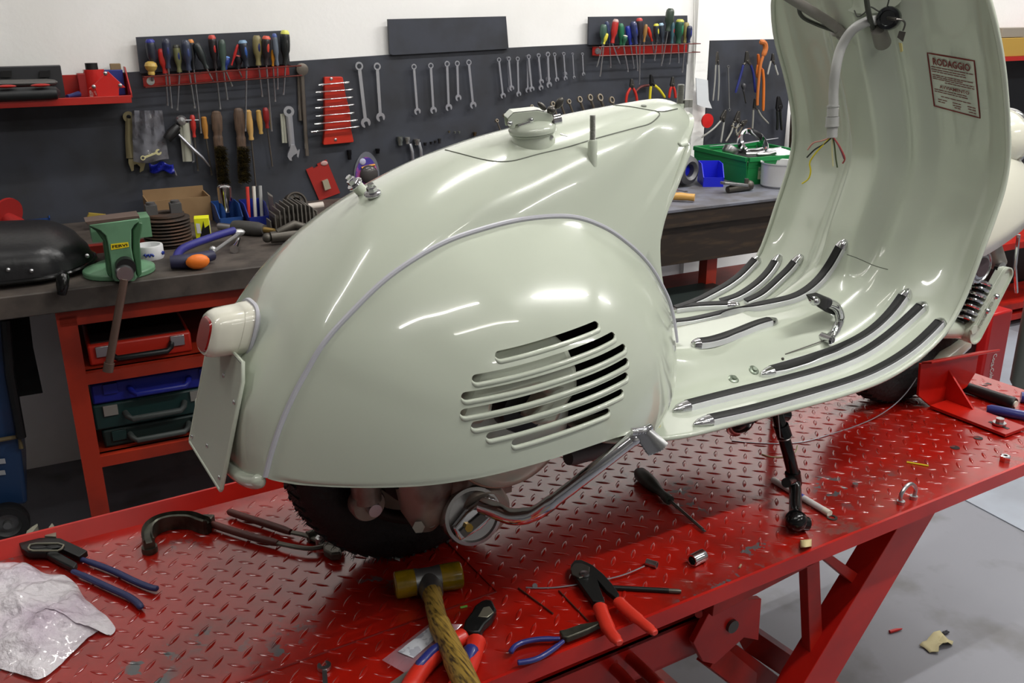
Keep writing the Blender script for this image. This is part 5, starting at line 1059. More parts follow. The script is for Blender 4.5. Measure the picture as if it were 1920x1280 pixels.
# ================================================================== benches
BF = (bp(290, 523)-W0).dot(EN)      # front edge offset of bench
B2F = (bp(1350, 384)-W0).dot(EN)
TOPW = mat('greasy_bench_top', (84, 76, 70), .5, col2=(56, 50, 46), scale=12, lo=.4, hi=.65, detail=8, rough2=.65)
DKW = mat('bench_edge_wood', (60, 56, 50), .6, col2=(42, 36, 30), scale=8)
OR = mat('bench_frame_orange_red', (160, 44, 22), .45, col2=(130, 36, 20), scale=6)
BE = 1.28
bench = thing('workbench', 'long workbench with dark top and orange red frame along the wall at left', 'workbench', wp(.2, .4, -HT))
mb = MB(); mb.box(wp((-1.9+BE)/2, BF/2+.012, BZ-.0275), (BE+1.9, BF-.024, .055), EX, EN, EZ); obj('bench_top', mb, TOPW, bench, bevel=.003)
lx = (ony(120, 600, 0)-W0).dot(EX)
def bench_px(x, y, n):   # picture point on the vertical plane n metres in front of the wall
    return wall(x, y, n)
P1_ = wall(118, 620, BF-.04); sl_ = (P1_-W0).dot(EX)+.012
for s_ in (sl_, sl_-1.6):
    mb = MB(); mb.box(wp(s_, BF-.05, (-HT+BZ-.055)/2), (.045, .045, HT+BZ-.055), EX, EN, EZ); obj('leg', mb, OR, bench)
    mb = MB(); mb.box(wp(s_, .10, (-HT+BZ-.055)/2), (.045, .045, HT+BZ-.055), EX, EN, EZ); obj('leg', mb, OR, bench)
mb = MB(); mb.box(wp(BE-.05, BF-.05, (-HT+BZ-.055)/2), (.045, .045, HT+BZ-.055), EX, EN, EZ); obj('leg', mb, OR, bench)
mb = MB(); mb.box(wp((sl_+BE)/2-.02, BF-.05, BZ-.055-.022), (BE-sl_, .045, .044), EX, EN, EZ); obj('front_rail', mb, OR, bench)
zsA = wall(260, 692, BF-.05).z; zsB = wall(260, 848, BF-.05).z
for z_ in (zsA, zsB):
    mb = MB(); mb.box(wp((sl_+BE)/2, BF-.05, z_), (BE-sl_, .03, .03), EX, EN, EZ); mb.box(wp((sl_+BE)/2, BF/2+.02, z_+.012), (BE-sl_, BF-.15, .006), EX, EN, EZ); obj('shelf', mb, OR, bench)
# second bench
bench2 = thing('workbench', 'second workbench with blue grey mat and dark wooden drawer front behind the scooter', 'workbench', wp(2.2, .4, -HT))
s2a, s2b = 1.50, (bp(1500, 362)-W0).dot(EX)+.35
mb = MB(); mb.box(wp((s2a+s2b)/2, B2F/2, BZ-.004), (s2b-s2a, B2F, .008), EX, EN, EZ); obj('bench_mat', mb, mat('worn_blue_mat', (104, 106, 116), .5, col2=(84, 82, 84), scale=14, lo=.4, hi=.62, detail=8), bench2)
mb = MB(); mb.box(wp((s2a+s2b)/2, B2F/2-.004, BZ-.035), (s2b-s2a, B2F-.01, .053), EX, EN, EZ); obj('bench_top', mb, WOODD, bench2)
zd = wall(1330, 490, B2F-.02).z
sdr = (wall(1475, 450, B2F)-W0).dot(EX)
mb = MB(); mb.box(wp((s2a+sdr)/2, B2F/2-.01, (BZ-.065+zd)/2), (sdr-s2a, B2F-.06, BZ-.065-zd), EX, EN, EZ); obj('drawer_block', mb, WOODD, bench2, bevel=.002)
for s_ in (s2a+.05, (wall(1334, 500, B2F-.1)-W0).dot(EX), s2b-.08):
    mb = MB(); mb.box(wp(s_, B2F-.12, (-HT+zd)/2), (.045, .045, HT+zd), EX, EN, EZ); obj('leg', mb, OR, bench2)
mb = MB(); mb.box(wp((s2a+s2b)/2, B2F/2, wall(1340, 585, B2F-.1).z), (s2b-s2a, B2F-.45, .03), EX, EN, EZ); obj('lower_shelf', mb, OR, bench2)
mb = MB(); p = wall(1290, 560, B2F+.02); mb.box(p-EZ*.06, (.42, .3, .12), EX, EN, EZ); obj('dark_case', mb, mat('dark_green_case', (22, 30, 28), .5), label='dark flat case standing below the second bench behind the floorboard', cat='case', bevel=.01)
# ---- things under bench 1
def ubox(name, x0, x1, ytop, ybot, n, d, m, label, cat, bevel=.006, parent=None):
    A = wall(x0, (ytop+ybot)/2, n); B = wall(x1, (ytop+ybot)/2, n); s_a, s_b = (A-W0).dot(EX), (B-W0).dot(EX); zt_ = wall((x0+x1)/2, ytop, n).z; zb_ = wall((x0+x1)/2, ybot, n).z
    mb = MB(); mb.box(wp((s_a+s_b)/2, n-d/2, (zt_+zb_)/2), (s_b-s_a, d, zt_-zb_), EX, EN, EZ); return obj(name, mb, m, parent, label=label, cat=cat, bevel=bevel), s_a, s_b, zt_, zb_
NF = BF-.08
zA, zB_ = zsA+.016, zsB+.016
def case(s_a, s_b, z0, z1, d, m, label, name='tool_case', handle=BLACK, latchm=STEEL, lid=None, n=NF):
    t = thing(name, label, 'tool case', wp((s_a+s_b)/2, n-d/2, z0))
    mb = MB(); mb.box(wp((s_a+s_b)/2, n-d/2, (z0+z1)/2), (s_b-s_a, d, z1-z0), EX, EN, EZ); obj('case_body', mb, m, t, bevel=.006)
    for f in (.14, .86):
        s_ = s_a+(s_b-s_a)*f; mb = MB(); mb.box(wp(s_, n+.003, z1-.018), (.035, .006, .028), EX, EN, EZ); obj('latch', mb, latchm, t, bevel=.001)
    sm = (s_a+s_b)/2; zh = (z0+z1)/2; mb = MB(); mb.tube([wp(sm-.075, n, zh+.004), wp(sm-.07, n+.02, zh), wp(sm-.06, n+.03, zh-.006), wp(sm+.06, n+.03, zh-.006), wp(sm+.07, n+.02, zh), wp(sm+.075, n, zh+.004)], .008, 10); obj('handle', mb, handle, t)
    return t
def sx_(x, y=700, n=NF): return (wall(x, y, n)-W0).dot(EX)
ra, rb_ = sx_(168, 680), sx_(362, 660)
t = case(ra, rb_, zA, zA+.055, .30, mat('case_red', (176, 40, 26), .4), 'open red tool case with black handle on the upper shelf under the bench')
mb = MB(); mb.box(wp((ra+rb_)/2, NF-.29, zA+.15), (rb_-ra, .03, .20), EX, EN, EZ, 0); lid_ = obj('case_lid', mb, mat('case_red_dark', (120, 30, 22), .5), t)
mb = MB(); mb.box(wp((ra+rb_)/2, NF-.145, zA+.0565), (rb_-ra-.02, .26, .003), EX, EN, EZ); obj('case_interior', mb, mat('case_interior_dark', (34, 14, 12), .8), t)
case(sx_(170, 735), sx_(420, 700), zB_+.125, zB_+.183, .34, mat('case_blue', (24, 34, 130), .4), 'flat royal blue tool case topmost of the stack on the lower shelf', handle=mat('case_blue', (24, 34, 130), .4), latchm=mat('case_blue', (24, 34, 130), .4))
case(sx_(172, 760), sx_(400, 745), zB_+.052, zB_+.123, .34, mat('case_dark_green', (22, 52, 50), .45), 'dark green tool case with grey latches, middle of the stack', handle=mat('case_grey', (60, 66, 64), .5), latchm=mat('pale_latch', (130, 128, 122), .5))
case(sx_(190, 800), sx_(400, 785), zB_, zB_+.050, .32, mat('case_darker_green', (20, 40, 38), .5), 'darker green tool case at the bottom of the stack', handle=mat('case_grey', (60, 66, 64), .5), latchm=mat('case_dark_green', (22, 52, 50), .45))
# ---- blue trolley and black cloth at far left
t = thing('tool_trolley', 'blue tool trolley with rubber wheels cut by the left picture edge', 'trolley', wall(-10, 1000, .75)); 
n0 = .70
mb = MB(); mb.poly([wall(x, y, n0) for x, y in ((-60, 590), (8, 590), (52, 945), (-10, 955), (-60, 955))], -EN*.35); obj('trolley_body', mb, mat('trolley_blue', (30, 58, 96), .4, coat=.2), t, bevel=.01)
for (y0_, y1_) in ((862, 871), (884, 892)):
    mb = MB(); mb.poly([wall(x, y, n0+.004) for x, y in ((-20, y0_), (9, y0_-3), (11, y1_-3), (-20, y1_))], EN*.002); obj('white_stripe', mb, mat('offwhite_stripe', (170, 172, 176), .5), t)
wc = wall(14, 980, n0+.05); rw = 38*mpp(wc); mb = MB(); mb.lathe([(rw*.62, -.02), (rw*.95, -.02), (rw, -.01), (rw, .01), (rw*.95, .02), (rw*.62, .02)], wc, EN, 36, closed=True); obj('wheel_tyre', mb, RUBBER, t)
mb = MB(); mb.lathe([(0, .018), (rw*.18, .018), (rw*.2, .004), (rw*.5, .002), (rw*.62, .014), (rw*.66, .014), (rw*.66, -.014), (0, -.014)], wc, EN, 36); obj('wheel_hub', mb, mat('grey_hub', (110, 112, 112), .4, .5), t)
mb = MB(); mb.tube([wall(-20, 828, n0+.01), wall(35, 818, n0+.01), wall(40, 840, n0+.01)], .006, 8); obj('trolley_strap', mb, mat('tan_strap', (110, 96, 66), .6), t)
mb = MB(); mb.tube([wall(10, 600, n0+.02), wall(18, 700, n0+.02), wall(40, 820, n0+.02)], .012, 8); obj('black_hose', mb, BLACK, t)
mb = MB(); mb.poly([wall(x, y, .60) for x, y in ((-60, 585), (54, 585), (62, 650), (80, 734), (30, 742), (-60, 752))], EN*.01); obj('black_apron', mb, mat('black_cloth', (10, 10, 11), .9), label='black cloth hanging under the bench top at the far left', cat='cloth')
mb = MB(); mb.poly([wall(x, y, .02) for x, y in ((40, 745), (170, 745), (200, 870), (60, 880))], EN*.0); 
# ================================================================== things on bench 1
def onb(x, y): return bp(x, y)
# cardboard box
cb = thing('cardboard_box', 'open brown cardboard box standing against the board on the bench', 'box', onb(335, 432))
A = onb(290, 437); sA = (A-W0).dot(EX); nA = .20; A = wall(284, 432, nA); B = wall(399, 420, nA); zt_ = wall(340, 372, nA).z; sa_, sb_ = (A-W0).dot(EX), (B-W0).dot(EX); dd = .12
KR = mat('kraft_cardboard', (146, 118, 84), .65, col2=(134, 106, 74), scale=8)
mb = MB(); tw = .004
mb.box(wp((sa_+sb_)/2, nA, (BZ+zt_)/2), (sb_-sa_, tw, zt_-BZ), EX, EN, EZ); mb.box(wp((sa_+sb_)/2, nA-dd, (BZ+zt_)/2+.008), (sb_-sa_, tw, zt_-BZ+.016), EX, EN, EZ)
for s_ in (sa_, sb_): mb.box(wp(s_, nA-dd/2, (BZ+zt_)/2), (tw, dd, zt_-BZ), EX, EN, EZ)
mb.box(wp((sa_+sb_)/2, nA-dd/2, BZ+.003), (sb_-sa_, dd, .004), EX, EN, EZ); obj('box_walls', mb, KR, cb)
# finned cylinder barrel
c0 = onb(322, 466); c0 += EX*0; R0 = 44*mpp(c0); c0 = c0-EN*R0*.8
fb_ = thing('engine_barrel', 'rusty brown finned engine barrel lying upright left on the bench', 'engine barrel', c0)
prof = []; Hb = .085
for k in range(9): z0_ = Hb*k/9; prof += [(R0*(.9 if k < 1 else 1), z0_+.001), (R0*(.98), z0_+.0045), (R0*.72, z0_+.005), (R0*.72, z0_+Hb/9)]
prof += [(R0*.8, Hb), (R0*.78, Hb+.006), (R0*.3, Hb+.007), (R0*.3, Hb-.03), (0, Hb-.03)]
mb = MB(); mb.lathe(prof, c0, EZ, 48); obj('finned_body', mb, mat('rusty_iron', (62, 52, 46), .7, .3, col2=(84, 60, 46), scale=20), fb_, sharp=30)
for dx in (-.035, .03):
    mb = MB(); mb.box(c0+EX*dx+EZ*(Hb+.018), (.03, .035, .03), EX, EN, EZ); mb.cyl(c0+EX*dx+EZ*Hb, c0+EX*dx+EZ*(Hb+.04), .012, n=14); obj('top_lug', mb, mat('old_iron', (92, 90, 90), .6, .5), fb_)
# yellow bulb box
yb = thing('yellow_box', 'bright yellow and black bulb box on the bench', 'box', onb(384, 448)); a0 = onb(370, 450); a1 = onb(396, 452); a2_ = onb(410, 446)
u1 = (onb(398, 449)-onb(370, 451)); u2 = (onb(409, 443)-onb(398, 449)); hgt = 44*mpp(a0)
u2 = u1.cross(EZ).normalized()*-.045
YEL = mat('acid_yellow_card', (222, 222, 30), .5)
mb = MB(); o_ = onb(368, 450); mb.poly([o_, o_+u1, o_+u1+u2, o_+u2], EZ*hgt*.92); obj('box_body', mb, YEL, yb, bevel=.001)
nf = u1.normalized().cross(EZ); nf = nf if nf.dot(EN) > 0 else -nf
mb = MB(); mb.poly([o_+u1*.25+EZ*.004+nf*.0006, o_+u1*.98+EZ*.004+nf*.0006, o_+u1*.98+EZ*hgt*.62+nf*.0006, o_+u1*.66+EZ*hgt*.5+nf*.0006, o_+u1*.62+EZ*hgt*.8+nf*.0006, o_+u1*.45+EZ*hgt*.45+nf*.0006], nf*.0006); obj('black_print', mb, BLACK, yb)
mb = MB(); mb.poly([o_+u1*.12+EZ*hgt*.3+nf*.0012, o_+u1*.4+EZ*hgt*.28+nf*.0012, o_+u1*.36+EZ*hgt*.7+nf*.0012, o_+u1*.1+EZ*hgt*.72+nf*.0012], nf*.0006); ev = u1.normalized()
mb.poly([o_+u1+ev*.0006+u2*.1+EZ*.01, o_+u1+ev*.0006+u2*.9+EZ*.01, o_+u1+ev*.0006+u2*.9+EZ*hgt*.7, o_+u1+ev*.0006+u2*.1+EZ*hgt*.7], ev*.0006); obj('white_label', mb, mat('label_white', (215, 215, 215), .6), yb)
# blue bins
def bin_(x0, x1, yb_, n, hpx, col, label, nm='parts_bin', d=.12, rot=0):
    a, b = onb(x0, yb_), onb(x1, yb_); w_ = (b-a).length; c = (a+b)/2; t = thing(nm, label, 'bin', c); ex = Matrix.Rotation(rot, 3, 'Z') @ EX; en = Matrix.Rotation(rot, 3, 'Z') @ EN; h = hpx*mpp(c); mb = MB(); m = mat('bin_%d_%d_%d' % col, col, .4); tk = .003
    for sg in (-1, 1): mb.poly([c+ex*sg*w_/2, c+ex*sg*w_/2-en*d, c+ex*sg*w_*.55-en*d+EZ*h, c+ex*sg*w_*.55-en*d*.35+EZ*h, c+ex*sg*w_*.53+en*.01+EZ*h*.45], ex*-sg*tk)
    mb.box(c-en*d+EZ*h/2, (w_*1.05, tk, h), ex, en, EZ); mb.box(c+en*.004+EZ*h*.22, (w_*1.03, tk, h*.44), ex, en, EZ); mb.box(c-en*d/2+EZ*.002, (w_, d, tk), ex, en, EZ); obj('bin_shell', mb, m, t); return t, c, ex, en, h, w_
BL = (34, 70, 130); BL2 = (30, 44, 130)
t, c, ex, en, h, w_ = bin_(414, 455, 423, 0, 36, BL, 'blue open parts bin holding a steel tube, left of the pair on the bench')
mb = MB(); p = c-en*.06+EZ*.01; mb.cyl(p, p+EZ*.10, .022, n=20); mb.ball(p+EZ*.10, .022, 14, sc=(1, 1, .5)); obj('steel_cup', mb, CHROME, label='shiny steel tube standing in the left blue bin', cat='tube')
t, c, ex, en, h, w_ = bin_(468, 505, 422, 0, 38, BL2, 'darker blue open parts bin right of the pair with small tools in it')
for k, (dx, col, nm) in enumerate(((-.02, (190, 50, 40), 'red handled'), (.0, (200, 195, 185), 'white'), (.02, (150, 150, 150), 'grey'))):
    mb = MB(); p = c-en*.05+ex*dx+EZ*.008; mb.tube([p, p+EZ*.10-en*.03+ex*.01], .0055, 8); obj('small_tool', mb, mat('stick_%d' % col[0], col, .4), label='%s small tool sticking up in the darker blue bin' % nm, cat='small tool')
mb = MB(); mb.poly([onb(506, 412), onb(516, 420), onb(517, 424), onb(508, 418)], EZ*.09); obj('metal_offcut', mb, mat('grey_offcut', (130, 126, 120), .5, .5), label='thin grey metal offcut leaning right of the blue bins', cat='metal plate')
# flywheel / pulley and finned head, carburettor bits at right end of bench 1
def disc(px, py_, rpx, n, nm, m, label, cat, tilt=.35):
    p = wall(px, py_, n); r = rpx*mpp(p); ax = (EN+EZ*tilt+EX*.1).normalized(); t = thing(nm, label, cat, p); mb = MB(); mb.lathe([(r*.42, 0), (r*.5, .008), (r*.8, .008), (r*.84, .014), (r*.97, .014), (r, .01), (r, -.02), (r*.42, -.02)], p, ax, 36, closed=True); obj('disc_body', mb, m, t)
    mb = MB(); u, w, a_ = basis(ax)
    for k in range(8): q = p+(u*math.cos(k*PI/4)+w*math.sin(k*PI/4))*r*.66+a_*.008; mb.lathe([(r*.1, 0), (r*.09, .002), (0, .002)], q, a_, 10)
    obj('bolt_holes', mb, BLACK, t); return t
disc(554, 381, 21, .22, 'drive_pulley', mat('oily_iron', (72, 66, 60), .6, .5), 'oily round steel pulley leaning on the board near the scooter tail', 'pulley')
t = thing('cylinder_head', 'grey finned aluminium cylinder head behind the scooter tail', 'cylinder head', onb(560, 436)); p = onb(560, 436)-EN*.05; mb = MB()
for k in range(13):
    f = -1+2*k/12; w_ = math.sqrt(max(.05, 1-f*f*.8)); mb.box(p+EX*f*.075+EZ*.04*w_*1.1, (.004, .12*w_, .085*w_), EX, EN, EZ)
obj('fins', mb, mat('dull_alu_fin', (120, 116, 110), .5, .7), t, bevel=.0008); mb = MB(); mb.box(p+EZ*.03, (.13, .08, .05), EX, EN, EZ); obj('head_core', mb, mat('oily_iron', (72, 66, 60), .6, .5), t, bevel=.01)
mb = MB(); mb.tube([wall(578, 388, .15), wall(606, 384, .15)], .012, 10); mb.tube([wall(590, 388, .15), wall(592, 400, .15)], .01, 8); obj('pale_bracket', mb, mat('pale_bone', (205, 195, 185), .5), label='pale T-shaped bracket behind the scooter tail', cat='bracket')
mb = MB(); p = onb(512, 462)-EN*.02+EZ*.022; mb.tube([p, p+EX*.05, p+EX*.11-EN*.01], [.016, .018, .02], 14); mb.tube([p+EX*.02+EZ*.012, p+EX*.07+EZ*.03, p+EX*.1+EZ*.02], [.01, .013, .01], 12); mb.ball(p-EX*.01, .014, 12); obj('carburettor', mb, mat('dark_cast_parts', (84, 80, 74), .45, .6), label='dark carburettor lying on the bench beside the scooter tail', cat='carburettor')
# pneumatic hand grip
t = thing('air_tool', 'grey air tool with a brass end lying behind the hacksaw', 'air tool', onb(470, 440)); A, B = onb(412, 433)+EZ*.015, onb(438, 436)+EZ*.015; C_, D_ = onb(440, 438)+EZ*.02, onb(497, 443)+EZ*.02
mb = MB(); mb.tube([A, B], .011, 12); obj('steel_neck', mb, STEEL, t); mb = MB(); mb.tube([C_, C_.lerp(D_, .15), C_.lerp(D_, .8), D_], [.02, .022, .021, .015], 14); obj('grip', mb, mat('dark_grey_grip', (66, 64, 62), .5), t)
mb = MB(); mb.tube([D_, D_+(D_-C_).normalized()*.035], [.009, .006], 12); obj('brass_end', mb, mat('brass_fitting', (180, 150, 90), .3, .9), t)
# hacksaw
t = thing('hacksaw', 'blue hacksaw with an orange grip patch lying on the bench edge', 'hacksaw', onb(380, 490)); q = [onb(x, y)+EZ*z for x, y, z in ((330, 503, .02), (345, 487, .03), (395, 466, .03), (440, 451, .03), (452, 448, .03))]
mb = MB(); mb.tube(catmull(q[:4], 20), .011, 12); obj('frame', mb, mat('hacksaw_blue', (44, 44, 120), .35, coat=.2), t)
mb = MB(); mb.tube([onb(322, 506)+EZ*.02, onb(350, 504)+EZ*.02, onb(372, 500)+EZ*.02, onb(400, 492)+EZ*.02], [.017, .019, .018, .014], 14); obj('grip', mb, mat('navy_rubber', (34, 34, 62), .5), t)
mb = MB(); p = onb(372, 505)+EZ*.022+EN*.006; mb.ball(p, .026, 14, sc=(1.15, .6, .75), ex=EX, ey=EN, ez=EZ); obj('orange_patch', mb, mat('orange_grip_patch', (226, 116, 34), .45), t)
mb = MB(); mb.tube([onb(397, 489)+EZ*.02, onb(449, 452)+EZ*.022], .005, 8); mb.ball(onb(447, 450)+EZ*.022, .016, 12, sc=(1.4, .8, .7)); mb.ball(onb(401, 484)+EZ*.024, .010, 10); obj('blade_bar', mb, mat('pale_satin', (175, 175, 175), .35, .7), t)
mb = MB(); A = onb(444, 468)+EZ*.012; mb.tube([onb(440, 475)+EZ*.012, A, onb(448, 455)+EZ*.012], [.012, .008, .006], 12); obj('eye_bolt', mb, CHROME, label='small chrome bolt standing below the hacksaw end', cat='bolt')
# ashtray
p = onb(284, 489)-EN*.035; R_ = 26*mpp(p); t = thing('ashtray', 'white round ashtray with blue print right of the green vice', 'ashtray', p)
mb = MB(); mb.lathe([(0, 0), (R_*.95, 0), (R_, .004), (R_, .034), (R_*.96, .037), (R_*.82, .037), (R_*.8, .010), (0, .008)], p, EZ, 40); obj('bowl', mb, mat('white_melamine', (220, 220, 222), .3), t, sharp=40)
mb = MB()
for (a0_, a1_) in ((-2.1, -1.45), (-.75, -.45)):
    pts_ = []
    for k in range(9): a_ = a0_+(a1_-a0_)*k/8; pts_.append(p+Vector((math.cos(a_)*(R_+.0006), math.sin(a_)*(R_+.0006), .016+.004*math.sin(k*2.2))))
    mb.tube(pts_, .0028, 6)
obj('blue_print', mb, mat('blue_print_ink', (40, 60, 150), .4), t)
# vice
VG = mat('vice_green', (100, 142, 110), .4, col2=(80, 116, 88), scale=12); vn = BF+.02
t = thing('bench_vice', 'green bench vice clamped on the bench edge with a long handle bar', 'vice', onb(228, 520))
def vp(x, y, n=vn): return wall(x, y, n)
def v7(x, y): return (x/5.335, 360+y/5.335)
mb = MB(); mb.poly([vp(*v7(x, y)) for x, y in ((890,330),(1387,265),(1387,300),(1345,330),(1312,380),(1315,560),(1340,700),(1368,860),(1345,895),(1150,895),(1130,860),(1110,700),(1080,520),(1060,440),(1000,385),(900,345))], EN*-.05); obj('front_jaw', mb, VG, t, bevel=.004)
mb = MB(); mb.poly([vp(*v7(x, y), vn-.012) for x, y in ((890,345),(960,390),(1040,500),(1075,830),(1120,870),(1150,600),(1120,420),(1000,360))], EN*-.04); mb.poly([vp(*v7(x, y), vn-.012) for x, y in ((1387,300),(1430,310),(1420,380),(1400,500),(1420,820),(1380,860),(1330,600),(1330,380))], EN*-.04)
obj('side_ribs', mb, mat('vice_green_dark', (58, 98, 66), .45), t, bevel=.003)
mb = MB(); mb.poly([vp(*v7(x, y), vn-.002) for x, y in ((850,298),(1390,230),(1400,262),(885,332))], EN*-.06); obj('jaw_plate', mb, mat('jaw_grey', (108, 92, 84), .5, .6), t, bevel=.001)
mb = MB(); q = onb(232, 500)-EN*.06; mb.lathe([(.0, 0), (.086, 0), (.086, .014), (.07, .020), (.05, .028), (0, .03)], onb(228, 520)-EN*.05+EZ*.0005, EZ, 40); mb.box(q+EZ*.05-EN*.03, (.07, .14, .09), EX, EN, EZ); obj('swivel_base', mb, VG, t, bevel=.003)
mb = MB(); mb.box(wall(225, 425, vn-.16), (.14, .08, .05), EX, EN, EZ); mb.poly([vp(*v7(x, y), vn-.20) for x, y in ((900,305),(1300,262),(1300,420),(1100,520),(950,420))], EN*-.05); obj('rear_jaw', mb, VG, t)
mb = MB(); p = vp(*v7(1250, 730), vn); mb.cyl(p-EN*.03, p+EN*.03, .022, n=24); obj('spindle_boss', mb, BLACK, t)
mb = MB(); p = vp(*v7(1250, 818), vn+.035); mb.lathe([(0, -.03), (.020, -.03), (.021, -.004), (.018, .004), (0, .004)], p, EN, 28); obj('screw_head', mb, STEEL, t, sharp=30)
mb = MB(); A, B = vp(*v7(1243, 870), vn+.035), vp(205, 680, vn+.035); mb.tube([A, B], .0095, 14); mb.cyl(B, B+(B-A).normalized()*.022, .0125, n=16); obj('handle_bar', mb, mat('brown_steel_bar', (108, 88, 78), .4, .5), t)
lab = [vp(*v7(x, y), vn+.0008) for x, y in ((1112,578),(1290,548),(1282,500),(1108,520))]
mb = MB(); mb.poly(lab, EN*.001); obj('yellow_label', mb, mat('label_yellow', (226, 200, 20), .5), t)
lt = [vp(*v7(x, y), vn+.002) for x, y in ((1125,562),(1275,540),(1272,515),(1122,532))]
mb = textmesh('FERVI', lt, EN*.0004, bold=.03); obj('label_letters', mb, BLACK, t, flat=True)
# black seat
t = thing('saddle', 'black scooter saddle lying on the bench at the left picture edge', 'seat', onb(60, 540)); gsd = []
def s7(x, y): return (x/5.335, 360+y/5.335)
cx0 = onb(60, 520)
A = wall(-90, 500, .55); 
secs_ = []
L0, L1 = wall(-110, 500, .60), wall(176, 470, .60)
for i in range(29):
    f = i/28; base_ = L0.lerp(L1, f); base_.z = BZ+.012; wv = math.sin(min(1, (1-f)*2.4)*PI/2)**.6; hh = (.118-.02*f)*(math.sin(min(1, (1-f)*3)*PI/2)**.5 if f > .66 else 1)*(1 if f < .9 else .9); wd_ = .17*wv+.02
    row = []
    for j in range(21): a_ = PI*j/20; row.append(base_+EN*(math.cos(a_)*wd_*-1)+EZ*(math.sin(a_)**.55*hh))
    secs_.append(row)
mb = MB(); mb.grid(secs_); mb.add(secs_[-1], [tuple(range(21))]); obj('seat_cover', mb, mat('black_vinyl', (26, 26, 28), .35, bump=.1, bscale=80), t, sharp=70)
mb = MB(); e_ = [r[-1]+EZ*.004 for r in secs_]; e0 = [r[0]+EZ*.004 for r in secs_]; mb.tube(e_+e0[::-1], .006, 8); obj('seat_piping', mb, GLOSSBLK, t)
mb = MB()
for q in (s7(82, 778), s7(315, 788), s7(872, 636)): p = wall(*q, .795); mb.ball(p, .0055, 10)
obj('seat_rivets', mb, STEEL, t)
mb = MB(); mb.tube([wall(118, 515, BF-.03), wall(118, 522, BF+.02), wall(117, 535, BF+.025), wall(116, 552, BF+.025)], [.012, .014, .014, .01], 10); obj('seat_bracket', mb, GLOSSBLK, t)
# left background: blue bin, red funnel and yellow scrap
t, c, ex, en, h, w_ = bin_(28, 90, 424, 0, 30, (30, 62, 120), 'blue parts bin behind the black seat')
mb = MB(); A, B = wall(14, 412, .2), wall(50, 428, .25); mb.tube([A, A.lerp(B, .5), B], [.022, .022, .018], 14); p = wall(12, 405, .2); mb.lathe([(0, -.004), (.055, -.004), (.055, .004), (0, .004)], p, (B-A), 28); obj('red_plunger', mb, mat('dull_red_plastic', (156, 36, 34), .45), label='dull red plunger shaped tool behind the black seat at far left', cat='hand tool')
mb = MB(); mb.poly([wall(x, y, .16) for x, y in ((159, 414), (166, 398), (198, 401), (196, 413), (175, 416))], EN*.02); obj('yellow_scrap', mb, mat('dirty_yellow_cloth', (150, 128, 50), .8), label='crumpled dirty yellow cloth behind the vice', cat='cloth')
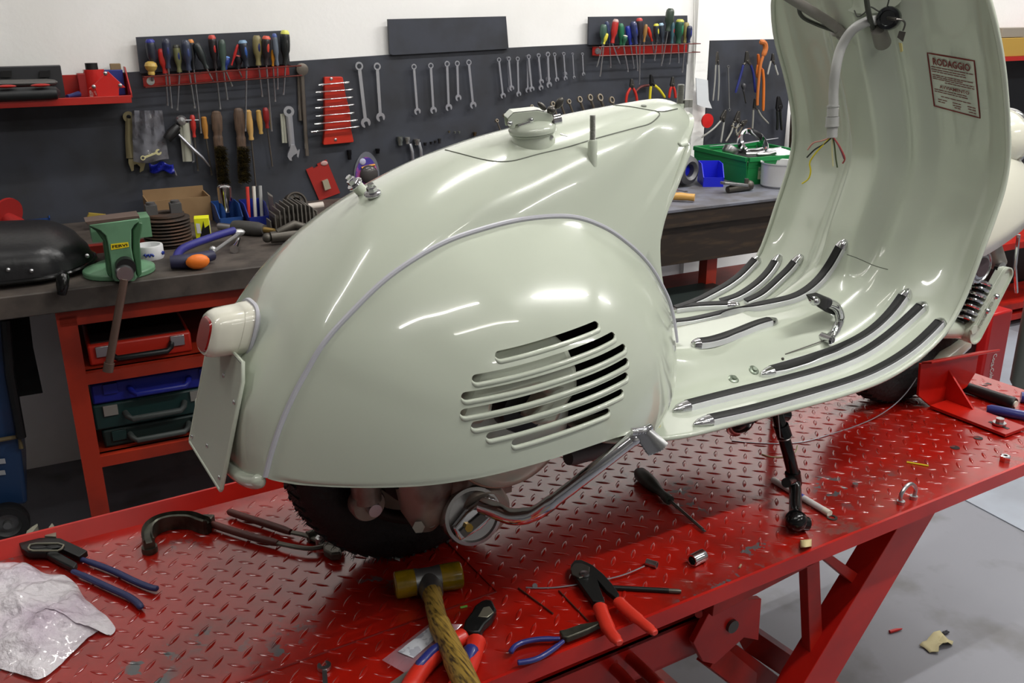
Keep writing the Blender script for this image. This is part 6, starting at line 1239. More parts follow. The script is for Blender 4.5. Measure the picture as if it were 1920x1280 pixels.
# ================================================================== things on bench 2
def crate():
    P0_ = bp(1399, 347); A = bp(1290, 318); B = bp(1500, 325); ua = (A-P0_).normalized(); ub = Vector((-ua.y, ua.x, 0)); ub = ub if ub.dot(B-P0_) > 0 else -ub
    La, Lb = .36, .30; hgt_ = .10; fl_ = 1.0; t = thing('parts_crate', 'large green plastic crate of chrome parts on the second bench', 'crate', P0_); m = mat('crate_green', (24, 120, 62), .45); mb = MB(); tk = .004
    c4 = [P0_, P0_+ua*La, P0_+ua*La+ub*Lb, P0_+ub*Lb]
    for k in range(4):
        a, b = c4[k], c4[(k+1) % 4]; inn = ((c4[0]+c4[2])/2-(a+b)/2).normalized(); mb.poly([a, b, b-inn*.008+EZ*hgt_, a-inn*.008+EZ*hgt_], inn*tk); a2_, b2_ = a-inn*.012, b-inn*.012
        mb.poly([a2_+EZ*(hgt_-.012), b2_+EZ*(hgt_-.012), b2_+EZ*(hgt_+.003), a2_+EZ*(hgt_+.003)], inn*.012); mb.poly([a2_+EZ*.0+inn*.006+EZ*(hgt_-.035), b2_+inn*.006+EZ*(hgt_-.035), b2_+inn*.006+EZ*(hgt_-.03), a2_+inn*.006+EZ*(hgt_-.03)], inn*.008)
    mb.poly([p+EZ*.002 for p in c4], EZ*.003); obj('crate_shell', mb, m, t)
    f_ = P0_+ub*.045+EZ*.02; mb = MB(); nn_ = -ua; mb.poly([f_+nn_*.006, f_+ub*.09+nn_*.006, f_+ub*.09+EZ*.045+nn_*.006, f_+EZ*.045+nn_*.006], nn_*.002); obj('card_holder', mb, mat('pale_label_holder', (150, 160, 130), .4, col2=(90, 110, 90), scale=60, lo=.48, hi=.52), t)
    cc = (c4[0]+c4[2])/2
    mb = MB(); mb.lathe([(.062, 0), (.066, .01), (.066, .03), (.058, .036), (.056, .03), (.056, .004)], cc+EZ*(hgt_+.012)+ua*.02, (EZ*.8+EN*1.0), 36, closed=True); obj('chrome_ring', mb, CHROME, label='large chrome headlamp ring on top of the green crate', cat='ring')
    mb = MB(); mb.lathe([(0, .03), (.03, .026), (.05, .014), (.06, 0), (.058, -.004)], cc+ub*.09-ua*.06+EZ*(hgt_-.02), EZ+EX*.2, 28); obj('white_shell', mb, mat('white_enamel_part', (205, 208, 210), .3), label='white dished cover lying at the right in the green crate', cat='cover')
    mb = MB(); mb.lathe([(.03, 0), (.036, .01), (.036, .03), (.03, .035)], cc-ub*.09+ua*.03+EZ*(hgt_-.02), EZ+EX*.6, 24, closed=True); obj('chrome_clamp', mb, STEEL, label='small steel clamp ring at the left in the green crate', cat='ring')
    mb = MB(); mb.ball(cc+EZ*(hgt_-.04), .09, 18, sc=(1.3, 1, .45)); obj('black_casting', mb, BLACK, label='black lump of parts filling the green crate', cat='part')
    mb = MB(); e = cc+EZ*(hgt_+.02)-EN*.06; mb.tube([e-EX*.17, e, e+EX*.18+EZ*.01], [.003, .012, .003], 8, flat=.3); obj('steel_ruler', mb, WM, label='long thin steel blade lying across the back of the green crate', cat='blade')
    for (dx, dy) in ((-.06, -.03), (-.03, -.06), (.04, -.04), (.07, .02), (.0, .05)):
        mb = MB(); q = cc+EX*dx+EN*(-dy)+EZ*(hgt_-.008); mb.tube([q, q+EX*.04+EN*.02, q+EX*.06+EN*.04+EZ*.01], [.008, .010, .007], 10); obj('steel_fitting', mb, STEEL, label='small shiny steel fitting among the parts in the green crate', cat='fitting', group='fittings in the green crate')
crate()
# steel ladle/pan
p = bp(1472, 356)-EN*.07; p = bp(1474, 352); R_ = 38*mpp(p); p = p-EN*R_*.5
t = thing('saucepan', 'dull aluminium saucepan standing right of the green crate', 'saucepan', p); mb = MB(); mb.lathe([(0, 0), (R_*.82, 0), (R_*.92, .008), (R_*.95, .085), (R_, .088), (R_, .092), (R_*.93, .090), (R_*.9, .01), (0, .004)], p, EZ, 44); obj('pan_body', mb, mat('dull_pan_alu', (205, 205, 206), .4, .4), t, sharp=40)
# blue bin
t, c, ex, en, h, w_ = bin_(1318, 1355, 350, 0, 40, (24, 34, 190), 'bright blue parts bin in front of the green crate', rot=-.5)
# brake drum disc leaning
p = bp(1296, 352); t = thing('wheel_drum', 'grey dished wheel drum with blue middle half hidden by the scooter body', 'drum', p); r_ = 29*mpp(p); q = p+EZ*r_*1.05-EN*.04; mb = MB(); mb.lathe([(r_*.42, .02), (r_*.6, .03), (r_*.9, .02), (r_, 0), (r_, -.03), (r_*.42, -.03)], q, (EN+EX*.2), 36, closed=True); obj('drum_shell', mb, mat('drum_grey', (96, 96, 98), .5, .5), t)
mb = MB(); mb.lathe([(0, .0), (r_*.42, .0), (r_*.42, -.02)], q, (EN+EX*.2), 28); obj('drum_middle', mb, mat('bin_24_34_190', (24, 34, 190), .4), t)
mb = MB(); A, B = bp(1243, 376), bp(1302, 379); mb.tube([A+EZ*.015, A.lerp(B, .55)+EZ*.018, A.lerp(B, .8)+EZ*.017, B+EZ*.016], [.011, .014, .012, .013], 14); obj('wooden_dowel', mb, mat('varnished_wood', (196, 150, 78), .35, coat=.3), label='varnished wooden handle lying on the second bench beside the scooter body', cat='tool handle')
spanner((1286, 363), (1262, 358), 4, 'chrome spanner lying behind the wooden handle on the second bench', off=.006, plane=lambda x, y, o=0: bp(x, y)+EZ*o, nrm=EZ, m=CHROME)
mb = MB(); A = bp(1262, 352)+EZ*.02; mb.ball(A, .02, 12, sc=(1.4, .8, .8)); obj('red_ball', mb, mat('bright_red_plastic', (196, 30, 28), .4), label='small red knob behind the spanner on the second bench', cat='knob')
t = thing('latch_mechanism', 'oily steel lever mechanism lying in front of the green crate', 'mechanism', bp(1385, 362)); mb = MB(); q = bp(1380, 360); mb.box(q+EZ*.03+EX*-.01, (.11, .03, .01), (EX-EZ*.15).normalized(), EN, EZ); obj('pale_arm', mb, mat('grey_steel', (150, 150, 150), .35, .8), t, bevel=.002)
mb = MB(); mb.tube([q-EX*.04+EZ*.012, q+EZ*.016, q+EX*.07+EZ*.014], [.012, .016, .012], 12); mb.ball(q+EX*.06+EZ*.02, .018, 12); mb.cyl(q+EX*.045+EZ*.02, q+EX*.045+EZ*.045, .008); obj('dark_body', mb, mat('dark_cast_parts', (84, 80, 74), .45, .6), t)
# ================================================================== right edge background
a = wall(1862, 111, .16); sA = (a-W0).dot(EX); zsh = a.z
mb = MB(); mb.box(wp(sA+.55, .1, zsh), (1.3, .16, .02), EX, EN, EZ); obj('wall_shelf', mb, REDP, label='red wall shelf at the right picture edge behind the leg shield', cat='shelf')
mb = MB(); mb.box(wp((wall(1882, 90, .15)-W0).dot(EX)+.03, .11, (zsh+.01+wall(1890, 71, .15).z)/2), (.30, .12, wall(1890, 71, .15).z-zsh-.01), EX, EN, EZ); yb_ = obj('yellow_box', mb, mat('mustard_card', (172, 138, 62), .6), label='mustard yellow carton on the red shelf at the right edge', cat='box', bevel=.002)
zt2 = wall(1890, 71, .15).z; mb = MB(); mb.box(wp((wall(1892, 60, .15)-W0).dot(EX)+.06, .11, zt2+.024), (.24, .10, .044), EX, EN, EZ); obj('grey_carton', mb, mat('grey_card', (140, 132, 120), .6), label='grey open carton lying on top of the mustard carton', cat='box', bevel=.002)
sR = (wall(1868, 200, 0)-W0).dot(EX)-.25
mb = MB(); mb.box(wp(sR+.9, .012, (zsh-.01+BZ-.3)/2), (1.8, .02, zsh-BZ+.3), EX, EN, EZ); obj('tool_board', mb, mat('black_slate', (30, 33, 38), .6), label='dark slate board below the red shelf at the right edge', cat='tool board', flat=True)
nr = .55; t = thing('red_cabinet', 'low red cabinet with dark open shelves at the right edge', 'cabinet', wall(1900, 560, nr)); s0_ = (wall(1850, 480, nr)-W0).dot(EX)
for zz in (wall(1900, 462, nr).z, wall(1900, 575, nr).z, -HT+.05):
    mb = MB(); mb.box(wp(s0_+.5, nr-.12, zz), (1.1, .24, .03), EX, EN, EZ); obj('cabinet_shelf', mb, REDD, t)
mb = MB(); mb.box(wp(s0_+.5, nr-.26, (wall(1900, 462, nr).z-HT)/2), (1.1, .02, wall(1900, 462, nr).z+HT), EX, EN, EZ); obj('cabinet_back', mb, BLACK, t)
# red upright with white script, black side
YR = .62
t = thing('drinks_cooler', 'red and black upright box with white script lettering beyond the lift table', 'drinks box', ony(1870, 700, YR)); 
A, B = ony(1862, 590, YR), ony(1897, 597, YR); zt3 = A.z; w_ = (B-A).length; zb3 = -HT+.01
mb = MB(); mb.box(((A.x+B.x)/2, YR+.12, (zt3+zb3)/2), (w_, .24, zt3-zb3)); obj('cooler_body', mb, mat('drink_red', (176, 22, 22), .35), t, bevel=.008)
mb = MB(); mb.box((A.x-.075, YR+.14, (zt3+zb3)/2-.04), (.15, .2, zt3-zb3-.08)); obj('black_side', mb, BLACK, t, bevel=.008)
tx = (A.x+B.x)/2; zm = ony(1872, 683, YR).z; hh_ = 25*mpp(ony(1872, 662, YR))
q_ = [Vector((tx-.016, YR-.001, zm+hh_)), Vector((tx-.016, YR-.001, zm-hh_)), Vector((tx+.008, YR-.001, zm-hh_)), Vector((tx+.008, YR-.001, zm+hh_))]
mb = textmesh('Coca-Cola', q_, (0, -.0006, 0), bold=.01)
for v in mb.v:
    f = (v.z-(zm-hh_))/(2*hh_); v.x -= .006*math.sin(f*PI)
obj('script_lettering', mb, mat('white_ink', (225, 220, 215), .5), t, flat=True)
p = onz(1912, 740, -.3); YG = .45; p = ony(1914, 760, YG); 
mb = MB(); mb.lathe([(.0, 0), (.055, 0), (.06, .01), (.06, .30), (.062, .305), (.062, .32), (.06, .325), (.06, .47), (.045, .5), (0, .5)], (p.x+.02, YG, -HT+.16), EZ, 32); mb.lathe([(.05, -.16), (.05, 0), (0, 0)], (p.x+.02, YG, -HT+.16), EZ, 20); obj('gas_bottle', mb, mat('dull_grey_bottle', (96, 98, 90), .45, .4), label='dull grey metal cylinder standing at the right picture edge', cat='gas bottle')
# floor litter
def litter(x, y, r, col, label, nm='paper_scrap'):
    p = onz(x, y, -HT+.002); rr_ = random.Random(int(x)); n = 14; g_ = []
    for i in range(7):
        g_.append([p+Vector(((i/6-.5)*r*2+rr_.uniform(-.1, .1)*r, (j/4-.5)*r+rr_.uniform(-.15, .15)*r, abs(rr_.gauss(0, .22))*r*.6)) for j in range(5)])
    mb = MB(); mb.grid(g_); obj(nm, mb, mat('litter_%d' % col[0], col, .8), label=label, cat='scrap', solid=.001)
litter(1755, 1207, .04, (190, 180, 140), 'crumpled cream paper scrap on the grey floor')
mb = MB(); A = onz(1668, 1184, -HT+.004); mb.tube([A, A+Vector((.02, -.004, 0)), A+Vector((.036, -.008, 0))], [.004, .004, .0015], 8); obj('crimp_terminal', mb, mat('bright_red_plastic', (196, 30, 28), .4), label='tiny red wire terminal on the grey floor', cat='terminal')
litter(1773, 1186, .01, (40, 40, 46), 'tiny dark chip on the grey floor near the cream paper', 'dark_chip')
RA = 0.0
# ================================================================== things on the lift table
def tz(x, y, z=0): return onz(x, y, z)
def tpoly(pxs, z, h, name, m, parent=None, bevel=0, **k):
    mb = MB(); mb.poly([tz(x, y, z) for x, y in pxs], (0, 0, h)); return obj(name, mb, m, parent, bevel=bevel, **k)
def tpath(pxs, zs, n=16):
    if not isinstance(zs, (list, tuple)): zs = [zs]*len(pxs)
    return catmull([tz(x, y, z) for (x, y), z in zip(pxs, zs)], n)
def rpx(px, r): return r*mpp(tz(*px))
BLUEG = mat('blue_dipped_grip', (42, 48, 118), .35, coat=.3); DBLUE = mat('dark_blue_grip', (38, 44, 88), .45)
# water pump pliers
t = thing('water_pump_pliers', 'black slip joint pliers with dark blue handles at the left table edge', 'pliers', tz(120, 1060))
def q4(x, y): return (x/6.4, 960+y/6.4)
tpoly([q4(*q) for q in ((330,345),(345,330),(250,375),(240,430),(270,500),(350,545),(560,550),(640,500),(720,490),(960,600),(1060,525),(860,430),(790,400),(740,375),(600,365),(420,372),(390,355))], .006, .010, 'jaw_body', mat('blued_steel', (44, 46, 46), .35, .7), t, bevel=.002)
tpoly([q4(*q) for q in ((540,545),(600,530),(700,530),(940,668),(900,735),(860,720),(700,640),(590,580))], .004, .010, 'lower_arm', mat('blued_steel', (44, 46, 46), .35, .7), t, bevel=.002)
tpoly([q4(*q) for q in ((325,345),(340,300),(400,250),(465,212),(470,235),(425,290),(395,325),(385,358),(355,358))], .006, .012, 'upper_jaw', mat('ground_steel', (150, 148, 132), .35, .7), t)
tpoly([q4(*q) for q in ((550,362),(600,300),(600,255),(640,205),(665,240),(665,275),(690,300),(685,368))], .006, .012, 'lower_jaw', mat('ground_steel', (150, 148, 132), .35, .7), t)
P = [q4(*q) for q in ((340,425),(360,390),(430,378),(700,375),(765,395),(740,440),(690,462),(400,462),(350,450))]; mb = MB(); pp = [tz(x, y, .018) for x, y in P]; mb.tube(pp+[pp[0]], .0016, 6); obj('slot_frame', mb, mat('ground_steel', (150, 148, 132), .35, .7), t)
for c_ in ((450, 415), (650, 410)):
    mb = MB(); p = tz(*q4(*c_), .0165); mb.ball(p, .009, 12, sc=(1.5, .55, .12), ex=(.86, -.5, 0), ey=(.5, .86, 0)); obj('slot_teeth', mb, BLACK, t)
for ps in (((960,560),(1100,605),(1350,700),(1600,820),(1800,900),(1900,918)), ((870,705),(1010,765),(1300,900),(1520,1000),(1640,1080),(1700,1150))):
    pts = tpath([q4(*q) for q in ps], .008, 22); r = rpx((200, 1080), 6.2); mb = MB(); mb.tube(pts, [r*.75]+[r*.9]*3+[r*1.05]*16+[r*.95, r*.4], 12, flat=.8); obj('handle', mb, DBLUE, t)
# curved hook wrench half
t = thing('exhaust_clamp_half', 'curved dark steel channel hook with a drilled end lying left of the pincers', 'clamp', tz(320, 990))
pts = tpath([(281, 1024), (277, 1010), (281, 994), (297, 982), (325, 975), (358, 975), (378, 982), (392, 986)], .014, 40); gg = []
for k in range(40):
    T = (pts[min(k+1, 39)]-pts[max(k-1, 0)]).normalized(); S = T.cross(EZ); w_ = .0085 if k < 38 else .005
    gg.append([pts[k]+S*a*w_+EZ*b for a, b in ((1, -.013), (1, .012), (.7, .014), (.55, .006), (-.55, .006), (-.7, .014), (-1, .012), (-1, -.013))])
mb = MB(); mb.grid(gg); mb.f += [tuple(range(8)), tuple(range(39*8+7, 39*8-1, -1))]; mb.mi += [0, 0]; obj('curved_channel', mb, mat('oily_grey_steel', (88, 88, 78), .4, .7, col2=(60, 58, 50), scale=30), t, sharp=30)
mb = MB(); mb.lathe([(.006, 0), (.012, 0), (.0125, .004), (.012, .01), (.006, .01)], tz(281.5, 1034), EZ, 24, closed=True); mb.box(tz(280, 1026)+EZ*.006, (.018, .016, .011)); obj('drilled_end', mb, mat('oily_grey_steel', (88, 88, 78), .4, .7), t)
mb = MB(); mb.box(tz(391, 988)+EZ*.011, (.02, .016, .02), (.8, -.6, 0), (.6, .8, 0)); obj('square_end', mb, mat('oily_grey_steel', (88, 88, 78), .4, .7), t, bevel=.002)
# pincers
t = thing('pincers', 'end cutting pincers with long brown red grips lying behind the rear tyre', 'pincers', tz(540, 1010)); BR = mat('brown_red_dip', (92, 46, 40), .5)
for ps in (((427, 958), (450, 966), (500, 982), (545, 997)), ((392, 980), (430, 993), (480, 1008), (521, 1018))):
    mb = MB(); r = rpx((470, 990), 7); pts = tpath(ps, .010, 18); mb.tube(pts, [r*.4, r*.8]+[r*1.0]*14+[r*.9, r*.8], 12); obj('handle', mb, BR, t)
GR = mat('forged_grey', (96, 92, 84), .4, .7)
for ps in (((548, 998), (575, 1004), (597, 1014), (612, 1024), (628, 1034)), ((521, 1018), (550, 1024), (580, 1028), (606, 1024), (640, 1014))):
    mb = MB(); mb.tube(tpath(ps, [.010, .011, .011, .012, .012], 16), [rpx((590, 1010), 5.5)]*12+[rpx((590, 1010), 4)]*4, 10, flat=.7); obj('arm', mb, GR, t)
mb = MB(); mb.lathe([(0, 0), (.010, 0), (.010, .018), (.006, .021), (0, .021)], tz(604, 1024), EZ, 20); obj('rivet', mb, STEEL, t)
for ps in (((606,1030),(630,1024),(645,1026),(646,1036),(625,1036)), ((606,1032),(622,1034),(640,1040),(640,1050),(622,1052),(608,1044))):
    tpoly(ps, .004, .014, 'jaw', GR, t, bevel=.003)
mb = MB(); p = tz(590, 1003, .010); mb.cyl(p-Vector((.012, 0, 0)), p+Vector((.016, 0, 0)), .010, n=16); obj('steel_bush', mb, mat('oily_grey_steel', (88, 88, 78), .4, .7), label='small dark steel bush lying against the rear tyre', cat='bush')
# bubble wrap
wr = [(-20,1056),(37,1060),(66,1070),(90,1080),(123,1082),(143,1097),(152,1114),(163,1130),(187,1147),(200,1157),(217,1180),(207,1193),(200,1182),(187,1183),(165,1200),(147,1217),(128,1235),(110,1253),(77,1277),(50,1272),(0,1256),(-60,1240),(-110,1190),(-120,1130),(-80,1080)]
bc = tz(45, 1165); rb = random.Random(11); rgs = []; m_ = 30
ringp = catmull([tz(x, y) for x, y in wr]+[tz(*wr[0])], 121)[:120]
from mathutils import noise as MN
for q in range(1, m_+1):
    s = q/m_; row = []
    for k, b in enumerate(ringp):
        p = bc.lerp(b, s); h = .012+.018*(1-s)+.016*MN.noise(p*14)+.010*MN.noise(p*32+Vector((3, 1, 0)))+.0035*MN.noise(p*95); p.z = max(.002, h*(1-.7*s**8)); row.append(p)
    rgs.append(row)
mb = MB(); mb.add([bc+EZ*.03]+[p for r in rgs for p in r], [(0, 1+j, 1+(j+1) % 120) for j in range(120)]+[(1+q*120+j, 1+(q+1)*120+j, 1+(q+1)*120+(j+1) % 120, 1+q*120+(j+1) % 120) for q in range(m_-1) for j in range(120)])
BW = mat('bubble_film', (240, 234, 240), .18, coat=.6, alpha=.88, bump=.55, bscale=110, col2=(214, 198, 214), scale=9)
bw = obj('bubble_wrap', mb, BW, label='crumpled sheet of pinkish clear bubble wrap at the left corner of the lift', cat='bubble wrap', sharp=80)
# mallet
t = thing('mallet', 'mallet with translucent yellow plastic faces and worn wooden handle', 'mallet', tz(804, 1110)); r0 = .0205
A, B = tz(741, 1121), tz(866, 1100); A.z = B.z = r0+.001; d = (B-A).normalized(); L = (B-A).length
YP = mat('amber_plastic', (170, 138, 20), .15, trans=.35, coat=.3, col2=(120, 104, 10), scale=25)
for nm, a_, b_ in (('yellow_face', 0, .30), ('yellow_face', 1, .68)):
    P0_, P1_ = A+d*L*a_, A+d*L*b_; ax = (P1_-P0_); h = ax.length; mb = MB(); mb.lathe([(0, 0), (r0*.86, 0), (r0*.98, h*.06), (r0*1.0, h*.5), (r0*.97, h), (0, h)], P0_, ax, 32); obj(nm, mb, YP, t)
mb = MB(); mb.lathe([(r0*.8, 0), (r0*.99, .001), (r0*.92, L*.1), (r0*.92, L*.28), (r0*.99, L*.39), (r0*.8, L*.4)], A+d*L*.29, d, 32); c_ = A+d*L*.49; sd = Vector((d.y, -d.x, 0)); sd = sd if sd.y < 0 else -sd
mb.tube([c_, c_+sd*.02, c_+sd*.036], [r0*.85, r0*.85, r0*.80], 20); obj('steel_head', mb, mat('cast_grey_metal', (128, 130, 130), .4, .8), t)
H1 = [c_+sd*.034]; hp = [tz(822, 1165, .022), tz(843, 1210, .024), tz(868, 1268, .026), tz(905, 1350, .03)]
mb = MB(); mb.tube(catmull(H1+hp, 30), [.0145]*2+[.0135]*6+[.0150]*10+[.0165]*12, 18, flat=1.1); obj('wooden_handle', mb, mat('worn_ash_wood', (158, 128, 56), .5, col2=(62, 46, 24), scale=9, lo=.46, hi=.66, stretch=(34, 3, 30), bump=.1, bscale=40), t)
# bag with label
t = thing('small_parts_bag', 'small clear plastic bag with a white label half under the mallet handle', 'bag', tz(790, 1210)); g_ = []
for i in range(9):
    u_ = i/8; a_ = (716+(806-716)*u_, 1237-(1237-1168)*u_); b_ = (764+(868-764)*u_, 1264-(1264-1170)*u_); g_.append([tz(a_[0]+(b_[0]-a_[0])*v_, a_[1]+(b_[1]-a_[1])*v_, .003+.006*math.sin(v_*PI)+.002*math.sin(u_*14+v_*6)) for v_ in np.linspace(0, 1, 8)])
mb = MB(); mb.grid(g_); obj('clear_film', mb, mat('clear_pink_film', (190, 150, 160), .2, alpha=.5, coat=.5), t, sharp=60)
mb = MB(); g2_ = [[p+EZ*.0012 for p in r[1:6]] for r in g_[2:8]]; mb.grid(g2_); obj('paper_label', mb, mat('white_paper_label', (205, 208, 215), .6, col2=(170, 172, 182), scale=70, lo=.52, hi=.56), t)
# cutters (red and blue)
t = thing('side_cutters', 'heavy side cutters with red and blue handles under the mallet handle', 'cutters', tz(880, 1190))
tpoly([(902,1141),(912,1137),(923,1139),(931,1156),(922,1172),(909,1184),(900,1200),(886,1200),(868,1194),(872,1178),(884,1162),(890,1150)], .004, .014, 'jaws', mat('blued_steel', (44, 46, 46), .35, .7), t, bevel=.003)
tpoly([(906,1141),(918,1139),(926,1150),(914,1160),(896,1158)], .016, .003, 'cutting_edge', mat('ground_steel', (150, 148, 132), .35, .7), t, bevel=.001)
RG = mat('red_soft_grip', (206, 46, 30), .4, coat=.2)
mb = MB(); mb.tube(tpath([(893, 1200), (890, 1216), (882, 1240), (872, 1262), (850, 1300)], .012, 16), [.010, .0135]+[.0125]*13+[.010], 14); obj('handle', mb, RG, t)
mb = MB(); mb.tube(tpath([(884, 1216), (880, 1230), (868, 1258)], .019, 10), [.006, .010, .011, .010, .009, .008, .007, .007, .006, .005], 12); obj('handle_inlay', mb, BLUEG, t)
mb = MB(); mb.tube(tpath([(872, 1192), (850, 1204), (815, 1228), (785, 1262), (762, 1300)], .012, 18), [.010]+[.0125]*16+[.010], 14); obj('handle', mb, RG, t)
mb = MB(); mb.tube(tpath([(836, 1206), (810, 1222), (782, 1252)], .0205, 10), [.003, .006]+[.007]*7+[.003], 10); obj('handle_inlay', mb, BLUEG, t)
tpoly([(722, 1290), (778, 1250), (790, 1256), (757, 1290)], .001, .003, 'steel_offcut', mat('grey_offcut', (130, 126, 120), .5, .5), label='flat grey steel offcut at the bottom edge beside the cutters', cat='metal plate')
# open spanner at the bottom
spanner((614, 1352), (608, 1249), 11.5, 'open ended spanner pointing up from the bottom picture edge', off=.004, plane=lambda x, y, o=0: tz(x, y, o), nrm=EZ, m=STEEL, name='open_spanner')
# crimping tool
t = thing('crimping_tool', 'black cable crimping tool with orange red handles hanging over the table edge', 'crimping tool', tz(1115, 1100)); BK = mat('phosphated_steel', (36, 37, 36), .45, .5)
tpoly([(1070,1067),(1077,1058),(1090,1057),(1111,1067),(1132,1085),(1148,1103),(1161,1122),(1156,1130),(1138,1116),(1120,1096),(1134,1137),(1111,1135),(1083,1096),(1070,1076)], .007, .008, 'jaw_plates', BK, t, bevel=.001)
tpoly([(1070,1067),(1077,1058),(1090,1057),(1106,1064),(1104,1080),(1086,1085),(1072,1078)], .015, .002, 'jaw_face', mat('worn_steel_face', (84, 82, 76), .35, .7), t, bevel=.001)
mb = MB(); mb.lathe([(0, 0), (.0075, 0), (.007, .003), (0, .004)], tz(1096, 1077, .016), EZ, 20); obj('pivot_rivet', mb, STEEL, t)
mb = MB()
for (x, y) in ((1096,1090),(1104,1089),(1112,1086),(1089,1088)): mb.cyl(tz(x, y, .0152), tz(x, y, .0158), .0018, n=8)
RH = mat('orange_red_grip', (208, 52, 36), .4, coat=.15)
for ps, w_ in ((((1124, 1136), (1132, 1158), (1144, 1184), (1162, 1206)), 13), (((1158, 1126), (1178, 1145), (1203, 1166), (1229, 1187)), 12)):
    r = rpx((1150, 1160), w_); mb = MB(); pts = tpath(ps, .014, 20); mb.tube(pts, [r*.95, r*1.1]+[r*1.05]*10+[r*.9]*5+[r*.72, r*.72, r*.5], 14, flat=.75); obj('handle', mb, RH, t)
# needle nose pliers
t = thing('needle_nose_pliers', 'needle nose pliers with shiny blue handles on the near table edge', 'pliers', tz(1050, 1200))
tpoly([(1048,1192),(1060,1190),(1088,1180),(1124,1174),(1128,1178),(1100,1192),(1064,1206),(1054,1203)], .005, .010, 'jaws', mat('oily_grey_steel', (88, 88, 78), .4, .7), t, bevel=.002)
for ps in (((957, 1223), (966, 1211), (984, 1203), (1012, 1198), (1050, 1197)), ((970, 1242), (986, 1240), (1008, 1234), (1032, 1220), (1056, 1202))):
    mb = MB(); r = rpx((1010, 1210), 5.2); mb.tube(tpath(ps, .009, 22), [r*.6, r*1.05]+[r]*17+[r*.8]*3, 12); obj('handle', mb, BLUEG, t)
# rods, wires, sockets
t = thing('black_rod', 'short black steel rod lying right of the crimping tool', 'rod', tz(1210, 1105)); r = rpx((1210, 1105), 4.6); mb = MB(); mb.tube([tz(1144, 1101, r), tz(1254, 1107, r)], r, 14); obj('rod_body', mb, mat('phosphated_steel', (36, 37, 36), .45, .5), t)
mb = MB(); mb.tube([tz(1254, 1107, r), tz(1272, 1108, r), tz(1277, 1108.3, r)], [r*.95, r*.95, r*.7], 14); obj('rod_tip', mb, GR, t)
t = thing('inner_cable', 'steel inner cable with a ferrule passing under the crimping tool', 'cable', tz(1150, 1085)); mb = MB(); mb.tube(tpath([(986, 1101), (1005, 1102), (1040, 1101), (1078, 1096), (1130, 1087), (1170, 1077), (1208, 1061)], [.002, .002, .002, .003, .004, .006, .008], 30), .0011, 6); obj('cable_strand', mb, WM, t)
mb = MB(); r = rpx((1225, 1055), 6.5); mb.lathe([(0, 0), (r, 0), (r, .012), (r*1.05, .018), (r*.8, .018), (r*.75, .006), (0, .006)], tz(1212, 1053, r), tz(1238, 1061, r)-tz(1212, 1053, r), 20); obj('ferrule', mb, STEEL, t)
mb = MB(); mb.cyl(tz(1003, 1098), tz(1003, 1098, .005), .004, n=10); obj('cable_nipple', mb, STEEL, t)
for k, (a, b, lb) in enumerate((((972, 1102), (1037, 1150), 'left'), ((1048, 1107), (1103, 1164), 'right'))):
    mb = MB(); mb.tube([tz(*a, .0018), tz(*b, .0018)], .0013, 6); obj('thin_pin', mb, mat('rusty_pin', (90, 44, 34), .5, .4), label='thin rusty pin on the table, the %s one of the pair below the inner cable' % lb, cat='pin')
def cylsock(a, b, rp, label, m=CHROME, nm='socket'):
    r = rpx(a, rp); A, B = tz(*a, r), tz(*b, r); d = B-A; L = d.length; mb = MB(); mb.lathe([(r*.7, L*.3), (r*.72, .0005), (r*.95, 0), (r, .0015), (r, L*.98), (r*.95, L), (0, L)], A, d, 28); o = obj(nm, mb, m, label=label, cat='socket', sharp=30); return o, A, d, r, L
o, A, d, r, L = cylsock((1297, 1051), (1319, 1040), 12, 'chrome socket lying near the screwdriver tip')
mb = MB(); mb.lathe([(0, L*.28), (r*.71, L*.28)], A, d, 6); mb.add([A+Vector((0, 0, 0))], []); obj('socket_bore', mb, BLACK, o)
# black screwdriver
t = thing('screwdriver', 'black handled screwdriver lying on the lift below the kickstart pedal', 'screwdriver', tz(1260, 930)); r = rpx((1225, 900), 14)
A, B = tz(1196, 884, r), tz(1256, 938, r*.8); ax = (A-B); L = ax.length; mb = MB(); mb.lathe([(r*.62, 0), (r*.66, L*.08), (r*.50, L*.2), (r*.62, L*.36), (r*.92, L*.55), (r, L*.75), (r*.92, L*.92), (r*.6, L), (0, L*1.01)], B, ax, 22); obj('handle', mb, mat('black_green_grip', (34, 40, 34), .45), t)
T = tz(1322, 996, .004); mb = MB(); mb.tube([B, T.lerp(B, .06)], .0028, 10); mb.tube([T.lerp(B, .06), T], [.0028, .0032], 8, flat=.4); obj('blade', mb, DSTEEL, t)
# marker
t = thing('marker_tube', 'white glue or marker tube lying behind the stand leg', 'tube', tz(1505, 930)); r = rpx((1505, 930), 6); A, B = tz(1449, 899, r), tz(1556, 963, r); mb = MB(); mb.cyl(A, A.lerp(B, .9), r, n=20); obj('tube_body', mb, mat('white_tube_plastic', (205, 200, 198), .45, col2=(150, 140, 150), scale=40, lo=.55, hi=.7), t)
mb = MB(); mb.cyl(A.lerp(B, .9), B, r*1.05, n=20); obj('tube_cap', mb, mat('cream_cap', (222, 216, 200), .4), t)
mb = MB(); mb.lathe([(r*1.02, 0), (r*1.03, .008)], A.lerp(B, .50), B-A, 20); obj('blue_mark', mb, mat('blue_print_ink', (40, 60, 150), .4), t)
mb = MB(); mb.lathe([(.005, 0), (.009, 0), (.009, .002), (.005, .002)], tz(1560, 971), EZ, 18, closed=True); obj('small_washer', mb, DSTEEL, label='small dark washer at the end of the white tube', cat='washer')
g_ = [[tz(1500+22*u_, 1012+14*v_-2*u_, .001+.012*math.sin(u_*PI*.9+.3)*(.5+.5*v_)) for v_ in np.linspace(0, 1, 6)] for u_ in np.linspace(0, 1, 8)]
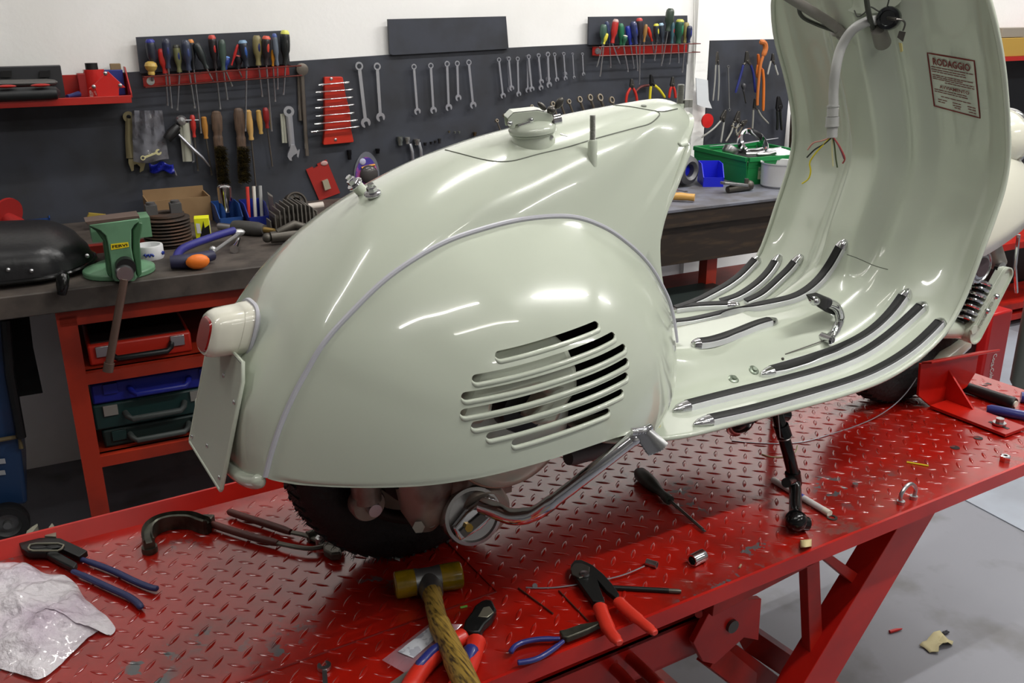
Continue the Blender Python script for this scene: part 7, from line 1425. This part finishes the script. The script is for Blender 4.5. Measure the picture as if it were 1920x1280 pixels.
mb = MB(); mb.grid(g_); obj('tape_scrap', mb, mat('masking_tape', (206, 190, 140), .6), label='curled piece of masking tape on the lift right of the stand foot', cat='tape', solid=.0006)
mb = MB(); p = tz(1603, 912); mb.cyl(p, p+EZ*.006, .0055, n=6); obj('small_nut', mb, STEEL, label='tiny loose nut on the lift left of the tie-down ring', cat='nut')
t = None; mb = MB(); p = tz(1883.5, 864); mb.lathe([(.004, 0), (.010, 0), (.010, .011), (.008, .012), (.004, .012)], p, EZ, 6, closed=True); obj('hex_nut', mb, CHROME, label='chrome hexagon nut on the near edge at the right end of the lift', cat='nut', sharp=20)
mb = MB(); mb.tube([tz(1386, 1064, .002), tz(1389.5, 1058, .003)], .0015, 6); obj('wire_clipping', mb, mat('pale_brass_bit', (190, 170, 140), .4, .5), label='tiny brass clipping on the lift near the front edge', cat='clipping')
mb = MB(); mb.tube([tz(1700, 866, .0015), tz(1741, 873, .0015)], .0016, 6); obj('yellow_clipping', mb, mat('yellow_wire', (214, 196, 30), .5), label='short yellow wire clipping on the lift left of the wheel clamp', cat='clipping')
mb = MB(); mb.tube([tz(863, 1139, .0015), tz(876, 1136, .0015)], .0018, 6); obj('green_clipping', mb, mat('green_bit', (110, 170, 60), .5), label='tiny light green clipping right of the mallet handle', cat='clipping')
mb = MB(); mb.tube(tpath([(1372, 826), (1400, 829), (1440, 831), (1480, 831), (1520, 825), (1560, 813), (1600, 800), (1640, 783), (1675, 760), (1700, 735), (1719, 708)], [.001]*7+[.006, .02, .045, .075], 60), .0011, 6); obj('long_cable', mb, WM, label='long thin steel cable curving from the shield across the lift', cat='cable')
mb = MB(); mb.tube(tpath([(1428, 851), (1445, 856), (1470, 856), (1490, 848), (1495, 835)], [.001, .001, .001, .004, .012], 24), .0013, 6); obj('cream_wire', mb, mat('cream_wire', (200, 195, 150), .5), label='short cream wire curl beside the black stand leg', cat='wire')
# black grip and blue tool at the right end
t = thing('ratchet_handle', 'tool with black rubber grip lying at the right end behind the wheel clamp', 'tool', tz(1860, 740)); r = rpx((1870, 740), 11); A, B = tz(1800, 722, r), tz(1903, 757, r); mb = MB(); mb.tube([A, A.lerp(B, .1), A.lerp(B, .85), A.lerp(B, .95), B], [r*.8, r*.9, r, r*1.1, r*.9], 16); obj('rubber_grip', mb, BLACK, t)
mb = MB(); dd_ = (B-A).normalized(); mb.cyl(B, B+dd_*.003, r*.55, n=14); obj('grip_end', mb, mat('cream_cap', (222, 216, 200), .4), t)
mb = MB(); r = rpx((1890, 765), 9); mb.tube([tz(1850, 766, r), tz(1858, 767, r), tz(1925, 780, r), tz(1990, 792, r)], [r*.7, r, r, r], 14); obj('blue_lever', mb, BLUEG, label='blue plastic handle lying in front of the black grip at the right end', cat='tool handle')
mb = MB(); mb.tube([tz(1914, 744, .012), tz(1960, 750, .012)], .012, 12); obj('blue_lever', mb, BLUEG, label='blue handle cut by the right picture edge above the other blue one', cat='tool handle')
for k, (x, y) in enumerate(((74, 1163), (405, 1231))):
    pass
# ================================================================== camera and output
cam = bpy.data.cameras.new('camera'); cam.sensor_width = 36; cam.lens = 36*CF/1920; cam.clip_start = .05
co = bpy.data.objects.new('camera', cam); bpy.context.scene.collection.objects.link(co); bpy.context.scene.camera = co
M = Matrix.Identity(4)
for r in range(3): M[r][0] = CR[0][r]; M[r][1] = -CR[1][r]; M[r][2] = -CR[2][r]; M[r][3] = CC[r]
co.matrix_world = M
ROT = Matrix.Translation((0, 0, HT))
bpy.context.view_layer.update()
for o in list(bpy.context.scene.objects):
    if o.parent is None:
        o.matrix_world = ROT @ o.matrix_world
vs_ = bpy.context.scene.view_settings; vs_.view_transform = 'Standard'; vs_.look = 'None'; vs_.exposure = EXPO; vs_.gamma = 1
bpy.context.scene.cycles.use_denoising = True; bpy.context.scene.cycles.max_bounces = 8
